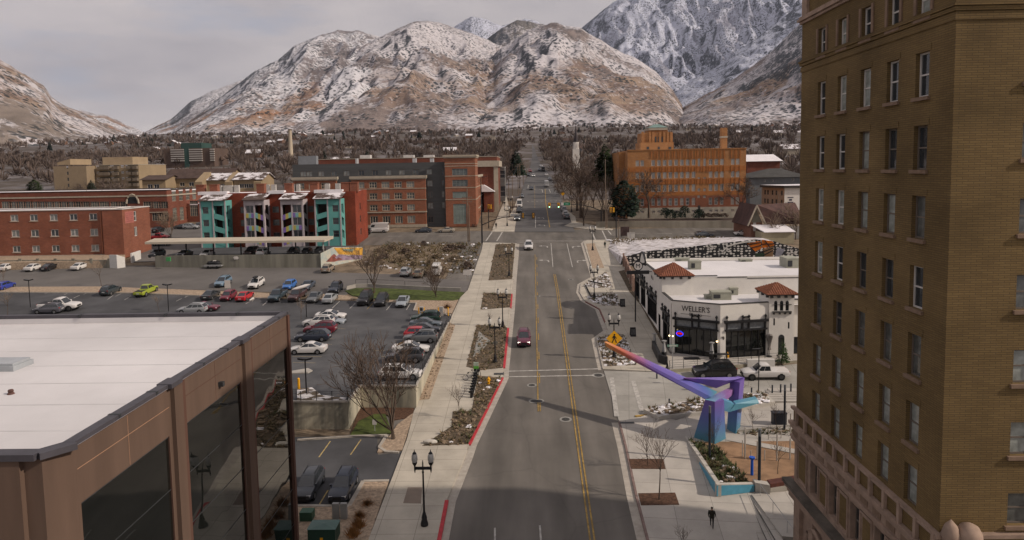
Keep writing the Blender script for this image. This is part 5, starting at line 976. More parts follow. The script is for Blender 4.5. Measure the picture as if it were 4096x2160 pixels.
for u in(550,585,660,705,745,470,780):p,q_=b1(u,195,OY+6.8),b1(u,375,OY+6.8);m2=MB();m2.box(p.x-.35,p.x+.35,OY+7.72,OY+8.02,q_.z if u in(550,705,585,660)else b1(u,300).z,p.z+.4);m2.build('tower_buttress',YBR,t)
for u in(597,632,667):p,q_=b1(u,235,OY+7.9),b1(u+15,298,OY+7.9);m2=MB();m2.box(p.x,q_.x,OY+7.92,OY+7.99,q_.z,p.z);m2.build('tower_window',DGLASS,t)
for u,w in((630,20),(745,28),(508,26)):p,q_=b1(u,345,OY+6.9),b1(u+w,376,OY+6.9);m2=MB();m2.box(p.x,q_.x,OY+6.93,OY+6.99,q_.z,p.z);m2.build('tower_window',DGLASS,t)
p,q_,ap=b1(525,138,OY+9),b1(740,138,OY+9),b1(610,100,OY+12);m2=MB();m2.add([(p.x,OY+8.5,p.z),(q_.x,OY+8.5,p.z),(q_.x,OY+16,p.z),(p.x,OY+16,p.z),(ap.x-.6,OY+12,ap.z),(ap.x+.8,OY+12,ap.z)],[(0,1,5,4),(1,2,5),(2,3,4,5),(3,0,4)]);m2.build('tower_roof',mat('green_copper_roof',(.16,.24,.22),.7,.15,.6),t)
p,q_,r_=b1(1322,140,OY+4),b1(1384,140,OY+4),b1(1384,370,OY+4);m2=MB();m2.box(p.x,q_.x,OY+4,OY+5.9,r_.z-1,p.z);m2.build('brick_chimney',YBR,t);m2=MB();zz=b1(1384,238,OY+4).z;m2.box(p.x-.12,q_.x+.12,OY+3.9,OY+6,zz-.25,zz+.25);m2.build('chimney_band',CREAM,t)
m2=MB();m2.box(b1(1065,960).x,b1(1090,960).x,OY-.14,OY-.1,zb,b1(0,1000).z);m2.build('door',mat('dark_door',(.03,.03,.03),.6,var=0),t)
t,q=rwall('long pale concrete retaining wall in front of the orange art deco building',[B1(215,1218),B1(700,1222),B1(1640,1228)],[1.75,1.9,2.05],mat('pale_retaining_concrete',(.3,.265,.21),.92,.2,.3,streak=True))
rwall('short concrete wall with a gate by the corner trees',[B1(-40,1225),B1(215,1218)],[1.75,1.75],mat('pale_retaining_concrete',(.3,.265,.21),.92,.2,.3,streak=True))
mb=MB();mb.prism([(q[0].x,q[0].y+.3,10),(q[2].x,q[2].y+.3,10),(70,226,10),(28,226,10)],[(q[0].x,q[0].y+.3,q[0].z+1.6),(q[2].x,q[2].y+.3,q[2].z+1.7),(70,226,15.1),(28,226,15.1)]);struct(mb,'garden_terrace',mat('dark_garden_soil',(.06,.042,.035),.95,.4,.8))
h1=lambda x,y,Y:AT(*H1(x,y),Y);Y=172
t=thing('gabled_house','old brick house with a steep dark red brown gabled roof behind bare branches','house',(62,Y,11.5))
x0,x1,zr_=h1(175,700,Y).x,h1(395,700,Y).x,h1(283,465,Y).z;ze=h1(280,735,Y).z
mb=MB();xm=h1(283,0,Y).x;mb.add([(x0+.5,Y,11),(x1-.2,Y,11),(x1-.2,Y,ze),(xm,Y,zr_-.6),(x0+.5,Y,ze)],[(0,1,2,3,4)]);wall(mb,(x1-.2,Y),(0,1),14,11,ze);wall(mb,(x0+.5,Y+14),(0,-1),14,11,ze);mb.build('gable_wall',mat('pinkish_brick',(.24,.12,.085),.9,.15,2),t)
mb=MB();mb.add([(x0+.6,Y-.06,ze),(x1-.3,Y-.06,ze),(xm,Y-.06,zr_-.7)],[(0,1,2)]);mb.build('gable_panel',mat('olive_grey_boards',(.17,.155,.12),.9,.1,1),t)
MAR=mat('maroon_brown_roof',(.085,.048,.042),.95,.25,.6,det=8)
mb=MB();xr_=h1(965,440,Y+3).x;mb.prism([(xm,Y-1,zr_-.1),(x1+.4,Y-1,ze-.5),(xr_,Y-1,ze-.5),(xr_,Y+6,zr_-.1)],[(xm,Y-1,zr_+.12),(x1+.4,Y-1,ze-.28),(xr_,Y-1,ze-.28),(xr_,Y+6,zr_+.12)]);mb.build('main_roof',MAR,t)
mb=MB();mb.prism([(xm,Y-1,zr_-.1),(xm,Y+12,zr_-.1),(x0-.6,Y+12,ze-.9),(x0-.6,Y-1,ze-.9)],[(xm,Y-1,zr_+.12),(xm,Y+12,zr_+.12),(x0-.6,Y+12,ze-.68),(x0-.6,Y-1,ze-.68)]);mb.build('side_roof',MAR,t)
for a,b in(((xm,zr_),(x0-.6,ze-.8)),((xm,zr_),(x1+.4,ze-.4))):m2=MB();m2.tube([(a[0],Y-1.08,a[1]),(b[0],Y-1.08,b[1])],.2,4);m2.build('bargeboard',CREAM,t)
m2=MB();p=h1(265,740,Y);m2.box(p.x-.35,p.x+.35,Y-.08,Y-.01,14,p.z);m2.build('window',WFRAME,t)
Y=166;x0,x1=h1(340,0,Y).x,h1(905,0,Y).x;ze,zk=h1(435,890,Y).z,h1(435,785,Y+4).z;t=thing('lean_to_shed','cream shed with a snow covered single slope roof in front of the gabled house','shed',((x0+x1)/2,Y,11.3))
mb=MB();mb.box(x0+.8,x1-.2,Y,Y+5,11,ze);mb.build('wall',mat('cream_shed_wall',(.33,.29,.2),.9,.08,1),t);mb=MB();mb.prism([(x0+1.2,Y-.5,ze),(x1,Y-.5,ze),(x1-.6,Y+5.2,zk),(x0-.2,Y+5.2,zk)],[(x0+1.2,Y-.5,ze+.15),(x1,Y-.5,ze+.15),(x1-.6,Y+5.2,zk+.15),(x0-.2,Y+5.2,zk+.15)]);mb.build('roof',SNOWR,t)
Y=215;p=[h1(375,155,Y+12),h1(730,190,Y),h1(985,190,Y)];zt,zb=h1(800,200,Y).z,15
t=thing('white_flat_block','white and beige two storey flat roofed block behind the gabled house','apartment building',(p[1].x,Y,zb));mb=MB();wall(mb,(p[1].x,Y),(1,0),16,zb,zt);W_=(Vector((p[1].x,Y,0))-Vector((p[0].x,Y+12,0))).length
mb.build('white_wall',WHITEW,t);mb=MB();ux=(p[1].x-p[0].x,-12);so_=[(W_*f,W_*f+.9,z,z+1.5)for f in(.12,.25,.45,.62,.85)for z in(zt-2.4,zt-5.2)];wall(mb,(p[0].x,Y+12),ux,W_,zb,zt,so_,.2);mb.build('beige_wall',mat('beige_stucco',(.3,.24,.19),.9,.08,.5),t)
for o in so_:window(t,(p[0].x,Y+12),ux,o,.2,'sash',BFRAME,DGLASS)
mb=MB();mb.prism([(p[0].x-.8,Y+11.5,zt),(p[1].x-.5,Y-.8,zt),(p[1].x+16,Y-.8,zt),(p[1].x+16,Y+14,zt)],[(p[0].x-.8,Y+11.5,zt+.75),(p[1].x-.5,Y-.8,zt+.75),(p[1].x+16,Y-.8,zt+.75),(p[1].x+16,Y+14,zt+.75)],0,1);mb.build('roof',[mat('dark_fascia',(.05,.045,.042),.9,.1,1),SNOWR],t)
pl_=h1(822,385,Y);m2=MB();[m2.box(pl_.x-w,pl_.x+w,Y-.05,Y-.01,pl_.z+dz-h,pl_.z+dz+h)for w,dz,h in((.9,.75,.14),(.45,0,.28),(.9,-.8,.18))];m2.build('wall_sign',mat('dark_sign_blue',(.05,.05,.08),.7,var=0),t)
Y=240;x0,x1=h1(195,0,Y).x,h1(940,0,Y).x;zt=h1(500,35,Y).z;t=block('blue_grey_block','blue grey apartment block with a low dark hipped roof behind the white flat block','apartment building',x0,x1+3,Y,Y+18,15,zt,mat('blue_grey_siding',(.15,.165,.18),.9,.08,.5),BROOF,[(h1(412,0,Y).x-x0,h1(437,0,Y).x-x0,h1(0,112,Y).z,h1(0,82,Y).z),(h1(545,0,Y).x-x0,h1(562,0,Y).x-x0,h1(0,112,Y).z,h1(0,82,Y).z),(h1(845,0,Y).x-x0,h1(880,0,Y).x-x0,h1(0,108,Y).z,h1(0,65,Y).z)],pm=DGLASS)
mb=MB();ap=AT(*B1(1890,610),Y+9);mb.add([(x0-1,Y-1,zt),(x1+4,Y-1,zt),(x1+4,Y+19,zt),(x0-1,Y+19,zt),(ap.x-2,Y+9,ap.z+1),(ap.x+2,Y+9,ap.z+1)],[(0,1,5,4),(1,2,5),(2,3,4,5),(3,0,4)]);mb.build('hip_roof',mat('dark_grey_roof',(.06,.058,.055),.95,.2,.5),t)
Y=300;p,q_=AT(*B1(1600,505),Y),AT(*B1(1955,505),Y);t=block('snow_roofed_hall','dark house with a broad snow covered roof behind the orange building','house',p.x,q_.x,Y,Y+15,18,p.z,DBR,SNOWR);mb=MB();mb.prism([(p.x-1,Y-1,p.z),(q_.x+1,Y-1,p.z),(q_.x+1,Y+16,p.z),(p.x-1,Y+16,p.z)],[(p.x+1,Y+5,p.z+3),(q_.x-1,Y+5,p.z+3),(q_.x-1,Y+10,p.z+3),(p.x+1,Y+10,p.z+3)]);mb.build('snowy_roof',SNOWR,t)
Y=330;a4=lambda x,y:AT(*A4(x,y),Y);c=a4(1100,300);t=thing('church_steeple','white church steeple with open belfry and dark pointed spire above bare trees','steeple',(c.x,Y,24));CH=mat('white_church_paint',(.62,.58,.53),.9,.05,.5)
z=[a4(1100,v).z for v in(520,395,330,260,192,188,-20)];hw=(a4(1138,300).x-a4(1062,300).x)/2;mb=MB();mb.box(c.x-hw,c.x+hw,Y,Y+2*hw,z[0],z[2]);mb.box(c.x-hw*.93,c.x+hw*.93,Y+.3,Y+2*hw-.3,z[2],z[3]);mb.build('tower',CH,t)
mb=MB()
for i in range(8):a=pi/8+i*pi/4;mb.box(c.x+hw*.68*cos(a)-.32,c.x+hw*.68*cos(a)+.32,Y+hw+hw*.68*sin(a)-.32,Y+hw+hw*.68*sin(a)+.32,z[3],z[4])
mb.lathe((c.x,Y+hw,z[3]),[(hw*.9,0),(hw*.9,.6)],8);mb.lathe((c.x,Y+hw,z[4]),[(hw*.85,-.9),(hw*.85,.3)],8);mb.build('belfry',CH,t);mb=MB();mb.lathe((c.x,Y+hw,z[3]),[(hw*.4,.6),(hw*.4,z[4]-z[3]-.9)],8);mb.build('belfry_core',DARKM,t)
mb=MB();mb.lathe((c.x,Y+hw,z[5]),[(hw*.72,.3),(hw*.3,(z[6]-z[5])*.4),(.05,z[6]-z[5]),(.01,z[6]-z[5]+1.5)],8);mb.build('spire',mat('dark_slate_spire',(.05,.042,.045),.9,.1,1),t)
def hull(pts,mb=None):
 bm=bmesh.new();vs=[bm.verts.new(p)for p in pts];bmesh.ops.convex_hull(bm,input=vs);bm.verts.ensure_lookup_table();bm.verts.index_update();mb=mb or MB()
 use=[v for v in bm.verts if v.link_faces];ix={v:i for i,v in enumerate(use)}
 mb.add([v.co.copy()for v in use],[tuple(ix[v]for v in f.verts)for f in bm.faces]);bm.free();return mb
TILE=mat('terracotta_tile',(.25,.098,.058),.9,.3,2.5,bump=.3);TRANS=mat('pale_transom_glass',(.22,.235,.25),.35,.25,3,spec=.5);CAPB=mat('dark_parapet_flashing',(.05,.048,.046),.7,var=0)
t=thing('restaurant_building','white stucco restaurant building with black storefronts and two terracotta tiled towers','restaurant',(25,88,6))
A,B,Cc=(19.15,89.4),(24.7,86.3),(31.2,87.4);ZL,ZH,ZT=13.1,15.3,14.05;LW=19.1
def storefront(t,p0,ux,s0,s1,z0,z1,ztr,n=6,finials=True):
 ux=Vector((*ux,0)).normalized();nn=Vector((ux.y,-ux.x,0));o=Vector((*p0,0));w=s1-s0
 def bx(name,a,b,za,zb,d0,d1,m):m2=MB();c=o+ux*(a+b)/2+nn*(d0+d1)/2;m2.obox((c.x,c.y,(za+zb)/2),ux*(b-a)/2,nn*(d1-d0)/2,(0,0,(zb-za)/2));return m2.build(name,m,t)
 bx('shop_glass',s0,s1,z0,ztr,-.34,-.3,glassy('dark_shop_glass',(.012,.013,.013),.04,spec=.7));bx('transom',s0,s1,ztr+.1,z1-.3,-.14,-.1,TRANS);bx('cornice',s0-.25,s1+.25,z1-.3,z1,-.05,.32,BLACKM);bx('transom_rail',s0-.15,s1+.15,ztr-.12,ztr+.1,-.12,.16,BLACKM)
 for i in range(n+1):a=s0+w*i/n;bx('mullion',max(s0,a-.05),min(s1,a+.05),z0,ztr-.13,-.3,-.22,BLACKM)
 for f in(0,.41,.57,1):a=s0+(w-.2)*f;bx('transom_post',a,a+.2,ztr+.11,z1-.31,-.09,.12,BLACKM)
 if finials:
  for f in(0,.41,.57,1):
   a=s0+.1+(w-.2)*f;c=o+ux*a+nn*.12;m2=MB();m2.lathe((c.x,c.y,z1),[(.09,0),(.07,.25),(.16,.4),(.17,.52),(.06,.66),(.01,.7)],8);m2.build('finial',BLACKM,t,smooth=50)
  c=o+ux*(s0+w*.49)+nn*.12;m2=MB();m2.tube([c+ux*(.5*cos(k*pi/8))+Vector((0,0,z1+.42*sin(k*pi/8)))for k in range(9)],.1,5);m2.build('arched_crest',BLACKM,t)
def L2(a,b):return sqrt((b[0]-a[0])**2+(b[1]-a[1])**2)
uAB=(B[0]-A[0],B[1]-A[1]);uBC=(Cc[0]-B[0],Cc[1]-B[1]);lAB,lBC=L2(A,B),L2(B,Cc)
mb=MB();wall(mb,A,uAB,lAB,4,ZL,[(.45,lAB-.35,6.15,11.0)],.35,0,1);wall(mb,B,uBC,lBC,4,ZL,[(.75,lBC-.35,6.15,11.0)],.35,0,1);wall(mb,(LW,95.2),(0,-1),5.8,4,ZL,[(.5,4.9,6.3,11.1)],.35,0,1);mb.build('front_wall',[WHITEW,BLACKM],t)
storefront(t,A,uAB,.45,lAB-.35,6.15,11.0,9.75,6);storefront(t,B,uBC,.75,lBC-.35,6.15,11.0,9.75,6);storefront(t,(LW,95.2),(0,-1),.5,4.9,6.3,11.1,9.6,2)
m2=MB();flat_roof(m2,[(LW+.05,95.2),(A[0]+.1,A[1]+.05),(B[0],B[1]+.1),(Cc[0],Cc[1]+.1),(46,87.5),(46,95.2)],12.72);m2.build('low_roof',ROOFW,t)
def cap(t,pts,z,w=.32,h=.1,m=CAPB):
 m2=MB()
 for a,b in zip(pts,pts[1:]):
  a,b=Vector((*a,z)),Vector((*b,z));d=(b-a).normalized();n=Vector((d.y,-d.x,0));c=[a+n*.05,b+n*.05,b-n*w,a-n*w];m2.prism(c,[p+Vector((0,0,h))for p in c])
 m2.build('parapet_cap',m,t)
cap(t,[(LW,95.2),A],ZL);cap(t,[A,B],ZL+.003);cap(t,[B,Cc],ZL+.006);cap(t,[(34.45,88),(46,88)],13.3)
mb=MB();wall(mb,(LW,113.6),(0,-1),18.4,4,ZH,[(113.6-106.7,113.6-99.2,7.6,12.0),(113.6-97.4,113.6-96.9,12.9,14.6),(113.6-112.8,113.6-108.6,8.0,12.6),(113.6-97.9,113.6-96.4,6.5,9.6)],.35,0,1);wall(mb,(LW,95.2),(1,0),27,12.4,ZH);wall(mb,(46,113.6),(-1,0),27,4,ZH);wall(mb,(46,95.2),(0,1),18.4,4,ZH);mb.build('rear_wall',[WHITEW,BLACKM],t)
storefront(t,(LW,113.6),(0,-1),113.6-106.7,113.6-99.2,7.6,12.0,10.8,8);storefront(t,(LW,113.6),(0,-1),.8,5.0,8.0,12.6,11.2,4)
m2=MB();flat_roof(m2,[(LW+.1,95.3),(46,95.3),(46,113.5),(LW+.1,113.5)],ZH-.35);m2.build('high_roof',ROOFW,t)
cap(t,[(LW,113.6),(LW,99.4)],ZH);cap(t,[(23.2,95.2),(26.8,95.2)],ZH+.05);cap(t,[(26.8,95.2),(30.95,95.2)],ZH-.18);cap(t,[(30.95,95.2),(46,95.2)],ZH-.36);m2=MB();m2.box(LW,46,113.3,113.62,ZH-.3,ZH+.12);m2.build('parapet',WHITEW,t)
m2=MB();m2.prism([(LW-.05,108.2,ZH-.3),(LW+.3,108.2,ZH-.3),(LW+.3,113.4,ZH-.3),(LW-.05,113.4,ZH-.3)],[(LW-.05,109.6,ZH+1.3),(LW+.3,109.6,ZH+1.3),(LW+.3,112,ZH+1.3),(LW-.05,112,ZH+1.3)]);m2.build('shaped_gable',WHITEW,t)
m2=MB();m2.tube([(LW-.04,110.8+2.7*cos(k*pi/10),ZH-.25+1.8*sin(k*pi/10))for k in range(11)],.2,6);m2.build('gable_moulding',BLACKM,t,smooth=50)
mb=MB();wall(mb,(LW+.1,119),(0,-1),5.35,4,14.2,[(.5,4.7,8.2,12.4)],.3,0,1);wall(mb,(LW+20,119),(-1,0),20,4,14.2);mb.build('end_wall',[WHITEW,BLACKM],t);storefront(t,(LW+.1,119),(0,-1),.5,4.7,8.2,12.4,11.2,3,False)
def hip(t,x0,x1,y0,y1,z,za,ov=.45,nb=4):
 xm,ym=(x0+x1)/2,(y0+y1)/2;e=(x1-x0-(y1-y0))/2;c=[(x0-ov,y0-ov,z),(x1+ov,y0-ov,z),(x1+ov,y1+ov,z),(x0-ov,y1+ov,z)]
 r=[(xm-max(e,.05),ym,za),(xm+max(e,.05),ym,za)];m2=MB();m2.add(c+r,[(0,1,5,4),(1,2,5),(2,3,4,5),(3,0,4),(3,2,1,0)])
 m2.build('tile_roof',TILE,t);m2=MB()
 for i in range(int((x1-x0+2*ov)/.3)):
  f=x0-ov+.15+i*.3;a=min(1,min(f-(x0-ov),x1+ov-f)/max(.01,(xm-x0+ov-max(e,.05))));m2.tube([(f,y0-ov,z+.03),(f,y0-ov+(ym-y0+ov)*a,z+(za-z)*a+.03)],.07,5,cap=False)
 for i in range(int((y1-y0+2*ov)/.3)):
  f=y0-ov+.15+i*.3;a=min(1,min(f-(y0-ov),y1+ov-f)/(ym-y0+ov))
  for xa,xb in((x0-ov,r[0][0]),(x1+ov,r[1][0])):m2.tube([(xa,f,z+.03),(xa+(xb-xa)*a,f,z+(za-z)*a+.03)],.07,5,cap=False)
 m2.build('tile_ribs',TILE,t,smooth=60);m2=MB();m2.box(x0-ov+.1,x1+ov-.1,y0-ov+.1,y1+ov-.1,z-.14,z-.02);m2.build('eave',CAPB,t)
 for i in range(nb):f=x0+.1+(x1-x0-.5)*i/(nb-1);m2=MB();m2.box(f,f+.3,y0-ov+.12,y0-.01,z-.45,z-.15);m2.build('bracket',CAPB,t)
 for i in range(3):f=y0+.1+(y1-y0-.5)*i/2;m2=MB();m2.box(x0-ov+.12,x0-.01,f,f+.3,z-.45,z-.15);m2.build('bracket',CAPB,t)
mb=MB();mb.box(LW-.04,23.1,95.1,99.3,12.6,ZH+.12);mb.build('tower_block',WHITEW,t);hip(t,LW-.04,23.1,95.1,99.3,ZH+.2,ZH+1.75)
mb=MB();aops=[(x,x+.42,12.05,13.1)for x in(.62,1.36,2.08)];wall(mb,(31.2,87.2),(1,0),3.2,4,ZT,aops+[(.55,.75,10.15,11.05),(2.42,2.62,9.7,10.55),(1.2,2.0,6.3,8.5)],.3,0,1);wall(mb,(34.4,87.2),(0,1),4,4,ZT);wall(mb,(34.4,91.2),(-1,0),3.2,12,ZT);wall(mb,(31.2,91.2),(0,-1),4,4,ZT);mb.build('tower_wall',[WHITEW,DARKM],t);hip(t,31.2,34.4,87.2,91.2,ZT+.15,ZT+1.35)
for a,b,c,d in aops:
 m2=MB();m2.add([(31.2+(a+b)/2+.21*cos(k*pi/8),87.19,13.09+.26*sin(k*pi/8))for k in range(9)],[tuple(range(9))][::-1]);m2.build('arch_head',DARKM,t);m2=MB();m2.box(31.2+a,31.2+b,87.45,87.48,c,d);m2.build('window',DGLASS,t)
for a,b,c,d in((.55,.75,10.15,11.05),(2.42,2.62,9.7,10.55),(1.2,2.0,6.3,8.5)):m2=MB();m2.box(31.2+a,31.2+b,87.45,87.48,c,d);m2.build('window',DGLASS,t)
m2=MB();m2.add([(31.2+1.6+.4*cos(k*pi/8),87.19,8.49+.45*sin(k*pi/8))for k in range(9)],[tuple(range(9))]);m2.build('arch_head',DARKM,t)
m2=MB();m2.box(31.6,34.0,86.95,87.195,11.85,12.0);[m2.box(x,x+.22,87.0,87.19,11.6,11.84)for x in(31.65,32.4,33.1,33.75)];m2.build('window_ledge',CAPB,t)
m2=MB();m2.box(31.62,34.05,87.12,87.19,12.82,12.87);m2.build('tie_bar',CAPB,t)
mb=MB();wall(mb,(34.42,88),(1,0),12,4,13.3,[(.3,6,5,8.4)],.6,0,1);mb.build('side_wall',[WHITEW,BLACKM],t);m2=MB();m2.box(34.7,40.5,88.55,88.58,5,8.4);m2.build('garage_opening',DARKM,t)
nAB=Vector((uAB[1],-uAB[0],0)).normalized();uA=Vector((*uAB,0)).normalized();c=Vector((*A,0))+uA*lAB*.505+nAB*.03;INK=mat('dark_sign_letters',(.045,.035,.03),.7,var=0)
def cfont(s_,size,z,w):o=text(s_,size,INK,(c.x,c.y,z),uAB,t,'lettering',.02);return o
text("WELLER'S",1.0,INK,(c.x,c.y,12.22),uAB,t,'lettering',.02,font_scale=(.86,1.0,1));text('Bistro',.56,INK,(c.x,c.y,11.52),uAB,t,'lettering',.015,font_scale=(1.25,1,1))
for a,b in((-1.95,-.85),(.85,1.95)):m2=MB();m2.obox(c+uA*(a+b)/2+Vector((0,0,11.52)),uA*(b-a)/2,nAB*.01,(0,0,.018));m2.build('sign_rule',INK,t)
c2=Vector((*A,0))+uA*1.05-nAB*.22;m2=MB();EB=emit('neon_blue',(.02,.05,1),1.4);ER=emit('neon_red',(1,.01,.03),1.2)
m2.tube([c2+uA*(.46*cos(k*pi/12))+Vector((0,0,8.75+.32*sin(k*pi/12)))for k in range(25)],.06,5);m2.build('neon_ring',EB,t);text('OPEN',.34,ER,(c2.x,c2.y,8.75),uAB,t,'neon_lettering',.03)
text('M  A',.8,INK,(LW-.02,102.6,14.0),(0,-1),t,'wall_lettering',.015);text('BAR',.5,INK,(LW-.02,100.9,13.75),(0,-1),t,'wall_lettering',.015)if False else None
for k,(u,v)in enumerate(((466,1095),(514,1103),(1112,1175))):
 p=AT(*W1(u,v),88.0 if k<2 else 86.4);m2=MB();m2.blob((p.x,p.y,p.z),.1,n=8,jit=0);m2.build('wall_lamp',emit('warm_lamp',(1,.75,.42),5),t)
p=AT(*B2(732,300),103);t2=thing('hanging_sign','round black and white winged blade sign with the letter M over the pavement','sign',(17.4,p.y,8));m2=MB();cz=p.z;cx=p.x
m2.tube([(cx,p.y-.06,cz),(cx,p.y+.06,cz)],.75,16);m2.box(cx-1.7,cx+1.7,p.y-.07,p.y+.07,cz-1.25,cz-.7);m2.prism([(cx-1.5,p.y-.05,cz+.1),(cx+1.5,p.y-.05,cz+.1),(cx+1.5,p.y+.05,cz+.1),(cx-1.5,p.y+.05,cz+.1)],[(cx-1.0,p.y-.05,cz+.45),(cx+1.0,p.y-.05,cz+.45),(cx+1.0,p.y+.05,cz+.45),(cx-1.0,p.y+.05,cz+.45)]);m2.build('sign_panel',BLACKM,t2)
m2=MB();m2.tube([(cx,p.y-.09,cz),(cx,p.y-.07,cz)],.6,16);m2.build('sign_face',WFRAME,t2);text('M',.95,BLACKM,(cx,p.y-.1,cz),(1,0),t2,'lettering',.01)
m2=MB();m2.tube([(cx-.4,p.y,gz(0,p.y)),(cx-.4,p.y,cz-1.2)],.1,6);m2.tube([(cx-.4,p.y,cz-.9),(LW,p.y,cz-.9)],.06,5);m2.build('post',BLACKM,t2)
def unit(label,f,u0,u1,v0,v1,z,grp=None,dep=1.6,zz=None):
 b=G(*f((u0+u1)/2,v1),z,0);l,r_=AT(*f(u0,v1),b.y),AT(*f(u1,v1),b.y);h=AT(*f((u0+u1)/2,v0),b.y+dep*.5).z-z;o=thing('rooftop_unit',label,'roof unit',(b.x,b.y,z),0,grp)
 m2=MB();m2.box(l.x,r_.x,b.y,b.y+dep,z,z+h);m2.box(l.x-.04,r_.x+.04,b.y-.04,b.y+dep+.04,z+h-.12,z+h+.05);m2.build('casing',mat('olive_grey_unit',(.32,.32,.26),.6,.1,1),o)
 m2=MB();m2.box(l.x+.15,l.x+(r_.x-l.x)*.42,b.y-.05,b.y-.045,z+.25,z+h-.3);m2.build('grille',DARKM,o);return o
unit('largest olive rooftop unit with a dark grille on the low white roof',W1,1050,1310,490,612,12.72);unit('small flat condenser left of the large unit on the low roof',W1,958,1045,540,600,12.72,dep=.9);unit('boxy ducted unit behind the large unit on the low roof',W1,1290,1400,440,545,12.72,dep=1.2);unit('tall square unit standing alone on the high white roof',W1,750,900,75,198,ZH-.35);unit('long low unit at the far parapet above the square unit',W1,545,740,42,85,ZH-.35,dep=1.2);unit('low unit on the right half of the far parapet',W1,1435,1595,55,92,ZH-.35,dep=1.2);unit('biggest grey unit at the right end of the high roof',W1,2060,2240,30,178,ZH-.35,dep=3)
for k,(u,v0,v1)in enumerate(((1490,425,505),(1575,400,500))):
 b=G(*W1(u,v1),12.72,0);h=AT(*W1(u,v0),b.y).z-12.72;o=tag(MB().build('tmp',WFRAME),'')if False else None
 m2=MB();m2.lathe((b.x,b.y,12.72),[(.3,0),(.3,.15),(.62,.2),(.62,h*.75),(.7,h*.78),(.7,h*.9),(.3,h)],14);tag(m2.build('exhaust_fan',GREYM,smooth=40),['shorter round metal exhaust fan on the low restaurant roof','taller round metal exhaust fan beside the tiled tower'][k],'exhaust fan')
PZ=6.12
t=thing('patio_terrace','raised concrete restaurant terrace with retaining wall and thin black railing','terrace',(24,83,5.5));pp=[(17.3,81.9),(31.5,84.6),(38,86),(38,88),(31,88),(24.7,87),(19.1,89.6),(18.4,89.6)]
m2=MB();m2.prism([(x,y,4)for x,y in pp],[(x,y,PZ)for x,y in pp],0,1);m2.build('terrace_wall',[mat('patio_wall_concrete',(.33,.30,.23),.92,.2,.6,streak=True),SIDEW2],t)
m2=MB();a,b=Vector((17.35,82,PZ)),Vector((31.5,84.7,PZ))
for i in range(9):p=a.lerp(b,i/8);m2.tube([p,p+Vector((0,0,1.1))],.03,4)
for h in(.25,.5,.75,1.1):m2.tube([a+Vector((0,0,h)),b+Vector((0,0,h))],.018,4)
m2.build('railing',BLACKM,t)
p=G(*B2(925,1240));o=thing('planter_screen','black metal planter screens along the restaurant terrace edge','planter',(p.x,p.y,p.z+.13));m2=MB()
q=[G(*B2(*c))for c in((880,1110),(945,1245),(1005,1270))];[m2.prism([(a.x-.2,a.y,a.z),(a.x+.2,a.y,a.z),(b.x+.2,b.y,b.z),(b.x-.2,b.y,b.z)],[(a.x-.2,a.y,a.z+1.2),(a.x+.2,a.y,a.z+1.2),(b.x+.2,b.y,b.z+1.2),(b.x-.2,b.y,b.z+1.2)])for a,b in zip(q,q[1:])];m2.build('panel',BLACKM,o)
def heater(lab,u,v,z=PZ):
 b=G(*B2(u,v),z,0);o=thing('patio_heater',lab,'patio heater',b,0,'patio heaters');m2=MB();m2.tube([b,b+Vector((0,0,.7)),b+Vector((0,0,2.1))],[.32,.3,.12],4);m2.build('pyramid_body',GREYM,o);m2=MB();m2.tube([b+Vector((0,0,2.1)),b+Vector((0,0,2.2))],[.36,.36],4);m2.build('top_plate',GREYM,o);m2=MB();m2.tube([b+Vector((0,0,.02)),b+Vector((0,0,.72))],.34,4);m2.build('base_cabinet',BLACKM,o)
heater('steel pyramid patio heater at the pavement end of the terrace',893,1110);heater('steel pyramid patio heater nearest the terrace corner',985,1185);heater('steel pyramid patio heater between the two shop windows',1448,1205)
def brolly(lab,u,v,h=3.0,z=PZ):
 b=G(*B2(u,v),z,0);o=thing('closed_umbrella',lab,'umbrella',b,0,'closed patio umbrellas');m2=MB();m2.tube([b,b+Vector((0,0,h))],.04,6);m2.lathe(b,[(.35,0),(.35,.1),(.08,.14)],10);m2.build('pole',BLACKM,o);m2=MB();rg=random.Random(int(u))
 rings=[[b+Vector((r_*(1+.35*cos(3*a+k))*cos(a),r_*(1+.35*cos(3*a+k))*sin(a),zz))for a in[2*pi*i/18 for i in range(18)]]for k,(r_,zz)in enumerate(((.2,.9),(.12,1.3),(.22,2.0),(.38,2.6),(.42,2.85),(.05,h)))];m2.loft(rings);m2.build('canopy',mat('grey_canvas',(.17,.155,.145),.95,.2,3),o,smooth=60)
brolly('closed grey umbrella between the two storefront windows',1540,1190);brolly('closed grey umbrella in front of the arched tower',2005,1180)
b=G(*B2(1540,1210),PZ,0);m2=MB();m2.box(b.x-.9,b.x+.9,b.y-.4,b.y+.4,b.z+.7,b.z+.78);[m2.box(b.x+dx-.05,b.x+dx+.05,b.y-.05,b.y+.05,b.z,b.z+.7)for dx in(-.7,.7)];tag(m2.build('patio_table',BLACKM),'black table below the closed umbrella on the terrace','table')
b=G(*B2(1255,1200),PZ,0);m2=MB();m2.box(b.x-1,b.x+1,b.y-.5,b.y+.5,b.z+.02,b.z+.06);tag(m2.build('door_mat',BLACKM),'black mat lying on the terrace by the glass wall','mat')
b=G(*B2(1600,1190),PZ,0);m2=MB();m2.tube([b,b+Vector((0,0,.35)),b+Vector((0,0,.75))],[.22,.2,.04],6);tag(m2.build('wet_floor_cone',YELM),'small yellow floor cone near the right shop window','cone')
p,q_=AT(*B2(1785,1260),84.0),AT(*B2(2050,1200),84.0);m2=MB();m2.box(p.x,q_.x,83.6,84.2,p.z-.9,q_.z);tag(m2.build('site_board',mat('white_board',(.6,.58,.55),.7,.05,1)),'white boarded enclosure standing behind the white pickup','board')
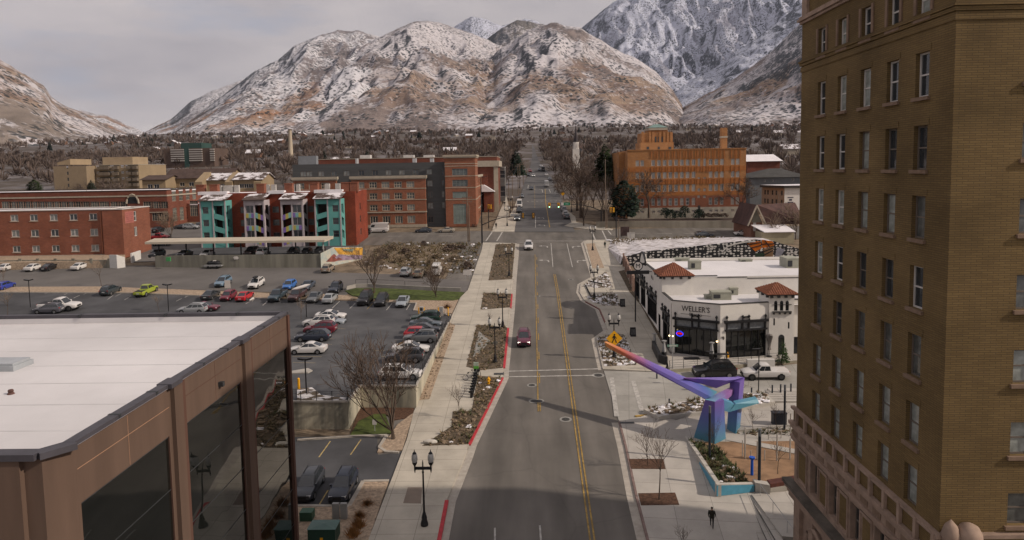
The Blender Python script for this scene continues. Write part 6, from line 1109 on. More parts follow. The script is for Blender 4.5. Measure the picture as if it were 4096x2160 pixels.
b=G(*B2(905,1330));
def mural_mat():
 m=bpy.data.materials.new('mural_paint');m.use_nodes=True;t_,b_=nodes(m);N=t_.nodes.new;l=t_.links.new;tcn=N('ShaderNodeTexCoord');mpn=N('ShaderNodeMapping');mpn.inputs['Scale'].default_value=(1.25,.01,1.9);l(tcn.outputs['Object'],mpn.inputs[0])
 vo=N('ShaderNodeTexVoronoi');vo.inputs['Randomness'].default_value=.4;vo.inputs['Scale'].default_value=1.0;l(mpn.outputs[0],vo.inputs['Vector'])
 rp=N('ShaderNodeValToRGB');rp.color_ramp.interpolation='CONSTANT';rp.color_ramp.elements[0].color=(.55,.53,.5,1);rp.color_ramp.elements[1].position=.37;rp.color_ramp.elements[1].color=(.012,.012,.014,1);l(vo.outputs['Distance'],rp.inputs[0]);l(rp.outputs[0],b_.inputs['Base Color']);b_.inputs['Roughness'].default_value=.85;return m
MURAL=mural_mat();t=thing('mural_wall','long sloping wall painted black with white honeycomb dots and orange wing shapes','mural wall',(38,143,10))
MY_=143.0;mp_=lambda x,y:AT(*B2(x,y),MY_);top=[(585,215),(820,160),(1060,135),(1280,110),(1650,70),(1880,45),(2050,60),(2320,140)]
mb=MB()
for a,b in zip(top,top[1:]):p,q_=mp_(*a),mp_(*b);mb.prism([(p.x,MY_,9),(q_.x,MY_,9),(q_.x,MY_+.5,9),(p.x,MY_+.5,9)],[(p.x,MY_,p.z),(q_.x,MY_,q_.z),(q_.x,MY_+.5,q_.z),(p.x,MY_+.5,p.z)])
mb.build('wall',MURAL,t)
def patch(name,pts,m,d=.02):m2=MB();m2.prism([(p.x,MY_-.004-d,p.z)for p in pts],[(p.x,MY_-.004,p.z)for p in pts])if False else m2.add([(p.x,MY_-d,p.z)for p in pts],[tuple(range(len(pts)))]);return m2.build(name,m,t)
ORG=mat('orange_mural_paint',(.5,.13,.012),.85,.15,.6);BRN=mat('brown_mural_paint',(.2,.12,.065),.85,.2,.6);LAV=mat('lilac_grey_mural_paint',(.24,.24,.28),.85,.15,.5);WHM=mat('white_mural_paint',(.55,.53,.5),.85,.08,.6)
for pts,m in(([(1790,85),(1880,60),(1925,62),(1930,130),(1870,160),(1830,120)],ORG),([(1935,45),(2040,62),(2055,100),(1990,120),(1938,125)],ORG),([(1945,135),(2050,110),(2040,210),(1965,215)],BRN),([(2060,215),(2080,120),(2160,140),(2110,215)],LAV),([(1870,175),(1960,175),(1960,215),(1870,215)],mat('dark_green_mural_paint',(.02,.04,.022),.85,.1,1))):patch('painted_shape',[mp_(*p)for p in pts],m)
for cx_,cy_,r_ in((1580,150,62),(2230,175,60),(1440,118,40)):
 for k in range(5):a=pi*.15+k*pi*.42;patch('painted_leaf',[mp_(cx_+r_*d*cos(a+e),cy_+r_*.62*d*sin(a+e))for d,e in((.1,0),(.6,-.32),(1.15,0),(.6,.32))],WHM,.03)
p,q_=mp_(1420,130),mp_(1860,70)
m2=MB();m2.tube([(mp_(x,y).x,MY_-.03,mp_(x,y).z)for x,y in((1545,165),(1600,110),(1680,85),(1780,66),(1870,62))],.18,4);m2.build('painted_stem',WHM,t)
for a,b in(((1795,95),(1925,70)),((1830,125),(1930,98)),((1938,88),(2050,85)),((1960,50),(2010,118)),((1950,160),(2045,125)),((1960,190),(2040,150))):p,q_=mp_(*a),mp_(*b);m2=MB();m2.tube([(p.x,MY_-.03,p.z),(q_.x,MY_-.03,q_.z)],.13,4);m2.build('painted_vein',BLACKM,t)
mb=MB();p0_,p1_=G(*B2(600,265)),G(*B2(2400,220));mb.add([(LW+.3,119.1,8.3),(60,119.1,8.3),(70,142.9,9.7),(20,142.9,9.7)],[(0,1,2,3)]);struct(mb,'rear_car_park',ASPHL)
tp=[mp_(*p)for p in top];mb=MB();yb=G(1700,598).y-1
for a,b in zip(tp,tp[1:]):mb.quad((a.x,MY_+.3,a.z-.05),(b.x,MY_+.3,b.z-.05),(b.x+2,yb,S*yb+.1),(a.x+2,yb,S*yb+.1))
mb.quad(G(*B2(430,120)),G(*B2(560,290)),Vector((tp[0].x,MY_+.3,tp[0].z-.05)),Vector((tp[0].x+2,yb,S*yb+.1)));mb.add([G(*B2(430,120)),Vector((tp[0].x+2,yb,S*yb+.1)),G(*B2(445,52))],[(0,1,2)])
struct(mb,'snowy_lot',mat('patchy_snow_ground',(.13,.10,.07),.95,var=0,sc=.55,det=10,col2=(.62,.59,.6),edge=(.33,.52),bump=.4,bsc=3))
t=thing('screen_wall','low pinkish brick screen wall with piers between the pavement and the rear car park','wall',(19,123,8.5));q=[G(*B2(*c))for c in((690,545),(600,310))];m2=MB();m2.prism([(q[0].x,q[0].y,6),(q[1].x,q[1].y,6),(q[1].x+.3,q[1].y,6),(q[0].x+.3,q[0].y,6)],[(q[0].x,q[0].y,q[0].z+2.4),(q[1].x,q[1].y,q[1].z+2.4),(q[1].x+.3,q[1].y,q[1].z+2.4),(q[0].x+.3,q[0].y,q[0].z+2.4)]);m2.build('wall',mat('pale_pink_brick',(.3,.2,.16),.9,.12,3),t)
for i in range(5):p=q[0].lerp(q[1],i/4);m2=MB();m2.box(p.x-.3,p.x-.01,p.y-.3,p.y+.3,p.z-.3,p.z+2.9);m2.build('pier',mat('pale_pink_brick',(.3,.2,.16),.9,.12,3),t)
FZ=4.55;F=lambda x,y,z=FZ:G(*B3(x,y),z,0)
t=thing('plaza_planter','triangular raised plaza bed with a bright blue tiled wall and white concrete cap','planter wall',(17,58,4));O=[F(785,620),F(1016,968,4.85),F(1282,962)]
m2=MB();wallpts=[O[0],O[1],O[2]]
for a,b in zip(wallpts,wallpts[1:]):
 d=(b-a).normalized();n=Vector((d.y,-d.x,0));c=[a,b,b-n*.35,a-n*.35];m2.prism([(p.x,p.y,2.5)for p in c],[(p.x,p.y,p.z+.06)for p in c])
m2.build('concrete_wall',mat('white_cast_concrete',(.46,.43,.385),.9,.1,1),t);BLU=mat('sky_blue_tile',(.09,.31,.44),.5,.08,2)
a,b,c=O;m2=MB();e=a.lerp(b,.5);d=(b-a).normalized();n=Vector((d.y,-d.x,0))*.02
m2.prism([(e+n).xy.to_3d()+Vector((0,0,FZ-.45)),(b+n).xy.to_3d()+Vector((0,0,gz(0,b.y)+.2)),b.xy.to_3d()+Vector((0,0,gz(0,b.y)+.2)),e.xy.to_3d()+Vector((0,0,FZ-.45))],[(e+n).xy.to_3d()+Vector((0,0,FZ-.1)),(b+n).xy.to_3d()+Vector((0,0,4.84)),b.xy.to_3d()+Vector((0,0,4.84)),e.xy.to_3d()+Vector((0,0,FZ-.1))]);m2.build('blue_tiles',BLU,t)
d=(c-b).normalized();n=Vector((d.y,-d.x,0))*.02;m2=MB();m2.prism([(b+n).xy.to_3d()+Vector((0,0,gz(0,b.y)+.2)),(c+n).xy.to_3d()+Vector((0,0,gz(0,c.y)+.15)),c.xy.to_3d()+Vector((0,0,gz(0,c.y)+.15)),b.xy.to_3d()+Vector((0,0,gz(0,b.y)+.2))],[(b+n).xy.to_3d()+Vector((0,0,4.84)),(c+n).xy.to_3d()+Vector((0,0,FZ)),c.xy.to_3d()+Vector((0,0,FZ)),b.xy.to_3d()+Vector((0,0,4.84))]);m2.build('blue_tiles',BLU,t)
mb=MB();mb.add([p+Vector((0,0,-.02))for p in(F(800,640),F(1020,960),F(1275,955),F(1700,930),F(2000,700),F(1900,540),F(1150,590),F(1100,600),F(830,610))],[tuple(range(9))]);struct(mb,'planted_ground',TANM)
mb=MB();mb.add([p+Vector((0,0,.02))for p in(F(815,650),F(1024,950),F(1250,948),F(1140,830),F(1040,720),F(1000,690),F(860,660))],[tuple(range(7))]);struct(mb,'green_bed',mat('green_rocky_bed',(.06,.058,.026),.95,.5,1.6,det=8,bump=.5))
mb=MB();mb.add([p+Vector((0,0,.03))for p in(F(1085,618),F(1585,712),F(1585,745),F(1080,645))],[(0,1,2,3)]);struct(mb,'path',SIDEW2)
for pts in([(1150,580),(1590,540),(1590,552),(1150,596)],):mb=MB();mb.slab([F(*p)for p in pts],.3,.3);struct(mb,'kerb',CONC)
mb=MB();mb.add([p+Vector((0,0,.025))for p in(F(1150,598),F(1590,554),F(1590,615),F(1400,600),F(1250,612),F(1160,612))],[tuple(range(6))]);struct(mb,'green_bed',mat('brown_rocky_bed',(.11,.07,.04),.95,.45,1.6,det=8,bump=.5))
mb=MB();mb.add([p+Vector((0,0,.03))for p in(F(770,588),F(840,590),F(850,612),F(790,608))],[(3,2,1,0)]);struct(mb,'bark_mulch_bed',MULCH)
t=thing('raised_bed','long low concrete walled bed of rocks and snow beside the side street','planter',G(*B3(900,420)));pp=[G(*B3(*p))for p in((490,455),(600,512),(670,500),(1145,452),(1430,400),(1350,335),(1180,335),(925,365))]
zt=[p.z+.55 for p in pp];m2=MB();m2.prism([(p.x,p.y,p.z-.5)for p in pp],[(p.x,p.y,p.z+.5)for p in pp]);m2.build('bed_wall',mat('white_cast_concrete',(.46,.43,.385),.9,.1,1),t);cm=sum(pp,Vector())/len(pp);m2=MB();m2.add([cm.lerp(p,.9)+Vector((0,0,.53))for p in pp],[tuple(range(len(pp)))]);m2.build('rocks_and_snow',SNOWBED,t)
for pts in([(385,790),(632,790),(648,862),(402,860)],[(452,1037),(716,1032),(745,1118),(472,1122)]):bed('tree_well',MULCH,P(B3,*pts),.16)
UZ=4.0;e0,e1=F(1262,1030,UZ),F(1480,1330,UZ);d=(e1-e0).normalized();n=Vector((d.y,-d.x,0))
mb=MB();mb.prism([(p.x,p.y,2.5)for p in(e0,e1,e1+Vector((14,-3,0)),e0+Vector((14,2,0)))],[(p.x,p.y,UZ)for p in(e0,e1,e1+Vector((14,-3,0)),e0+Vector((14,2,0)))]);struct(mb,'upper_plaza',SIDEW2)
t=thing('plaza_steps','wedge of concrete plaza steps with a thin handrail climbing to the right','steps',e0)
e1=e1+d*2.5
for i in range(1,5):
 a=e0+n*(.16*i);b=e1+n*(.68*i);ai=e0+n*(.16*(i-1));bi=e1+n*(.68*(i-1));zz=UZ-.15*i;m2=MB();m2.prism([(p.x,p.y,2.2)for p in(a,b,bi,ai)],[(p.x,p.y,zz)for p in(a,b,bi,ai)],0,1);m2.build('step',[mat('shaded_riser_concrete',(.1,.095,.09),.9,.1,1),SIDEW2],t)  # riser shade painted in as darker concrete
m2=MB();a,b=e0+Vector((.6,-.3,0)),e1+Vector((.5,0,0));m2.tube([a+Vector((0,0,.95)),b+Vector((0,0,.95))],.025,5);[m2.tube([a.lerp(b,f),a.lerp(b,f)+Vector((0,0,.95))],.02,4)for f in(0,.33,.66,.98)];m2.build('handrail',GREYM,t)
t=thing('plaza_bench','long dark red wooden bench on a concrete wall at the plaza edge','bench',F(1480,960));a,b=F(1290,965),F(1395,985);m2=MB();m2.prism([(p.x,p.y,3)for p in(a,b,b+Vector((0,.7,0)),a+Vector((0,.7,0)))],[(p.x,p.y,FZ+.2)for p in(a,b,b+Vector((0,.7,0)),a+Vector((0,.7,0)))]);m2.build('end_wall',mat('white_cast_concrete',(.46,.43,.385),.9,.1,1),t)
a,b=F(1398,965),F(1640,925);m2=MB();m2.prism([(p.x,p.y,UZ+.3)for p in(a,b,b+Vector((0,.8,0)),a+Vector((0,.8,0)))],[(p.x,p.y,UZ+.62)for p in(a,b,b+Vector((0,.8,0)),a+Vector((0,.8,0)))]);m2.build('seat',mat('dark_red_timber',(.09,.03,.022),.7,.25,3,streak=True),t);m2=MB();m2.prism([(p.x,p.y,3)for p in(a,b,b+Vector((0,.7,0)),a+Vector((0,.7,0)))],[(p.x,p.y,UZ+.295)for p in(a,b,b+Vector((0,.7,0)),a+Vector((0,.7,0)))]);m2.build('base',CONC,t)
t=thing('wide_steps','broad shallow concrete steps between bollards beyond the raised bed','steps',G(*B3(1500,370)))
for i in range(5):p=[G(*B3(1400-12*i+dx,318+17*i))for dx in(0,330)];m2=MB();m2.prism([(q.x,q.y+dy,4)for q,dy in((p[0],0),(p[1],0),(p[1],1.2),(p[0],1.2))],[(q.x,q.y+dy,p[0].z+.32)for q,dy in((p[0],0),(p[1],0),(p[1],1.2),(p[0],1.2))]);m2.build('step',SIDEW2,t)
def sculpt_mat(name,axis,stops):
 m=bpy.data.materials.new(name);m.use_nodes=True;t_,b_=nodes(m);N=t_.nodes.new;l=t_.links.new;tcn=N('ShaderNodeTexCoord');sp=N('ShaderNodeSeparateXYZ');mr=N('ShaderNodeMapRange');nz=N('ShaderNodeTexNoise');nz.inputs['Scale'].default_value=.9;ad=N('ShaderNodeMath');ad.operation='MULTIPLY_ADD';ad.inputs[1].default_value=.12;rp=N('ShaderNodeValToRGB')
 l(tcn.outputs['Object'],sp.inputs[0]);l(sp.outputs[axis],mr.inputs[0]);mr.inputs['From Min'].default_value=stops[0][0];mr.inputs['From Max'].default_value=stops[-1][0];l(tcn.outputs['Object'],nz.inputs[0]);l(nz.outputs[0],ad.inputs[0]);l(mr.outputs[0],ad.inputs[2]);l(ad.outputs[0],rp.inputs[0]);l(rp.outputs[0],b_.inputs['Base Color']);b_.inputs['Roughness'].default_value=.45
 e=rp.color_ramp;s0,s1=stops[0][0],stops[-1][0]
 e.elements[0].position=0.06;e.elements[0].color=(*stops[0][1],1);e.elements[1].position=1;e.elements[1].color=(*stops[-1][1],1)
 for x,c in stops[1:-1]:q=e.elements.new((x-s0)/(s1-s0)+.05);q.color=(*c,1)
 return m
TQS,BLS,PUS,PKS,ORS=(.075,.25,.32),(.085,.13,.40),(.16,.10,.38),(.30,.14,.38),(.62,.25,.07)
LEGM=sculpt_mat('sculpture_leg_paint',2,[(0,TQS),(1.3,(.085,.19,.38)),(2.6,(.10,.13,.40)),(4.2,PUS),(7,PUS)]);BEAMM=sculpt_mat('sculpture_beam_paint',0,[(-9,ORS),(-7.4,(.5,.13,.06)),(-6.2,(.34,.10,.16)),(-4.4,PUS),(-1.5,(.15,.14,.46)),(-.2,BLS),(1,TQS)]);WEDM=sculpt_mat('sculpture_wedge_paint',0,[(-3,(.36,.13,.32)),(-.5,PUS),(2.5,(.2,.15,.46)),(5,PUS)]);ARMM=sculpt_mat('sculpture_arm_paint',0,[(0,BLS),(2,(.09,.28,.40)),(6,TQS)]);BARM=sculpt_mat('sculpture_bar_paint',0,[(-.8,(.13,.36,.45)),(.6,(.2,.26,.48)),(2,PKS),(4.5,(.5,.28,.5))])
sp_=(17.6,64.3,4.4);t=thing('sculpture','giant angular painted steel sculpture with a long orange tipped beam on two tapering legs','sculpture',sp_);V=Vector;q1=lambda x,y,Y:AT(*Q1(x,y),Y)
hull([V(p)for p in((15.9,64.79,4.0),(17.66,63.24,4.0),(19.08,64.45,4.0),(17.3,66.0,4.0),(16.88,63.84,8.62),(17.64,63.24,8.62),(18.65,63.79,8.62),(17.9,64.4,8.62))]).build('front_leg',LEGM,t)
hull([V(p)for p in((19.64,66.27,4.0),(20.18,65.2,4.0),(21.0,66.5,4.0),(21.75,67.4,9.58),(20.3,67.4,9.3),(21.0,66.5,9.4),(21.3,68.3,9.5))]).build('rear_leg',LEGM,t)
hull([V(p)for p in((16.88,63.84,8.64),(17.64,63.24,8.64),(21.59,68.19,8.64),(21.48,68.64,8.64),(16.95,63.84,7.8),(17.64,63.3,7.7),(21.5,68.1,8.3))]).build('top_bar',BARM,t)
tip=V((8.34,72.7,12.04));hull([tip,tip+V((.2,-.2,-.5)),tip+V((.35,.4,-.05)),tip+V((.4,.4,-.5)),q1(590,548,64.6),q1(430,628,64.1),q1(590,548,64.6)+V((.3,.75,-.1)),q1(430,628,64.1)+V((.4,.9,-.4)),q1(520,600,64.0)]).build('long_beam',BEAMM,t)
w0=q1(105,325,66.3);hull([w0,q1(990,318,67.5),q1(860,352,66.8),q1(590,475,66.6),w0+V((.3,.5,-.3)),q1(990,318,67.5)+V((-.1,.8,-.2)),q1(740,365,66.4)]).build('upper_wedge',WEDM,t)
hull([p+V((0,dy,0))for p in(q1(690,640,64.2),q1(845,705,64.5),q1(770,818,64.3),q1(700,795,64.0))for dy in(0,.9)]).build('lower_arm',ARMM,t)
hull([p+V((0,dy,0))for p in(q1(868,695,64.6),q1(1180,630,66.4),q1(1202,690,66.2),q1(772,817,64.3))for dy in(0,.8)]).build('arm_bar',ARMM,t)
GLOBE=mat('frosted_lamp_glass',(.5,.49,.46),.2,.05,3,spec=.6)
def street_lamp(label,uv,h=5.95,z=None,k=1.0,arm_y=False):
 b=G(*uv);b.z+=.13 if z is None else z
 t=thing('street_lamp',label,'street lamp',b,0,'black twin globe street lamps');m=MB();m.lathe(b,[(.3,0),(.3,.15),(.26,.3),(.2,.5),(.22,.6),(.13,.95),(.1,1.05)],12);m.build('base',BLACKM,t,smooth=40)
 m=MB();m.lathe(b,[(.085,1.0),(.065,h*.7),(.09,h*.705),(.055,h*.73),(.05,h*.83),(.02,h*.87)],10);m.build('pole',BLACKM,t,smooth=40)
 m=MB();e=Vector((.62,0,0));m.tube([b-e+Vector((0,0,h*.775)),b+e+Vector((0,0,h*.775))],.05,6)
 for s_ in(-1,1):m.tube([b+e*s_+Vector((0,0,h*.70)),b+e*s_+Vector((0,0,h*.73)),b+e*s_+Vector((0,0,h*.80))],[.02,.06,.07],8);m.obox(b+e*s_*.5+Vector((0,0,h*.76)),(.3,0,0),(0,.03,0),(0,0,.1))
 m.build('crossarm',BLACKM,t)
 for s_ in(-1,1):
  c=b+e*s_;m=MB();m.lathe(c,[(.1,h*.8),(.19,h*.83),(.2,h*.845)],10);lb=m.build('lantern_base',BLACKM,t);m=MB();m.lathe(c,[(.17,h*.845),(.24,h*.875),(.22,h*.93),(.14,h*.96)],12);m.build('globe',GLOBE,lb,smooth=60);m=MB();m.lathe(c,[(.17,h*.955),(.1,h*.975),(.03,h*.985),(.03,h),(.005,h*1.015)],10);m.build('finial',BLACKM,lb)
 return t
LAMPS=[((1068,1325),'nearest twin globe lamp standing alone on the bare concrete pavement'),((1246,914),'twin globe lamp in the planting bed beside the pale square paver'),((1265,825),'twin globe lamp at the kerb corner of the driveway behind the maroon car'),((1281,696),'twin globe lamp at the near end of the longest left planting bed'),((1545,903),'twin globe lamp carrying the yellow pedestrian sign'),((1495,752),'twin globe lamp in the snowy bed beside a leaning black pole'),((1491,631),'twin globe lamp in the gravel strip near the intersection on the right'),(A4(350,1103),'twin globe lamp on the far left corner by the standing pedestrian'),(A4(385,960),'twin globe lamp among the utility poles beyond the left corner'),(A4(1050,948),'twin globe lamp behind the parked cars across the intersection'),(A4(482,690),'most distant twin globe lamp on the left kerb')]
for uv,lb in LAMPS:street_lamp(lb,uv)
def slim_lamp(label,base,vtop,grp='dark plaza light columns',plane=None,r=.11,head=True):
 b=G(*base)if plane is None else G(*base,plane,0);h=ZA(vtop,b.x,b.y)-b.z;t=thing('light_column',label,'light column',b,0,grp)
 m=MB();m.tube([b,b+Vector((0,0,h*.87))],r,8);m.build('pole',mat('dark_blue_grey_metal',(.025,.03,.038),.5,var=0),t,smooth=40);m=MB();m.tube([b+Vector((0,0,h*.87)),b+Vector((0,0,h))],r*1.05,8);m.build('light_head',mat('perforated_light_head',(.14,.15,.16),.5,var=0),t,smooth=40)
slim_lamp('tall dark light column standing before the sculpture leg',B3(962,772),B3(0,400)[1],plane=FZ);slim_lamp('dark light column with a white sign plate beside the blue fountain',B3(1317,945),B3(0,565)[1],plane=FZ,r=.13);slim_lamp('dark light column by the litter bins near the hotel',B3(1497,580),B3(0,248)[1])
def thin_lamp(label,base,vtop):
 b=G(*base);h=ZA(vtop,b.x,b.y)-b.z;t=thing('area_light',label,'light pole',b,0,'thin dark area lights');m=MB();m.tube([b,b+Vector((0,0,.5))],.3,10);m.build('footing',CONC,t);m=MB();m.tube([b+Vector((0,0,.4)),b+Vector((0,0,h))],.06,6);m.build('pole',BLACKM,t);m=MB();m.box(b.x-.7,b.x+.1,b.y-.14,b.y+.14,b.z+h,b.z+h+.1);m.build('head',BLACKM,t)
thin_lamp('thin dark light pole rising in front of the white pickup',B3(1312,325),B2(0,1110)[1]);thin_lamp('thin dark light pole beside the black SUV at the terrace wall',B3(980,265),B2(0,1135)[1])
def lot_lamp(label,b,vtop,z=None):
 h=ZA(vtop,b.x,b.y)-b.z;t=thing('car_park_light',label,'light pole',b,0,'black car park lights');m=MB();m.tube([b,b+Vector((0,0,h))],.075,6);m.build('pole',BLACKM,t)
 for s_ in(-1,1):m=MB();m.obox((b.x+s_*.42,b.y,b.z+h+.02),(.32,0,.06*s_),(0,.2,0),(0,0,.09));m.build('light_head',BLACKM,t)
lot_lamp('car park light on the deck edge above the railing',GD(*B4(285,945)),B4(0,625)[1]);lot_lamp('car park light above the white crew cab pickup',G(*C1(285,535)),C1(0,282)[1]);lot_lamp('car park light between the lime pickup and the dark sedan',G(*C1(1580,575)),C1(0,325)[1]);lot_lamp('car park light behind the leaning bare tree by the white sedan',G(*C2(530,628)),C2(0,480)[1])
SIGY=mat('signal_yellow',(.62,.3,.015),.5,var=0);GLIT=emit('lit_green_signal',(.25,1,.6),6);SGRN=mat('green_sign_sheeting',(.01,.16,.08),.5,var=0)
def sig_head(t,p,lit=False,dark=False,sc=1.0,name='signal_head'):
 m=MB();m.box(p.x-.36*sc,p.x+.36*sc,p.y-.05,p.y+.05,p.z-.75*sc,p.z+.75*sc);m.build('backplate',BLACKM if dark else SIGY,t);m=MB();m.box(p.x-.2*sc,p.x+.2*sc,p.y-.3,p.y-.055,p.z-.6*sc,p.z+.6*sc);hd=m.build(name,SIGY,t)
 for i,dz in enumerate((.4,0,-.4)):m=MB();m.tube([(p.x,p.y-.33,p.z+dz*sc),(p.x,p.y-.305,p.z+dz*sc)],.15*sc,10);m.build('lens',GLIT if lit and i==2 else DARKM,hd)
b=G(*A4(78,1282));t=thing('traffic_signal','dark traffic signal mast on the near left corner with an arm curving over the road','traffic signal',b);h=AT(*A3(1325,380),b.y).z-b.z;m=MB();m.tube([b,b+Vector((0,0,h*.55)),b+Vector((0,0,h))],[.22,.15,.1],8);m.build('mast',BLACKM,t,smooth=40)
pts=[AT(*A4(*p),b.y)for p in((78,1085),(180,1040),(300,1005),(430,988),(655,980))];m=MB();m.tube(pts,[.13,.11,.1,.08,.06],6);m.build('mast_arm',BLACKM,t,smooth=50)
for x in(520,634):sig_head(t,AT(*A4(x,984),b.y-.3),dark=True)
p=AT(*A4(438,975),b.y-.2);m=MB();m.box(p.x-1.2,p.x+1.2,p.y-.03,p.y+.03,p.z-.22,p.z+.22);m.build('street_sign_back',GREYM,t);m=MB();m.tube([b+Vector((0,0,h)),b+Vector((1.6,0,h+.4))],.06,5);m.build('lamp_arm',BLACKM,t)
b=G(*A4(1372,1112));t=thing('traffic_signal','traffic signal mast across the intersection with two green lit heads and a green street sign','traffic signal',b);m=MB();m.tube([b,b+Vector((0,0,AT(*A4(1372,905),b.y).z-b.z))],[.2,.14],8);m.build('mast',BLACKM,t,smooth=40)
pts=[AT(*A4(*p),b.y)for p in((1372,935),(1260,890),(1150,868),(1000,857),(795,854))];m=MB();m.tube(pts,[.14,.12,.1,.08,.06],6);m.build('mast_arm',BLACKM,t,smooth=50)
for x in(808,908):sig_head(t,AT(*A4(x,874),b.y-.3),lit=True)
p,q_=AT(*A4(935,843),b.y-.2),AT(*A4(962,872),b.y-.2);m=MB();m.box(p.x,q_.x,p.y-.03,p.y,q_.z,p.z);m.build('lane_sign',WFRAME,t);p,q_=AT(*A4(964,842),b.y-.2),AT(*A4(1034,872),b.y-.2);m=MB();m.box(p.x,q_.x,p.y-.03,p.y,q_.z,p.z);m.build('street_name_sign',SGRN,t);m=MB();m.box(p.x+.5,q_.x-.5,p.y-.036,p.y-.031,(p.z+q_.z)/2-.16,(p.z+q_.z)/2+.16);m.build('worn_lettering',mat('worn_sign_white',(.2,.34,.28),.6,.4,8),t)
for(bx,by),vt,sx,lab in(((1535,1232),940,(1478,922),'side signal pole with yellow heads on the near right corner'),((150,1122),900,(150,888),'short signal pole with a yellow head on the far left corner')):
 b=G(*A4(bx,by));t=thing('traffic_signal',lab,'traffic signal',b);m=MB();m.tube([b,b+Vector((0,0,AT(*A4(bx,vt),b.y).z-b.z))],.13,8);m.build('pole',BLACKM,t);p=AT(*A4(*sx),b.y-.2);sig_head(t,p,sc=.9);m=MB();m.box(p.x+.5,p.x+.85,p.y-.4,p.y+.2,p.z-.6,p.z+.6);m.build('side_head',SIGY,t);m=MB();m.tube([p+Vector((0,.2,0)),Vector((b.x,b.y,p.z))],.05,5);m.build('bracket',BLACKM,t)
def upole(label,uv,f,vtop,cross=(),r=.16,base=None):
 b=G(*f(*uv));h=ZA(f(0,vtop)[1],b.x,b.y)-b.z;t=thing('utility_pole',label,'utility pole',b,0,'wooden utility poles');m=MB();m.tube([b,b+Vector((0,0,h))],[r,r*.65],7);m.build('pole',WOODP,t,smooth=40)
 for fz in cross:m=MB();m.box(b.x-1.3,b.x+1.3,b.y-.08,b.y+.08,b.z+h*fz-.1,b.z+h*fz+.1);[m.tube([(b.x+dx,b.y,b.z+h*fz),(b.x+dx,b.y,b.z+h*fz+.3)],.06,5)for dx in(-1.2,-.6,.6,1.2)];m.build('crossarm',WOODP,t)
 return b+Vector((0,0,h))
UP=[upole('utility pole with a wide white crossarm beside the left pavement',(410,900),A4,520,(.93,.85)),upole('tall bare utility pole next to the grey parked car',(492,800),A4,415,(.97,)),upole('utility pole nearest the white van on the left',(372,1010),A4,620,()),upole('utility pole left of the tall bare pole',(470,760),A4,430,(.95,)),upole('utility pole among branches with double crossarms',(525,650),A4,400,(.96,.88)),upole('distant utility pole on the left of the hill street',(560,580),A4,385,(.95,)),upole('farthest utility pole on the left kerb',(578,540),A4,375,(.95,))]
upole('tall utility pole beside the gated concrete wall',(1420,1132),A4,370,());upole('shorter pale pole leaning by the tall utility pole',(1434,1128),A4,700,());upole('pale wooden pole in front of the charcoal apartment tower',(1188,1022),A3,480,(.82,.74));upole('short pale pole beside the front utility pole',(1203,1022),A3,650,());upole('pale wooden pole at the edge of the snowy lot',(1560,1300),A4,1020,(),.12);upole('wooden pole before the brick school',(1452,760),A1,500,(.97,));upole('thin pole rising in front of the gabled house',(625,960),H1,300,(),.12)
m=MB()
for a,b in zip(UP,UP[1:]):m.tube([a,a.lerp(b,.5)-Vector((0,0,.6)),b],.025,3)
tag(m.build('overhead_cable',BLACKM),'thin dark cable strung between the wooden utility poles on the left','cable')
def post_sign(label,base,vtop,w,h,col,plane=None,diamond=False,sign='sign_panel',pr=.035,cat='sign',name='road_sign',pmat=None):
 b=G(*base)if plane is None else G(*base,plane,0);H_=ZA(vtop,b.x,b.y)-b.z;t=thing(name,label,cat,b);m=MB();m.tube([b,b+Vector((0,0,H_))],pr,6);m.build('post',pmat or GREYM,t);c=b+Vector((0,-.06,H_-h/2));m=MB()
 m.add([c+Vector(p)for p in(((0,0,-h/2),(w/2,0,0),(0,0,h/2),(-w/2,0,0))if diamond else((-w/2,0,-h/2),(w/2,0,-h/2),(w/2,0,h/2),(-w/2,0,h/2)))]+[c+Vector((0,.03,0))+Vector(p)for p in(((0,0,-h/2),(w/2,0,0),(0,0,h/2),(-w/2,0,0))if diamond else((-w/2,0,-h/2),(w/2,0,-h/2),(w/2,0,h/2),(-w/2,0,h/2)))],[(0,1,2,3),(7,6,5,4),(0,4,5,1),(1,5,6,2),(2,6,7,3),(3,7,4,0)]);m.build(sign,col,t);return t,c
lb=G(1545,903);c=Vector((lb.x,lb.y-.25,ZA(B2(0,1000)[1],lb.x,lb.y)));YS=mat('yellow_warning_sheeting',(.82,.4,.01),.5,var=0)
t=thing('pedestrian_sign','yellow diamond sign with a black walking figure mounted on the lamp post','road sign',c);s_=1.05;m=MB();dd=[(0,0,-s_),(s_,0,0),(0,0,s_),(-s_,0,0)];m.prism([c+Vector(p)for p in dd],[c+Vector(p)+Vector((0,.03,0))for p in dd]);m.build('sign_panel',YS,t)
bl=lambda*p:[c+Vector((x*1.05,-.012,z*1.05))for x,z in p]
m=MB();m.tube([c+Vector((.02,-.012,.5)),c+Vector((.02,-.02,.5))],.11,10);[m.add(bl(*p),[tuple(range(len(p)))])for p in(((-.13,.34),(.12,.36),(.1,-.02),(-.1,-.02)),((-.1,0),(.02,0),(-.2,-.55),(-.34,-.52)),((0,0),(.1,0),(.34,-.5),(.22,-.56)),((.1,.34),(.32,.02),(.24,-.02),(.05,.22)),((-.12,.34),(-.3,.05),(-.23,.02),(-.05,.2)))];m.build('walking_figure',BLACKM,t)
m=MB();m.box(c.x-.32,c.x+.32,c.y-.01,c.y+.02,c.z-1.35,c.z-1.0);m.build('arrow_plate',YS,t)
p=G(*A4(940,890));t,c=post_sign('small yellow diamond sign facing the far street',A4(955,905),A4(0,722)[1],1.5,1.5,YS,diamond=True)
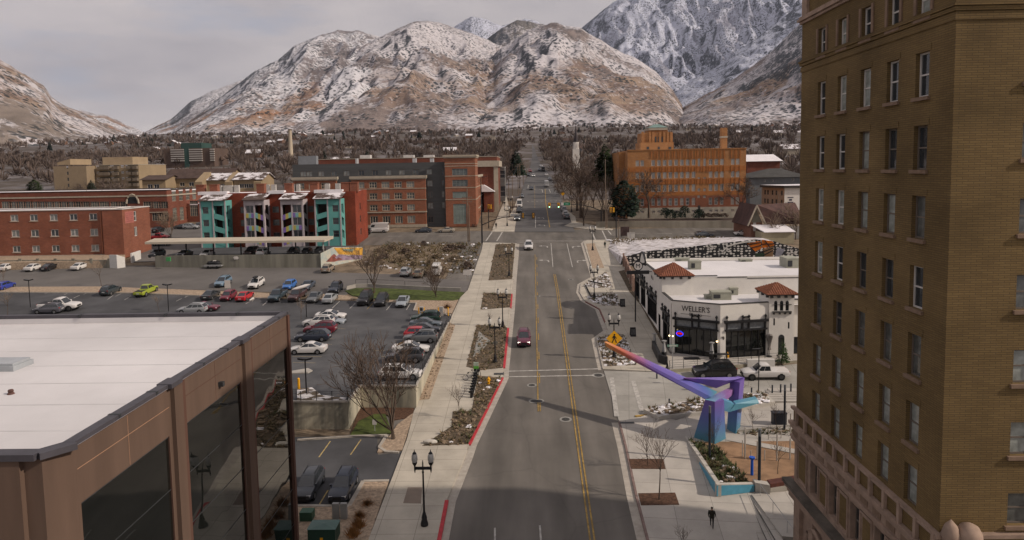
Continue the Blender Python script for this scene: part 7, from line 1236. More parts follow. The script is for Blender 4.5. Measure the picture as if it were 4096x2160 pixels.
post_sign('white rectangular sign standing on the small lawn',C4(1063,207),C4(0,75)[1],.42,.52,WFRAME);t,c=post_sign('green street name sign at the terrace corner',B2(1068,1330),B2(0,1062)[1],1.3,.28,mat('pale_green_sign',(.2,.36,.28),.5,.1,3),pr=.05);m=MB();m.box(c.x-.45,c.x+.45,c.y-.008,c.y-.002,c.z-.07,c.z+.07);m.build('worn_lettering',WFRAME,t)
post_sign('dark parking sign back on the left bed beside the lamp',B4(1995,560),B4(0,448)[1],.85,.85,mat('back_of_sign',(.16,.15,.13),.6,.1,3),diamond=True)
post_sign('white double sign at the edge of the brushy vacant lot',C2(2055,270),C2(0,185)[1],.95,1.1,WFRAME);post_sign('second white notice board left of the double sign',C2(2018,275),C2(0,190)[1],.8,.9,WFRAME);post_sign('white and grey notice on a post beside the blue SUV',C1(2135,385),C1(0,283)[1],1.1,1.5,WFRAME)
b=G(*B1(270,1325));m=MB();m.box(b.x-1.1,b.x+1.1,b.y-.1,b.y+.1,b.z+.3,b.z+2.7);t=thing('banner_board','dark picture board standing on the near right street corner','board',b);m.build('board',mat('dark_poster',(.05,.03,.028),.6,.6,1),t);m=MB();[m.box(b.x+x-.06,b.x+x+.06,b.y-.06,b.y+.06,b.z,b.z+.3)for x in(-.9,.9)];m.build('feet',DARKM,t)
for u,lab in((318,'larger pale utility cabinet by the snowy lot'),(355,'smaller pale utility cabinet by the snowy lot')):b=G(*B1(u,1345));m=MB();m.box(b.x-.5,b.x+.5,b.y-.3,b.y+.3,b.z,b.z+1.5);m.box(b.x-.54,b.x+.54,b.y-.34,b.y+.34,b.z+1.5,b.z+1.58);tag(m.build('utility_cabinet',mat('pale_cabinet_paint',(.4,.38,.35),.6,.08,1)),lab,'utility cabinet')
def aboard(lab,uv):
 b=G(*uv);b.z+=.13;t=thing('pavement_board',lab,'signboard',b,0,'black sandwich boards');
 for s_ in(-1,1):m=MB();m.prism([b+Vector((-.4,s_*.35-.02,0)),b+Vector((.4,s_*.35-.02,0)),b+Vector((.4,s_*.35+.02,0)),b+Vector((-.4,s_*.35+.02,0))],[b+Vector((-.4,s_*.04-.02,1.25)),b+Vector((.4,s_*.04-.02,1.25)),b+Vector((.4,s_*.04+.02,1.25)),b+Vector((-.4,s_*.04+.02,1.25))]);m.build('panel',BLACKM,t)
 m=MB();m.add([b+Vector((-.28,-.33,.3)),b+Vector((.28,-.33,.3)),b+Vector((.28,-.15,1.0)),b+Vector((-.28,-.15,1.0))],[(0,1,2,3)]);m.build('chalk_panel',mat('chalk_smear',(.09,.09,.09),.9,.6,6),t)
aboard('black sandwich board on the pavement near the yellow pedestrian sign',B2(683,988));aboard('black sandwich board on the pavement beside the snowy bed',B2(582,700))
def hydrant(lab,uv):
 b=G(*uv);b.z+=.15;t=thing('fire_hydrant',lab,'fire hydrant',b,0,'yellow fire hydrants');m=MB();m.lathe(b,[(.2,0),(.2,.06),(.14,.1),(.14,.55),(.19,.58),(.19,.63),(.13,.72),(.04,.82),(.04,.88)],10);m.build('barrel',YELM,t,smooth=40);m=MB();m.tube([b+Vector((-.26,0,.45)),b+Vector((.26,0,.45))],.08,8);m.tube([b+Vector((0,-.24,.4)),b],.1,8);m.build('nozzles',YELM,t)
hydrant('yellow fire hydrant in the long bed by the crosswalk',B4(1935,860));hydrant('yellow fire hydrant in the small square bed',B4(2022,55))
m=MB();b=GD(*B4(217,905));m.tube([b,b+Vector((0,0,1.25))],.14,10);m.lathe(b,[(.14,1.25),(.08,1.33),(.01,1.35)],10);tag(m.build('bollard',YELM,smooth=40),'single yellow bollard on the deck beside the office building','bollard')
for u,lab in((1303,'yellow bollard left of the first ticket machine'),(1352,'yellow bollard right of the first ticket machine'),(1480,'yellow bollard left of the barrier machine'),(1568,'yellow bollard right of the barrier machine')):
 b=G(*B4(u,235));m=MB();m.tube([b,b+Vector((0,0,1.35))],.09,8);m.lathe(b,[(.09,1.35),(.05,1.4),(.005,1.42)],8);tag(m.build('bollard',YELM,smooth=40),lab,'bollard','yellow bollards at the car park entrance')
for u,lab in((1328,'grey ticket machine between yellow bollards at the car park entrance'),(1508,'white barrier machine with a folded arm at the car park entrance')):
 b=G(*B4(u,232));t=thing('ticket_machine',lab,'ticket machine',b);m=MB();m.box(b.x-.28,b.x+.28,b.y-.25,b.y+.25,b.z,b.z+1.45);m.build('cabinet',mat('pale_cabinet_paint',(.4,.38,.35),.6,.08,1),t);m=MB();m.box(b.x-.2,b.x+.2,b.y-.27,b.y-.255,b.z+.85,b.z+1.3);m.build('screen_panel',DARKM if u<1400 else GREYM,t)
 if u>1400:m=MB();m.tube([b+Vector((.3,0,1.3)),b+Vector((.8,0,.1))],.04,5);m.build('barrier_arm',WFRAME,t)
def cab(name,lab,f,u0,u1,vt,vb,m_,dep,cat,lid=True):
 b=G(*f((u0+u1)/2,vb));l,r_=AT(*f(u0,vb),b.y),AT(*f(u1,vb),b.y);h=ZA(f(0,vt)[1],b.x,b.y)-b.z;t=thing(name,lab,cat,b);m=MB();m.box(l.x,r_.x,b.y,b.y+dep,b.z-.3,b.z+h);m.build('casing',m_,t)
 if lid:m=MB();m.add([(l.x-.05,b.y-.05,b.z+h),(r_.x+.05,b.y-.05,b.z+h),(r_.x+.05,b.y+dep+.05,b.z+h),(l.x-.05,b.y+dep+.05,b.z+h),((l.x+r_.x)/2,b.y+dep/2,b.z+h+.1)],[(0,1,4),(1,2,4),(2,3,4),(3,0,4),(3,2,1,0)]);m.build('lid',mat('teal_green_lid',(.07,.13,.115),.45,.1,1),t)
 return t,b,l,r_,h
GT=mat('dark_green_cabinet',(.018,.05,.035),.5,.15,1);t,b,l,r_,h=cab('transformer','large dark green electrical transformer on the gravel beside the office',C4,352,645,1245,1420,GT,1.35,'transformer');m=MB();m.box(b.x-.12,b.x+.1,b.y-.012,b.y-.002,b.z+h*.35,b.z+h*.5);m.build('warning_label',YS,t)
cab('transformer','small green electrical cabinet behind the large transformer',C4,262,395,1068,1178,mat('mid_green_cabinet',(.035,.09,.055),.5,.15,1),.8,'transformer',False)
for u0,u1,lab in((612,680,'left one of two grey meter cabinets in front of the dark blue SUV'),(697,765,'right one of two grey meter cabinets in front of the dark blue SUV')):cab('meter_cabinet',lab,C4,u0,u1,975,1155,mat('grey_meter_cabinet',(.26,.26,.25),.5,.08,1),.3,'cabinet',False)
t=thing('bike_dock','row of black bicycle docks with a green topped kiosk beside the planting bed','bike dock',G(*B4(1800,900)))
q=[G(*B4(1828,790)),G(*B4(1778,985))]
for i in range(9):p=q[0].lerp(q[1],i/8)+Vector((0,0,.14));m=MB();m.box(p.x-.12,p.x+.12,p.y-.14,p.y+.14,p.z,p.z+.85);m.box(p.x-.3,p.x-.1,p.y-.08,p.y+.08,p.z+.55,p.z+.75);m.build('dock',BLACKM,t)
m=MB();p,r_=q;m.prism([p+Vector((x,0,.14))for x in(-.15,.15)]+[r_+Vector((x,0,.14))for x in(.15,-.15)],[p+Vector((x,0,.2))for x in(-.15,.15)]+[r_+Vector((x,0,.2))for x in(.15,-.15)]);m.build('base_rail',DARKM,t)
b=G(*B4(1822,785));hh=ZA(B4(0,655)[1],b.x,b.y)-b.z;m=MB();m.box(b.x-.3,b.x+.3,b.y-.1,b.y+.1,b.z+.14,b.z+1.0);k_=m.build('kiosk',BLACKM,t);m=MB();m.box(b.x-.3,b.x+.3,b.y-.08,b.y+.08,b.z+1.0,b.z+1.35);m.build('green_panel',mat('lime_green_panel',(.12,.38,.06),.5,var=0),k_);m=MB();m.box(b.x-.3,b.x+.3,b.y-.08,b.y+.08,b.z+1.35,b.z+hh);m.build('info_panel',mat('pale_map_panel',(.36,.42,.34),.5,.2,4),k_)
def bike(lab,uv,rz):
 b=G(*uv);b.z+=.15;t=thing('bicycle',lab,'bicycle',b,rz,'white hire bicycles');W=MB()
 for x in(-.52,.52):m=MB();m.tube([(x+.33*cos(a*pi/9),0,.34+.33*sin(a*pi/9))for a in range(19)],.028,5,cap=False);m.build('wheel',TYRE,t,local=True)
 m=MB();[m.tube([Vector(p)for p in s_],.03,5)for s_ in(((-.52,0,.34),(-.1,0,.3),(.38,0,.8)),((-.1,0,.3),(-.2,0,.85)),((.52,0,.34),(.36,0,.98)),((-.2,0,.6),(.38,0,.75)),((-.52,0,.34),(-.2,0,.62)))];m.build('frame',WFRAME,t,local=True);m=MB();m.box(-.33,-.08,-.08,.08,.86,.94);m.build('saddle',TYRE,t,local=True);m=MB();m.tube([(.3,-.28,1.02),(.36,0,.98),(.3,.28,1.02)],.02,5);m.box(.4,.75,-.16,.16,.72,.95);m.build('handlebar_basket',BLACKM,t,local=True)
bike('white hire bicycle docked nearest the pavement',B4(1765,828),.12);bike('white hire bicycle docked close to the green kiosk',B4(1800,800),.2)
def bollard(lab,uv,vt,r=.09,m_=None,grp='dark steel bollards',name='bollard',plane=None,lean=0):
 b=G(*uv)if plane is None else G(*uv,plane,0);h=ZA(vt,b.x,b.y)-b.z;m=MB();m.tube([b,b+Vector((lean,0,h-.03)),b+Vector((lean,0,h))],[r,r,r*.8],8);tag(m.build(name,m_ or mat('dark_blue_grey_metal',(.025,.03,.038),.5,var=0),smooth=40),lab,'bollard' if name=='bollard' else 'pole',grp)
for u,v0,v1,lab in((674,408,348,'dark bollard standing in the snowy raised bed'),(585,205,165,'dark bollard at the side street kerb below the beam'),(1262,335,268,'dark bollard beside the thin light pole footing'),(1410,325,250,'leftmost of three dark bollards above the wide steps'),(1470,320,245,'middle one of three dark bollards above the wide steps'),(1543,315,240,'rightmost of three dark bollards above the wide steps')):bollard(lab,B3(u,v0),B3(0,v1)[1])
for u,v0,v1,lab in((1215,775,552,'tallest white pole at the left edge of the tan ground'),(1303,782,650,'white pole just left of the blue fountain column'),(1443,790,600,'thick white pole right of the column with a sign'),(1540,615,452,'white pole in the green bed near the hotel'),(1197,760,645,'thin grey white pole in the left group'),(1385,640,538,'thin pole in front of the litter bins'),(1473,632,568,'short thin pole below the litter bins'),(1355,790,715,'short thin pole right of the sign column'),(1257,770,718,'shortest thin pole above the blue fountain'),(1537,780,630,'thin brown pole near the hotel wall')):bollard(lab,B3(u,v0),B3(0,v1)[1],.045 if v0-v1<130 else .07,mat('pale_timber_pole',(.42,.39,.35),.8,.1,2),'pale poles on the tan play ground','timber_pole',FZ)
b=F(1265,892);h=ZA(B3(0,765)[1],b.x,b.y)-b.z;t=thing('drinking_fountain','bright blue pedestal drinking fountain on the tan plaza ground','drinking fountain',b);BF=mat('bright_blue_paint',(.01,.09,.5),.4,var=0);m=MB();m.tube([b,b+Vector((0,0,h*.92))],[.13,.11],8);m.build('pedestal',BF,t,smooth=40);m=MB();m.lathe(b,[(.1,h*.84),(.24,h*.93),(.25,h),(.18,h*.98)],10);m.build('bowl',BF,t,smooth=40)
for u,lab in((1440,'left dark litter bin beside the light column'),(1474,'right dark litter bin beside the light column')):b=G(*B3(u,540));m=MB();m.box(b.x-.42,b.x+.42,b.y-.35,b.y+.35,b.z,b.z+1.3);m.box(b.x-.46,b.x+.46,b.y-.39,b.y+.39,b.z+1.3,b.z+1.42);m.box(b.x-.3,b.x+.3,b.y-.37,b.y-.355,b.z+.95,b.z+1.15);tag(m.build('litter_bin',mat('navy_bin',(.02,.024,.034),.5,.1,1)),lab,'litter bin')
b=G(*B3(370,527));m=MB();m.box(b.x-.75,b.x+.75,b.y-.25,b.y+.25,b.z+.1,b.z+.142);tag(m.build('drain_grate',DARKM),'dark drain grate set in the plaza paving near the kerb','drain grate')
b=G(*B4(2027,765));m=MB();m.box(b.x-.6,b.x+.6,b.y-.45,b.y+.45,b.z+.1,b.z+.145);tag(m.build('tactile_plate',DARKM),'dark tactile plate at the left end of the crosswalk','tactile plate')
b=G(1083,1118);m=MB();m.blob((b.x,b.y,b.z+.25),(.75,.3,.25),n=10,k=6,jit=.08);tag(m.build('pale_boulder',mat('pale_boulder_stone',(.5,.47,.42),.9,.1,2)),'long pale boulder at the near tip of the planting bed','boulder')
a,b=G(*B2(250,470)),G(*B2(385,490));m=MB();m.tube([a+Vector((0,0,.5)),b+Vector((0,0,.35))],.12,6);tag(m.build('fallen_beam',mat('dark_timber',(.03,.028,.026),.9,.2,2)),'dark beam lying across the snowy bed','beam')
a,b=G(*B2(225,500)),G(*B2(278,612));m=MB();m.tube([a+Vector((0,0,.25)),b+Vector((0,0,.25))],.13,6);tag(m.build('leaning_post',mat('dark_timber',(.03,.028,.026),.9,.2,2)),'dark beam lying along the kerb between the snowy beds','beam')
t=thing('picnic_bench','small brown timber bench in the longest left planting bed','bench',G(*A3(1540,1185)));b=G(*A3(1540,1185));m=MB();m.box(b.x-1,b.x+1,b.y-.3,b.y+.3,b.z+.6,b.z+.7);m.build('seat',mat('dark_timber',(.03,.028,.026),.9,.2,2),t);m=MB();[m.box(b.x+x-.08,b.x+x+.08,b.y-.25,b.y+.25,b.z,b.z+.6)for x in(-.8,.8)];m.build('feet',mat('dark_timber',(.03,.028,.026),.9,.2,2),t)
t=thing('lawn_wall','low pale wall with a thin handrail along the top of the green lawn','wall',G(*C2(1450,370)));q=[G(*C2(*p))for p in((905,372),(990,352),(1100,348),(1450,365),(1700,378),(1975,388))];m=MB()
for a,b in zip(q,q[1:]):m.prism([(p.x,p.y+dy,p.z-.3)for p,dy in((a,0),(b,0),(b,.3),(a,.3))],[(p.x,p.y+dy,p.z+.65)for p,dy in((a,0),(b,0),(b,.3),(a,.3))])
m.build('wall',CONC,t);m=MB()
for a,b in list(zip(q,q[1:]))[1:4]:m.tube([a+Vector((0,.15,1.5)),b+Vector((0,.15,1.5))],.03,4);m.tube([a+Vector((0,.15,.6)),a+Vector((0,.15,1.5))],.03,4)
m.build('handrail',BLACKM,t)
MQ=[G(*A2(1470,1285)),G(*A2(1590,1262)),G(*A2(1880,1200))];t=thing('painted_wall','sloping concrete wall end painted with orange sky and red mountains','mural wall',MQ[0]);z_=[AT(*A2(*p),y).z for p,y in(((1475,1140),MQ[0].y),((1615,1080),MQ[1].y),((1890,1078),MQ[2].y))]
m=MB();a,b,c=MQ
for(p,zp),(q,zq)in(((a,z_[0]),(b,z_[1])),((b,z_[1]),(c,z_[2]))):m.prism([(p.x,p.y,9),(q.x,q.y,9),(q.x,q.y+.3,9),(p.x,p.y+.3,9)],[(p.x,p.y,zp),(q.x,q.y,zq),(q.x,q.y+.3,zq),(p.x,p.y+.3,zp)])
m.build('wall',mat('pale_blue_mural',(.36,.42,.4),.9,var=0,sc=.7,col2=(.55,.5,.4),edge=(.4,.6)),t)
def on_wall(x,y):
 d=ray(*A2(x,y));e=(c-b)if x>1590 else(b-a);n_=Vector((e.y,-e.x,0)).normalized();o_=Vector((0,0,H));k_=(b+n_*.05-o_).dot(n_)/d.dot(n_);return o_+d*k_
for pts,mm in(([(1600,1085),(1890,1082),(1885,1160),(1760,1155),(1650,1150)],mat('orange_yellow_mural',(.56,.3,.05),.85,.3,.8)),([(1610,1180),(1650,1150),(1760,1165),(1800,1150),(1885,1160),(1880,1195),(1640,1215)],mat('mauve_mural',(.26,.19,.25),.85,.3,.8)),([(1520,1225),(1580,1160),(1600,1145),(1640,1180),(1690,1200),(1600,1225)],mat('red_brown_mural',(.24,.08,.06),.85,.35,1.2)),([(1680,1095),(1800,1095),(1790,1130),(1700,1130)],mat('pale_teal_mural',(.3,.4,.34),.85,.3,1))):m=MB();m.add([on_wall(*p)for p in pts],[tuple(range(len(pts)))]);m.build('painted_shape',mm,t)
b=G(*C1(1990,180));t=thing('flatbed_trailer','small flatbed trailer loaded with a black tarpaulin against the concrete wall','trailer',b,rot=SLOPE);b=Vector((0,1,0));o_=WM[t]
def lb_(m,n,mt,**k):return m.build(n,mt,t,local=True,**k)
m=MB();m.box(-1.9,1.9,.2,2.0,.55,.68);[m.box(-1.9,1.9,y,y+.06,.68,.95)for y in(.2,1.94)];lb_(m,'bed',GREYM)
for x in(-1.0,.9):m=MB();m.tube([(x,.15,.33),(x,.38,.33)],.33,12);m.tube([(x,1.85,.33),(x,2.05,.33)],.33,12);lb_(m,'wheels',TYRE)
m=MB();m.blob((-.1,1.1,1.15),(1.6,.75,.55),n=12,k=7,jit=.18);lb_(m,'tarpaulin',mat('black_tarpaulin',(.015,.015,.017),.6,.3,2),smooth=50);m=MB();m.box(-.2,.5,.8,1.3,1.6,1.72);lb_(m,'white_load',WFRAME);m=MB();m.tube([(-1.9,1.1,.55),(-2.8,1.1,.5)],.06,5);lb_(m,'tow_bar',GREYM)
WH,BK,DG,MG,SV,NV,MR,RD,TN=(.62,.6,.58),(.012,.012,.014),(.03,.032,.036),(.1,.105,.11),(.3,.31,.32),(.018,.028,.06),(.14,.012,.025),(.42,.012,.02),(.26,.21,.16)
c1=lambda x,y:C1(x,y)
CARS=[('sedan','leftmost white sedan at the tan wall, cut by the photo edge',C1(-8,207),'away',WH),('sedan','white sedan beside the black sedan along the tan wall',C1(252,208),'away',WH),('sedan','black sedan parked tight beside a white one along the tan wall',C1(402,205),'away',BK),('sedan','white sedan parked alone near the white painted wall',C1(690,198),'away',WH),('hatch','blue car at the left edge of the upper car park',C1(-25,388),'away',(.03,.05,.28)),('suv','dark teal grey crossover by the gravel strip left of the lime pickup',C1(970,438),'away',(.035,.045,.05)),('pickup','lime green pickup truck with a black bed',C1(1292,452),'away',(.28,.34,.03)),('sedan','dark grey sedan left of the maroon hatchback',C1(1920,480),'away',DG),('hatch','maroon hatchback between a grey and a red car',C1(2095,488),'cam',MR),('sedan','bright red sedan at the end of the gravel strip',C1(2245,493),'away',RD),('suv','pale blue SUV behind the white notice post',C1(2042,357),'cam',(.13,.2,.27)),('suv','white SUV carrying a black roof box',C1(2357,373),'cam',WH),('pickup','dark teal pickup truck with a black grille facing the lane',C2(207,500),'cam',(.03,.05,.065)),('pickup','dark rusty truck carrying a white kayak',C2(395,498),'cam',(.05,.02,.02)),('sedan','grey sedan behind the small bare tree',C2(567,505),'cam',MG),('sedan','pale silver sedan left of the empty bay',C2(715,514),'away',SV),('hatch','bright blue hatchback on the upper lane',C2(337,382),'cam',(.035,.14,.42)),('sedan','slate blue sedan behind the kayak',C2(505,388),'cam',(.05,.065,.09)),('suv','navy crossover parked at the lawn end',C2(770,418),'cam',(.02,.028,.045)),('bigsuv','large black SUV with a chrome grille by the lawn',C2(1048,533),'cam',BK),('suv','black SUV with a bright grille beside the large SUV',C2(1207,540),'cam',BK),('sedan','light blue silver sedan at the end of the lawn row',C2(1408,547),'cam',(.27,.3,.33)),('wagon','tan hatchback wagon beside the painted wall end',C2(702,222),'away',TN),('suv','silver SUV parked at the edge of the vacant lot',C2(1440,257),'away',SV),('suv','tan SUV beside the silver one at the vacant lot',C2(1568,270),'away',(.22,.18,.13)),('van','white van behind a bare tree at the vacant lot',C2(1735,252),'away',WH)]
for k,lb,uv,f,col in CARS:carp(k,lb,uv,f,col,group='cars in the open car parks',rims=col not in(BK,),scale=.97 if k=='pickup' else(.86 if k=='van' else 1))
b=G(*C2(440,345));m=MB();ks=[Vector((b.x-1.2,b.y-.3,b.z+2.0)),Vector((b.x-.4,b.y,b.z+2.1)),Vector((b.x+1.1,b.y+.6,b.z+2.5)),Vector((b.x+1.9,b.y+.9,b.z+2.75))];kk=G(*C2(395,498));off=Vector((kk.x-b.x+.4,kk.y+2.5-b.y,kk.z-b.z));m.tube([p+off for p in ks],[.03,.3,.3,.03],8);tag(m.build('kayak',mat('white_kayak',(.6,.57,.55),.4,.05,1),smooth=60),'white kayak strapped on top of the rusty truck','kayak')
b=G(*C1(2357,373));m=MB();m.blob((b.x,b.y+2.1,b.z+2.1),(.45,1.05,.22),n=12,k=7,jit=.02);tag(m.build('roof_box',TRIM,smooth=60),'black roof box on top of the white SUV','roof box')
b=G(*C1(2352,478));m=MB();m.tube([(b.x,b.y-.6,b.z+.25),(b.x,b.y+1.0,b.z+.3)],[.12,.2],8);tag(m.build('plastic_wrap',WFRAME),'white bundle lying beside the red sedan','bundle')
DK=[('sedan','white sedan at the far end of the left deck row',C2(745,662),'right',WH,0),('sedan','silver sedan nose out below the far white sedan',C2(735,718),'right',(.26,.29,.32),0),('suv','white boxy SUV with roof rails in the left deck row',C2(625,728),'left',WH,1),('suv','maroon SUV in the left deck row',C2(640,792),'left',MR,1),('wagon','dark blue wagon with grey wheels in the left deck row',C2(572,864),'left',(.025,.032,.05),1),('sedan','nearest white sedan on the deck beside the office building',B4(280,588),'left',WH,1),('suv','dark green SUV with a roof rack by the ticket machines',C2(1640,688),'left',(.012,.035,.025),0),('sedan','slate grey sedan beside the green SUV',C2(1640,736),'right',(.08,.1,.12),1),('sedan','black navy sedan above the red hatchback',C2(1625,788),'right',(.014,.017,.024),1),('hatch','red hatchback in the right deck row',C2(1575,836),'right',(.4,.02,.03),1),('suv','grey crossover behind the white sedan in the right row',C2(1590,878),'left',(.13,.135,.14),1),('sedan','white sedan behind the bare tree in the right row',B4(1222,583),'right',WH,1),('suv','dark grey SUV half hidden by the bare tree',B4(1165,668),'left',(.045,.045,.05),1),('wagon','nearest white estate car at the deck railing',B4(1125,822),'right',WH,1)]
for k,lb,uv,f,col,dk in DK:carp(k,lb,uv,f,col,deck=bool(dk),group='cars on the parking deck',rims=col not in(BK,))
for k,lb,uv,f,col,kw in(('pickup','large white crew cab pickup with black wheels at the left car park',C1(522,580),'right',WH,dict(scale=1.14,rims=False)),('suv','grey crossover in front of the large white pickup',C1(428,603),'left',(.09,.09,.105),dict()),('wagon','silver estate car half hidden by the office roof',C1(1785,600),'left',SV,dict()),('sedan','dark red sedan half hidden by the office roof',C1(1895,580),'right',(.12,.014,.03),dict()),('suv','dark navy SUV parked nose out beside the gravel kerb',C4(662,992),'cam',(.012,.018,.034),dict(dz=.03,scale=.9)),('suv','dark grey car half hidden by the office corner',C4(285,985),'cam',(.03,.034,.042),dict(dz=.03,scale=.9)),('van','white panel van at the apartment building kerb',A3(275,935),'left',WH,dict(scale=1.05)),('sedan','dark blue grey sedan at the kerb between van and cream sedan',A3(735,934),'left',(.035,.045,.06),dict()),('sedan','cream beige sedan at the red kerb',A3(965,933),'left',(.36,.32,.26),dict()),('jeep','dark square off road car behind the brick corner',A3(130,958),'left',(.03,.035,.035),dict()),('sedan','grey sedan driving on the cross street',B1(1142,1325),'right',(.08,.09,.1),dict()),('sedan','white sedan at the right end of the cross street',B1(1565,1312),'left',WH,dict()),('suv','black SUV parked below the restaurant terrace wall',B3(1010,210),'left',BK,dict(scale=1.08,dz=.04)),('pickup','white pickup with a bed lid beside the terrace wall',B3(1375,222),'left',WH,dict(scale=.92,dz=.04,rims=False,bedcol=WFRAME)),('suv','black SUV on the road by the brick school',A1(1555,940),'away',BK,{}),('pickup','red pickup by the brick school',A1(1575,1010),'right',(.3,.015,.025),{}),('sedan','blue grey sedan at the end of the carport',A1(1610,1068),'left',(.09,.12,.16),{}),('suv','silver SUV in the school car park',A2(150,900),'right',SV,{}),('sedan','dark sedan in the school car park',A2(60,898),'right',DG,{}),('hatch','dark car nearest the turquoise tower in the school car park',A2(225,885),'away',DG,{})):
 carp(k,lb,uv,f,col,group='cars along the streets',**kw)
for k,(x,lb,kind,f,col)in enumerate(((-190,'dark car at the left end under the carport','suv','cam',DG),(90,'dark saloon second from the left under the carport','sedan','cam',BK),(322,'white sedan nose out under the carport','sedan','cam',WH),(765,'dark red brown van under the carport','bigsuv','cam',(.03,.014,.014)),(885,'white SUV tail out under the carport','suv','away',WH),(1185,'black SUV left of a pair under the carport','suv','cam',BK),(1322,'black hatchback in the middle of the right pair under the carport','hatch','cam',BK),(1450,'black car at the right end under the carport','suv','cam',BK))):
 p=AT(*A2(x,1100),WY+3.4);car(kind,lb,(p.x,WY+3.6,LZ),-90 if f=='cam' else 90,col,'cars under the carport',flat=True)
for k,lb,uv,f,col,kw in(('suv','maroon SUV driving toward the camera on the left lane',(1318,876),'cam',(.1,.008,.03),dict(lights=True)),('suv','white truck like SUV entering the street from the intersection',(1330,631),'cam',WH,dict(scale=1.12)),('suv','grey SUV with bright headlights beyond the intersection',A4(457,1050),'cam',(.1,.11,.12),dict(lights=True)),('suv','black SUV parked behind the white van',A4(478,962),'cam',BK,{}),('van','white delivery van parked on the left kerb',A4(482,905),'cam',WH,{}),('sedan','grey sedan parked beyond the white van',A4(507,797),'cam',(.12,.13,.14),{}),('suv','grey SUV nearest of three parked on the right kerb',A4(1000,1030),'away',(.09,.095,.1),{}),('suv','white SUV second of three parked on the right kerb',A4(985,1000),'away',WH,{}),('suv','silver SUV last of three parked on the right kerb',A4(970,950),'away',SV,{}),('sedan','dark sedan driving at the second crosswalk',A4(615,711),'cam',DG,{}),('boxvan','silver box truck driving away up the hill street',A4(780,682),'away',(.36,.36,.36),{}),('sedan','white sedan coming down the middle of the hill street',A4(635,566),'cam',WH,dict(lights=True)),('suv','red and white car far up the left kerb',A4(600,516),'cam',(.3,.05,.05),{}),('suv','dark SUV far up the left kerb',A4(580,562),'cam',DG,{}),('sedan','pale sedan parked right beyond the box truck',A4(813,606),'away',SV,{}),('sedan','white sedan parked farther right beyond the box truck',A4(778,558),'away',WH,{}),('boxvan','dark box truck high on the hill street',A4(742,510),'away',BK,{}),('sedan','small dark car high on the hill street',A4(700,504),'cam',DG,{}),('sedan','white car at the crest of the hill street',A4(720,458),'cam',WH,{})):
 carp(k,lb,uv,f,col,group='cars on the main street',dz=.12 if uv[1]<585 else .012,**kw)
for x,lb,kind,col in((1358,'white pickup behind the restaurant at the mural wall','pickup',WH),(1650,'blue grey car parked at the mural wall','suv',(.06,.07,.09)),(1788,'black SUV parked at the mural wall','suv',BK),(1085,'dark truck parked at the left of the mural wall','suv',DG)):
 p=AT(*B2(x,225),136);car(kind,lb,(p.x,137,8.3+(137-119)*.0588+.03),90,col,'cars parked at the mural wall')
person('person in dark clothes walking away across the shaded plaza',G(*B3(978,1282))+Vector((0,0,.13)),1.25,1.62,coat=(.022,.02,.014),stride=.22)
person('person in black standing on the far left street corner',G(*A3(1470,895))+Vector((0,0,.16)),-1.2,1.75,stride=.1)
person('person in a dark green coat walking at the snowy lot',G(*B2(412,135))+Vector((0,0,.14)),1.8,1.75,coat=(.02,.03,.022),stride=.2,hood=True)
person('left one of two people walking on the far left pavement',G(*A3(1540,665))+Vector((0,0,.2)),1.5,1.75,stride=.18);person('right one of two people walking on the far left pavement',G(*A3(1556,668))+Vector((0,0,.2)),1.5,1.7,coat=(.03,.025,.03),stride=.12)
BIG=[bare(s_,10,.2,(6,5,5,6),spread=.6,trunk=.1 if s_==3 else .2,up_=.3,minr=.017)for s_ in(3,11)]
SMALL=[bare(s_,6,.06,(6,5,4),spread=.55,trunk=.42,minr=.01,up_=.3,lens=(.34,.55,.5,.5))for s_ in(5,8)]
POLL=[bare(21,10,.34,(5,4,5,6),spread=.75,trunk=.33,minr=.034,up_=.12)]
FAR=[bare(s_,11,.22,(6,5,7),spread=.72,trunk=.2,minr=.05,up_=.22,sides=4,lens=(.42,.62,.6,.5))for s_ in(31,32,33,34)]
PROTO={}
def height(tr,cw):return max(p[2]for p in cw.v+tr.v)
def plant(key,pr,label,b,h,group=None,twig=None,rz=None,name='bare_tree',cat='tree',bark=None):
 k=(key,twig.name if twig else '');sc=h/height(*pr)
 if k not in PROTO:t=tree_from(*pr,label,b,group,name,bark,twig,cat);PROTO[k]=t;t.scale=(sc,)*3;t.rotation_euler=(0,0,rz or 0);return t
 t=dup(PROTO[k],b,rz if rz is not None else rng.uniform(0,6.28),label,group,sc);t.name=name
 if not group and 'group' in t:del t['group']
 return t
def tree_px(key,pr,label,f,base,vt,plane=None,**k):
 Y=k.pop('Y',None);b=AT(*f(*base),Y)if Y else G(*f(*base))if plane is None else G(*f(*base),plane,0);return plant(key,pr,label,b,ZA(f(base[0],vt)[1],b.x,b.y)-b.z,**k)
tree_px('B0',BIG[0],'large many stemmed bare tree on the gravel bed beside the small lawn',C4,(1262,292),-900,rz=.4);tree_px('B1',BIG[1],'tall bare tree at the left end of the green lawn',C2,(1165,405),-110);tree_px('B0',BIG[0],'bare tree at the right of the green lawn',C2,(1745,442),95,rz=2)
for key,pr,lb,f,b_,v in(('S0',SMALL[0],'bare tree on the gravel strip left of the dark crossover',C1,(952,336),40),('S1',SMALL[1],'bare tree at the far left edge of the gravel strip',C1,(22,338),150),('S1',SMALL[1],'small crooked bare tree behind the office roof edge',C1,(1495,590),405),('S0',SMALL[0],'small bare tree beside the corner of the office roof',C2,(482,665),440),('S1',SMALL[1],'spreading bare tree in front of the grey crossover',C1,(70,640),380)):tree_px(key,pr,lb,f,b_,v,twig=TWIGP)
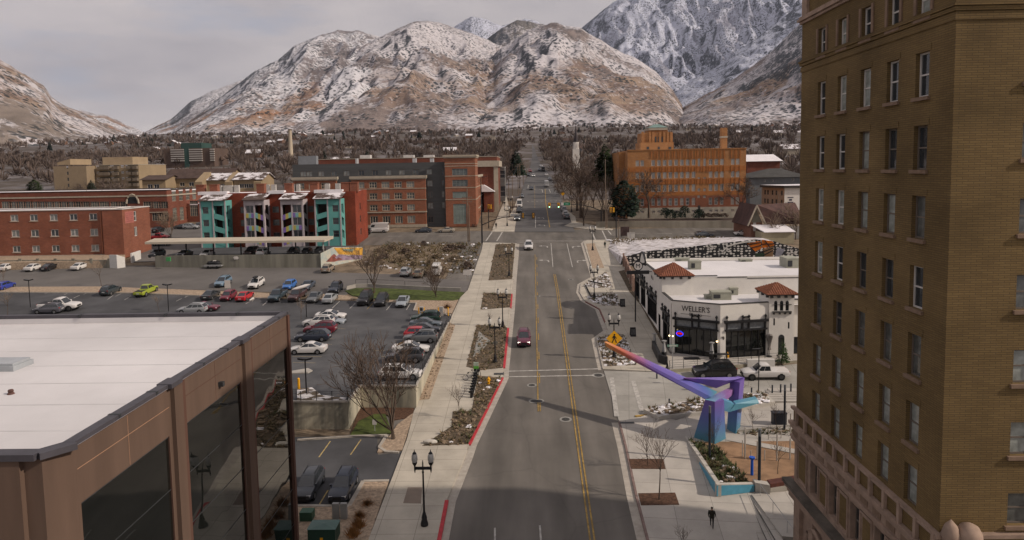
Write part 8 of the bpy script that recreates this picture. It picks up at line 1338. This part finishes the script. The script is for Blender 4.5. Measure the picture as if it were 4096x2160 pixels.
for k,(lb,b_,v,pl)in enumerate((('bare young tree in the upper plaza tree well',(520,835),478,None),('bare young tree in the lower plaza tree well',(600,1085),588,None),('bare young tree top at the bottom edge of the plaza',(765,1500),1235,None),('thin bare sapling by the low kerb of the play ground',(1280,605),415,FZ),('slender bare sapling standing on the tan ground',(1450,885),630,FZ),('bare sapling at the raised bed behind the sculpture',(1195,362),200,None),('pale bare sapling in front of the sculpture leg',(988,745),480,FZ),('bare sapling between the litter bins and the steps',(1448,575),370,None))):tree_px('S%d'%(k%2),SMALL[k%2],lb,B3,b_,v,pl)
tree_px('S0',SMALL[0],'bare sapling in the snowy bed on the right pavement',B2,(458,672),500);tree_px('S1',SMALL[1],'bare sapling in the bike dock planting bed',B4,(1673,1182),850);tree_px('S0',SMALL[0],'thin bare sapling at the driveway corner bed',B4,(1950,330),190)
tree_px('P0',POLL[0],'gnarled bare tree in front of the left half of the orange building',B1,(530,1110),575,rz=1,Y=198);tree_px('P0',POLL[0],'gnarled bare tree at the right end of the orange building',B1,(1535,1100),650,rz=3,Y=198)
for k,(b_,v,lb)in enumerate((((1180,1100),560,'bare street tree nearest the gated wall'),((1150,1005),300,'largest bare street tree right of the main street'),((1405,1060),420,'bushy bare tree beside the tall utility pole'),((1110,930),420,'bare street tree behind the three parked cars'),((1290,900),440,'bare tree on the slope behind the mast arm'),((960,800),560,'bare tree by the second crosswalk'),((900,690),500,'bare tree right of the box truck'),((1040,760),400,'dark bare tree before the steeple'),((1200,780),380,'broad bare tree below the dark conifer'))):tree_px('P0' if k%2 else 'B1',POLL[0]if k%2 else BIG[1],lb,A4,b_,v,rz=k*1.3)
tree_px('B0',BIG[0],'grey bare tree before the brick school',A1,(1720,985),690,twig=TWIGP);tree_px('F1',FAR[1],'wide bare tree behind the red brick block roof',A1,(930,830),500,twig=TWIGP);tree_px('F2',FAR[2],'tangled bare tree in front of the maroon roof',H1,(600,1010),520,twig=TWIGP);tree_px('F3',FAR[3],'pale bare tree beside the hotel corner',H1,(900,1000),420,twig=TWIGP);tree_px('F0',FAR[0],'bare tree over the brick house at the apartment wing',A3,(1400,620),420)
CON=[conifer(4,12,4.6,3000,shape=.7,q=.9),conifer(6,10,4.2,2800,q=.8,round_=True),conifer(9,12,3.2,1900,shape=.75,q=.8),conifer(12,3.6,1.0,700,.12,.6,.22)]
def con(i,label,b,h,group=None,m=None,rz=0,key=''):return plant('C%d%s'%(i,key),CON[i],label,b,h,group,m or CONIF,rz,'evergreen_tree')
def con_px(i,lb,f,b_,v,m=None,Y=None):
 b=G(*f(*b_))if Y is None else AT(*f(*b_),Y);b.z=gz(0,b.y)if Y is None else b.z;con(i,lb,b,ZA(f(b_[0],v)[1],b.x,b.y)-b.z,m=m)
con_px(1,'rounded dark evergreen at the left front of the orange building',B1,(262,1120),705,None,196);con_px(0,'biggest pointed dark evergreen left of the orange building',A4,(1412,700),205,CONIG,226);con_px(2,'dark evergreen partly behind the biggest pointed one',A4,(1500,700),300,CONIG,232);con_px(0,'narrow dark evergreen above the left utility poles',A4,(450,560),265,None,330);con_px(1,'rounded green evergreen left of the tan mid rise',A1,(350,560),395,CONIG,240);con_px(0,'spruce in front of the tan mid rise balconies',A1,(925,560),398,mat('grey_spruce',(.04,.045,.03),.95,.5,.6),262);con_px(3,'small bright green columnar evergreen by the arched restaurant door',B2,(2130,1255),1005,mat('bright_evergreen',(.03,.06,.015),.95,.5,2))
SH=[shrub(2,1,1.2,420,.2),shrub(5,1,1.0,260,.28)];SG=shrub(7,.9,1.1,260,.35,True)
def bush(key,mb,lb,b,s_,m,name='shrub',group=None):
 k=(key,m.name)
 if k not in PROTO:o=mb.build(name,m,None);PROTO[k]=o
 else:o=PROTO[k].copy();COL.objects.link(o);o.name=name
 o.location=b;o.scale=(s_[0],s_[0],s_[1]);o.rotation_euler=(0,0,rng.uniform(0,6));tag(o,lb,'shrub',group);return o
for x,y,s_,lb in((710,1085,1.7,'first dark clipped shrub left of the centre of the orange building'),(765,1118,2.0,'broad dark shrub lowest on the orange building terrace'),(840,1112,1.5,'dark shrub right of the broad one on the terrace'),(920,1065,1.7,'tall dark shrub left of the orange building door'),(900,1112,1.2,'smallest dark shrub on the terrace'),(1075,1115,2.0,'round dark shrub in front of the orange building door')):b=AT(*B1(x,y),199);bush('A',SH[0],lb,b,(s_,s_*1.0),CONIF)
for x,y in((1160,1105),(1250,1105),(1340,1105)):b=AT(*B1(x,y),198);bush('B',SH[1],'low brown winter shrub on the orange building terrace',b,(2,1),TWIG,group='brown terrace shrubs')
for x,y in((990,990),(910,1120),(890,1235),(835,1330)):b=G(*C4(x,y));bush('G',SG,'tawny ornamental grass clump on the gravel beside the pavement',b,(.75,.95),mat('tawny_grass',(.27,.13,.045),.95,.35,2),'ornamental_grass','tawny grass clumps')
bush('G',SG,'orange brown grass clump by the ticket machines',G(*C2(1850,545)),(1.0,1.3),mat('tawny_grass',(.27,.13,.045),.95,.35,2),'ornamental_grass')
SAGE=mat('dry_sage',(.19,.145,.095),.95,.35,2);rg=random.Random(5)
for i,(x,y)in enumerate(((560,1140),(600,1195),(430,1110),(740,1060),(1060,1215),(880,1180),(350,1190),(500,1230),(640,1260),(1180,1290),(930,1320),(300,1120),(1120,1090),(800,1260),(690,1130),(1010,1110))):bush('B',SH[1],'dry tan sagebrush shrub in the brushy vacant lot',G(*A3(x,y)),(rg.uniform(.9,1.9),rg.uniform(.8,1.5)),SAGE if i%3 else TWIG,group='sagebrush in the vacant lot')
for f,x,y in((A3,480,860),(A3,560,860),(A3,640,858),(A3,730,858),(A3,930,865),(A3,1250,870)):bush('B',SH[1],'small clipped brown shrub along the apartment building wall',G(*f(x,y)),(1.0,1.0),TWIG,group='shrubs along the apartment wall')
def inside(p,poly):
 c=False;n=len(poly)
 for i in range(n):
  a,b=poly[i],poly[i-1]
  if(a.y>p[1])!=(b.y>p[1])and p[0]<(b.x-a.x)*(p[1]-a.y)/(b.y-a.y)+a.x:c=not c
 return c
def cover(name,poly,n,mix,mats,h=.16,sz=(.08,.28),plane=None):
 mb=MB();x0,x1,y0,y1=min(p.x for p in poly),max(p.x for p in poly),min(p.y for p in poly),max(p.y for p in poly);k=0
 while k<n:
  x,y=rng.uniform(x0,x1),rng.uniform(y0,y1)
  if not inside((x,y),poly):k+=.2;continue
  k+=1;z=(gz(x,y)if plane is None else plane)+h;s_=rng.uniform(*sz);m=rng.choices(range(len(mix)),mix)[0]
  if m in(0,3):mb.blob((x,y,z),(s_*(1.6 if m==3 else 1),s_*(1.5 if m==3 else 1),s_*(.5 if m==3 else .7)),m,5,4,.3)
  else:
   for j in range(9):
    a=rng.uniform(0,6.28);d=Vector((cos(a),sin(a),1.2))*s_*rng.uniform(.7,1.5);w=Vector((-sin(a),cos(a),0))*s_*.2;c=Vector((x,y,z));mb.add([c-w,c+w,c+d],[(0,1,2)],m)
 tag(mb.build(name,mats),kind='stuff')
ROCK=mat('tan_rock',(.19,.14,.095),.95,.35,2);DRYT=mat('dry_tuft',(.15,.115,.06),.95,.35,2);GRT=mat('green_tuft',(.055,.07,.025),.95,.35,2);CM=[ROCK,DRYT,GRT,SNOW]
for i,b_ in enumerate(BEDS):cover('bed_cover',Gs(*b_),(480,380,190,380)[i],((4,4,1,.12),(4,4,1.4,.03),(5,3,.5,.06),(5,4,1,.06))[i],CM)
for i,b_ in enumerate(RB[:3]):cover('bed_cover',Gs(*b_),(300,200,150)[i],(3,4,2,1.2),CM)
cover('gravel_cover',Gs((1046,1010),(1080,1007),(1145,821),(1130,813)),160,(5,1,0,0),CM,sz=(.05,.16));cover('lot_cover',Gs(A3(380,1030),A3(1320,1040),A3(1230,1340),A3(820,1350),A3(100,1250)),1700,(1.2,6,.6,.28),CM,0,(.12,.42));cover('planter_cover',[F(*p)for p in((815,650),(1024,950),(1250,948),(1140,830),(1040,720),(1000,690),(860,660))],330,(1.5,1.5,4,.15),CM,.02,(.1,.32),FZ);cover('planter_cover',[F(*p)for p in((1150,598),(1590,554),(1590,610),(1160,612))],140,(2,2,2,0),CM,.02,(.1,.3),FZ)
cover('bed_cover',Gs(*P(B3,(500,448),(600,500),(670,490),(1130,445),(1400,398),(1350,340),(930,370))),340,(3,3,1.5,1.2),CM,.55);cover('slope_cover',Gs(*P(B2,(440,60),(1000,40),(1600,30),(1280,100),(820,150),(600,200))),900,(1,5,.4,.5),CM,.3,(.15,.5))
def veil(x,y):return(y<328 and abs(x/y-.089)<.026 and y>225)or(400<y<520 and-.55<x/y<-.44)
def road_x(y):return 2+.0085*y
rg=random.Random(77);n=0
for i in range(46):
 y=232+i*11+rg.uniform(-4,4);s_=rg.choice((-1,1))if i%2 else 1;x=road_x(y)+s_*rg.uniform(11.5,21)+(4 if y<300 else 0);k=rg.randrange(4)
 if s_<0 and y<300 or veil(x,y):continue
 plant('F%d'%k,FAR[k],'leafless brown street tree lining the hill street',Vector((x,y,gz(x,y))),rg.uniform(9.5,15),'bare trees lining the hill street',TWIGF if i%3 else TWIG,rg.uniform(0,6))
GT_='bare winter trees of the town'
while n<270:
 y=225+(rg.random()**1.5)*620;x=rg.uniform(-.66,.5)*y*1.05
 if veil(x,y)or abs(x-road_x(y))<12 or(-105<x<-5 and y<300)or(x<-5 and y<245)or(20<x<75 and y<236)or(x>60 and y<262)or(-145<x<-90 and y<310)or(5<x<22 and y<240):continue
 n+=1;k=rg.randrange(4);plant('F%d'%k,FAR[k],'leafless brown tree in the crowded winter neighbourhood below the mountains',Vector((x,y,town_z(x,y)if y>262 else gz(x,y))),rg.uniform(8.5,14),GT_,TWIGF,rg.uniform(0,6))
def wood():
 mb=MB();r2=random.Random(9)
 for i in range(7500):
  y=330+(r2.random()**.8)*1750;x=r2.uniform(-.78,.62)*y
  if veil(x,y)or abs(x-road_x(y))<8 and y<900 or(-105<x<-5 and y<300):continue
  if y>800 and r2.random()<.45:continue
  if y>1300 and noise.noise(Vector((x/160,y/200,4)))<-.05:continue
  z=town_z(x,y);h=r2.uniform(7,12)*(1.15 if y>900 else 1);r=h*.42;nq=40 if y<800 else 20;w0=.13+y*.0003
  for j in range(nq):
   a=r2.uniform(0,6.28);e=r2.uniform(.0,1.9);d=Vector((cos(a)*sin(e),sin(a)*sin(e),cos(e)));c=Vector((x,y,z+h*.45));u_=r2.uniform(.2,.42);q=d.cross(Vector((r2.gauss(0,.4),r2.gauss(0,.4),1))).normalized()*w0*r2.uniform(.8,2);p=c+Vector((d.x*h*u_*1.1,d.y*h*u_*1.1,d.z*h*u_));d=(d+Vector((0,0,.4)))*h*r2.uniform(.08,.16);mb.add([p-d-q,p-d+q,p+d+q*.4,p+d-q*.4],[(0,1,2,3)])
 return mb
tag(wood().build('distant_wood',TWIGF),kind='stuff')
n=0
while n<190:
 y=420+rg.random()**.5*1600;x=rg.uniform(-.76,.6)*y
 if abs(x-road_x(y))<16 or noise.noise(Vector((x/140,y/180,9)))<-.08 or(-145<x<-5 and y<330):continue
 n+=1;k=rg.choice((0,2,2));con(k,'dark evergreen dotted among the bare trees below the mountains',Vector((x,y,town_z(x,y)-.3)),rg.uniform(7,14),'distant evergreens below the mountains',None,rg.uniform(0,6),'far')
HM=[mat('house_brick',(.2,.11,.075),.9,.1,1),mat('house_cream',(.36,.31,.25),.9,.1,1),mat('house_grey',(.2,.2,.2),.9,.1,1)];HP=[]
for k in range(3):
 t=thing('town_house','snow roofed house dotted among bare trees below the mountains','house',(0,0,0),0,'snow roofed houses below the mountains');gable(t,-7,7,-5,5,-2,4.2+k*.5,7.4+k*.5,HM[k],(SNOWR,MIXROOF,BROOF)[k],'x',.7);HP.append(t)
n=0
while n<170:
 y=480+rg.random()**.55*1600;x=rg.uniform(-.74,.58)*y
 if abs(x-road_x(y))<22 or(-150<x<0 and y<350):continue
 b=Vector((x,y,town_z(x,y)+.5));rz=rg.choice((0,pi/2,rg.uniform(0,3)));sc=rg.uniform(.6,1.0)
 if n<3:o=HP[n];o.location=b;o.rotation_euler=(0,0,rz);o.scale=(sc,)*3
 else:dup(HP[n%3],b,rz,None,None,sc)
 n+=1
m=bpy.data.materials.new('haze_air');m.use_nodes=True;t_=m.node_tree;t_.nodes.clear();o_=t_.nodes.new('ShaderNodeOutputMaterial');v_=t_.nodes.new('ShaderNodeVolumePrincipled');v_.inputs['Color'].default_value=(.74,.8,1,1);v_.inputs['Density'].default_value=2.3e-5;v_.inputs['Anisotropy'].default_value=.2;t_.links.new(v_.outputs[0],o_.inputs['Volume'])
mb=MB();mb.box(-9000,9000,-300,9500,-120,2600);tag(mb.build('haze',m),kind='stuff')
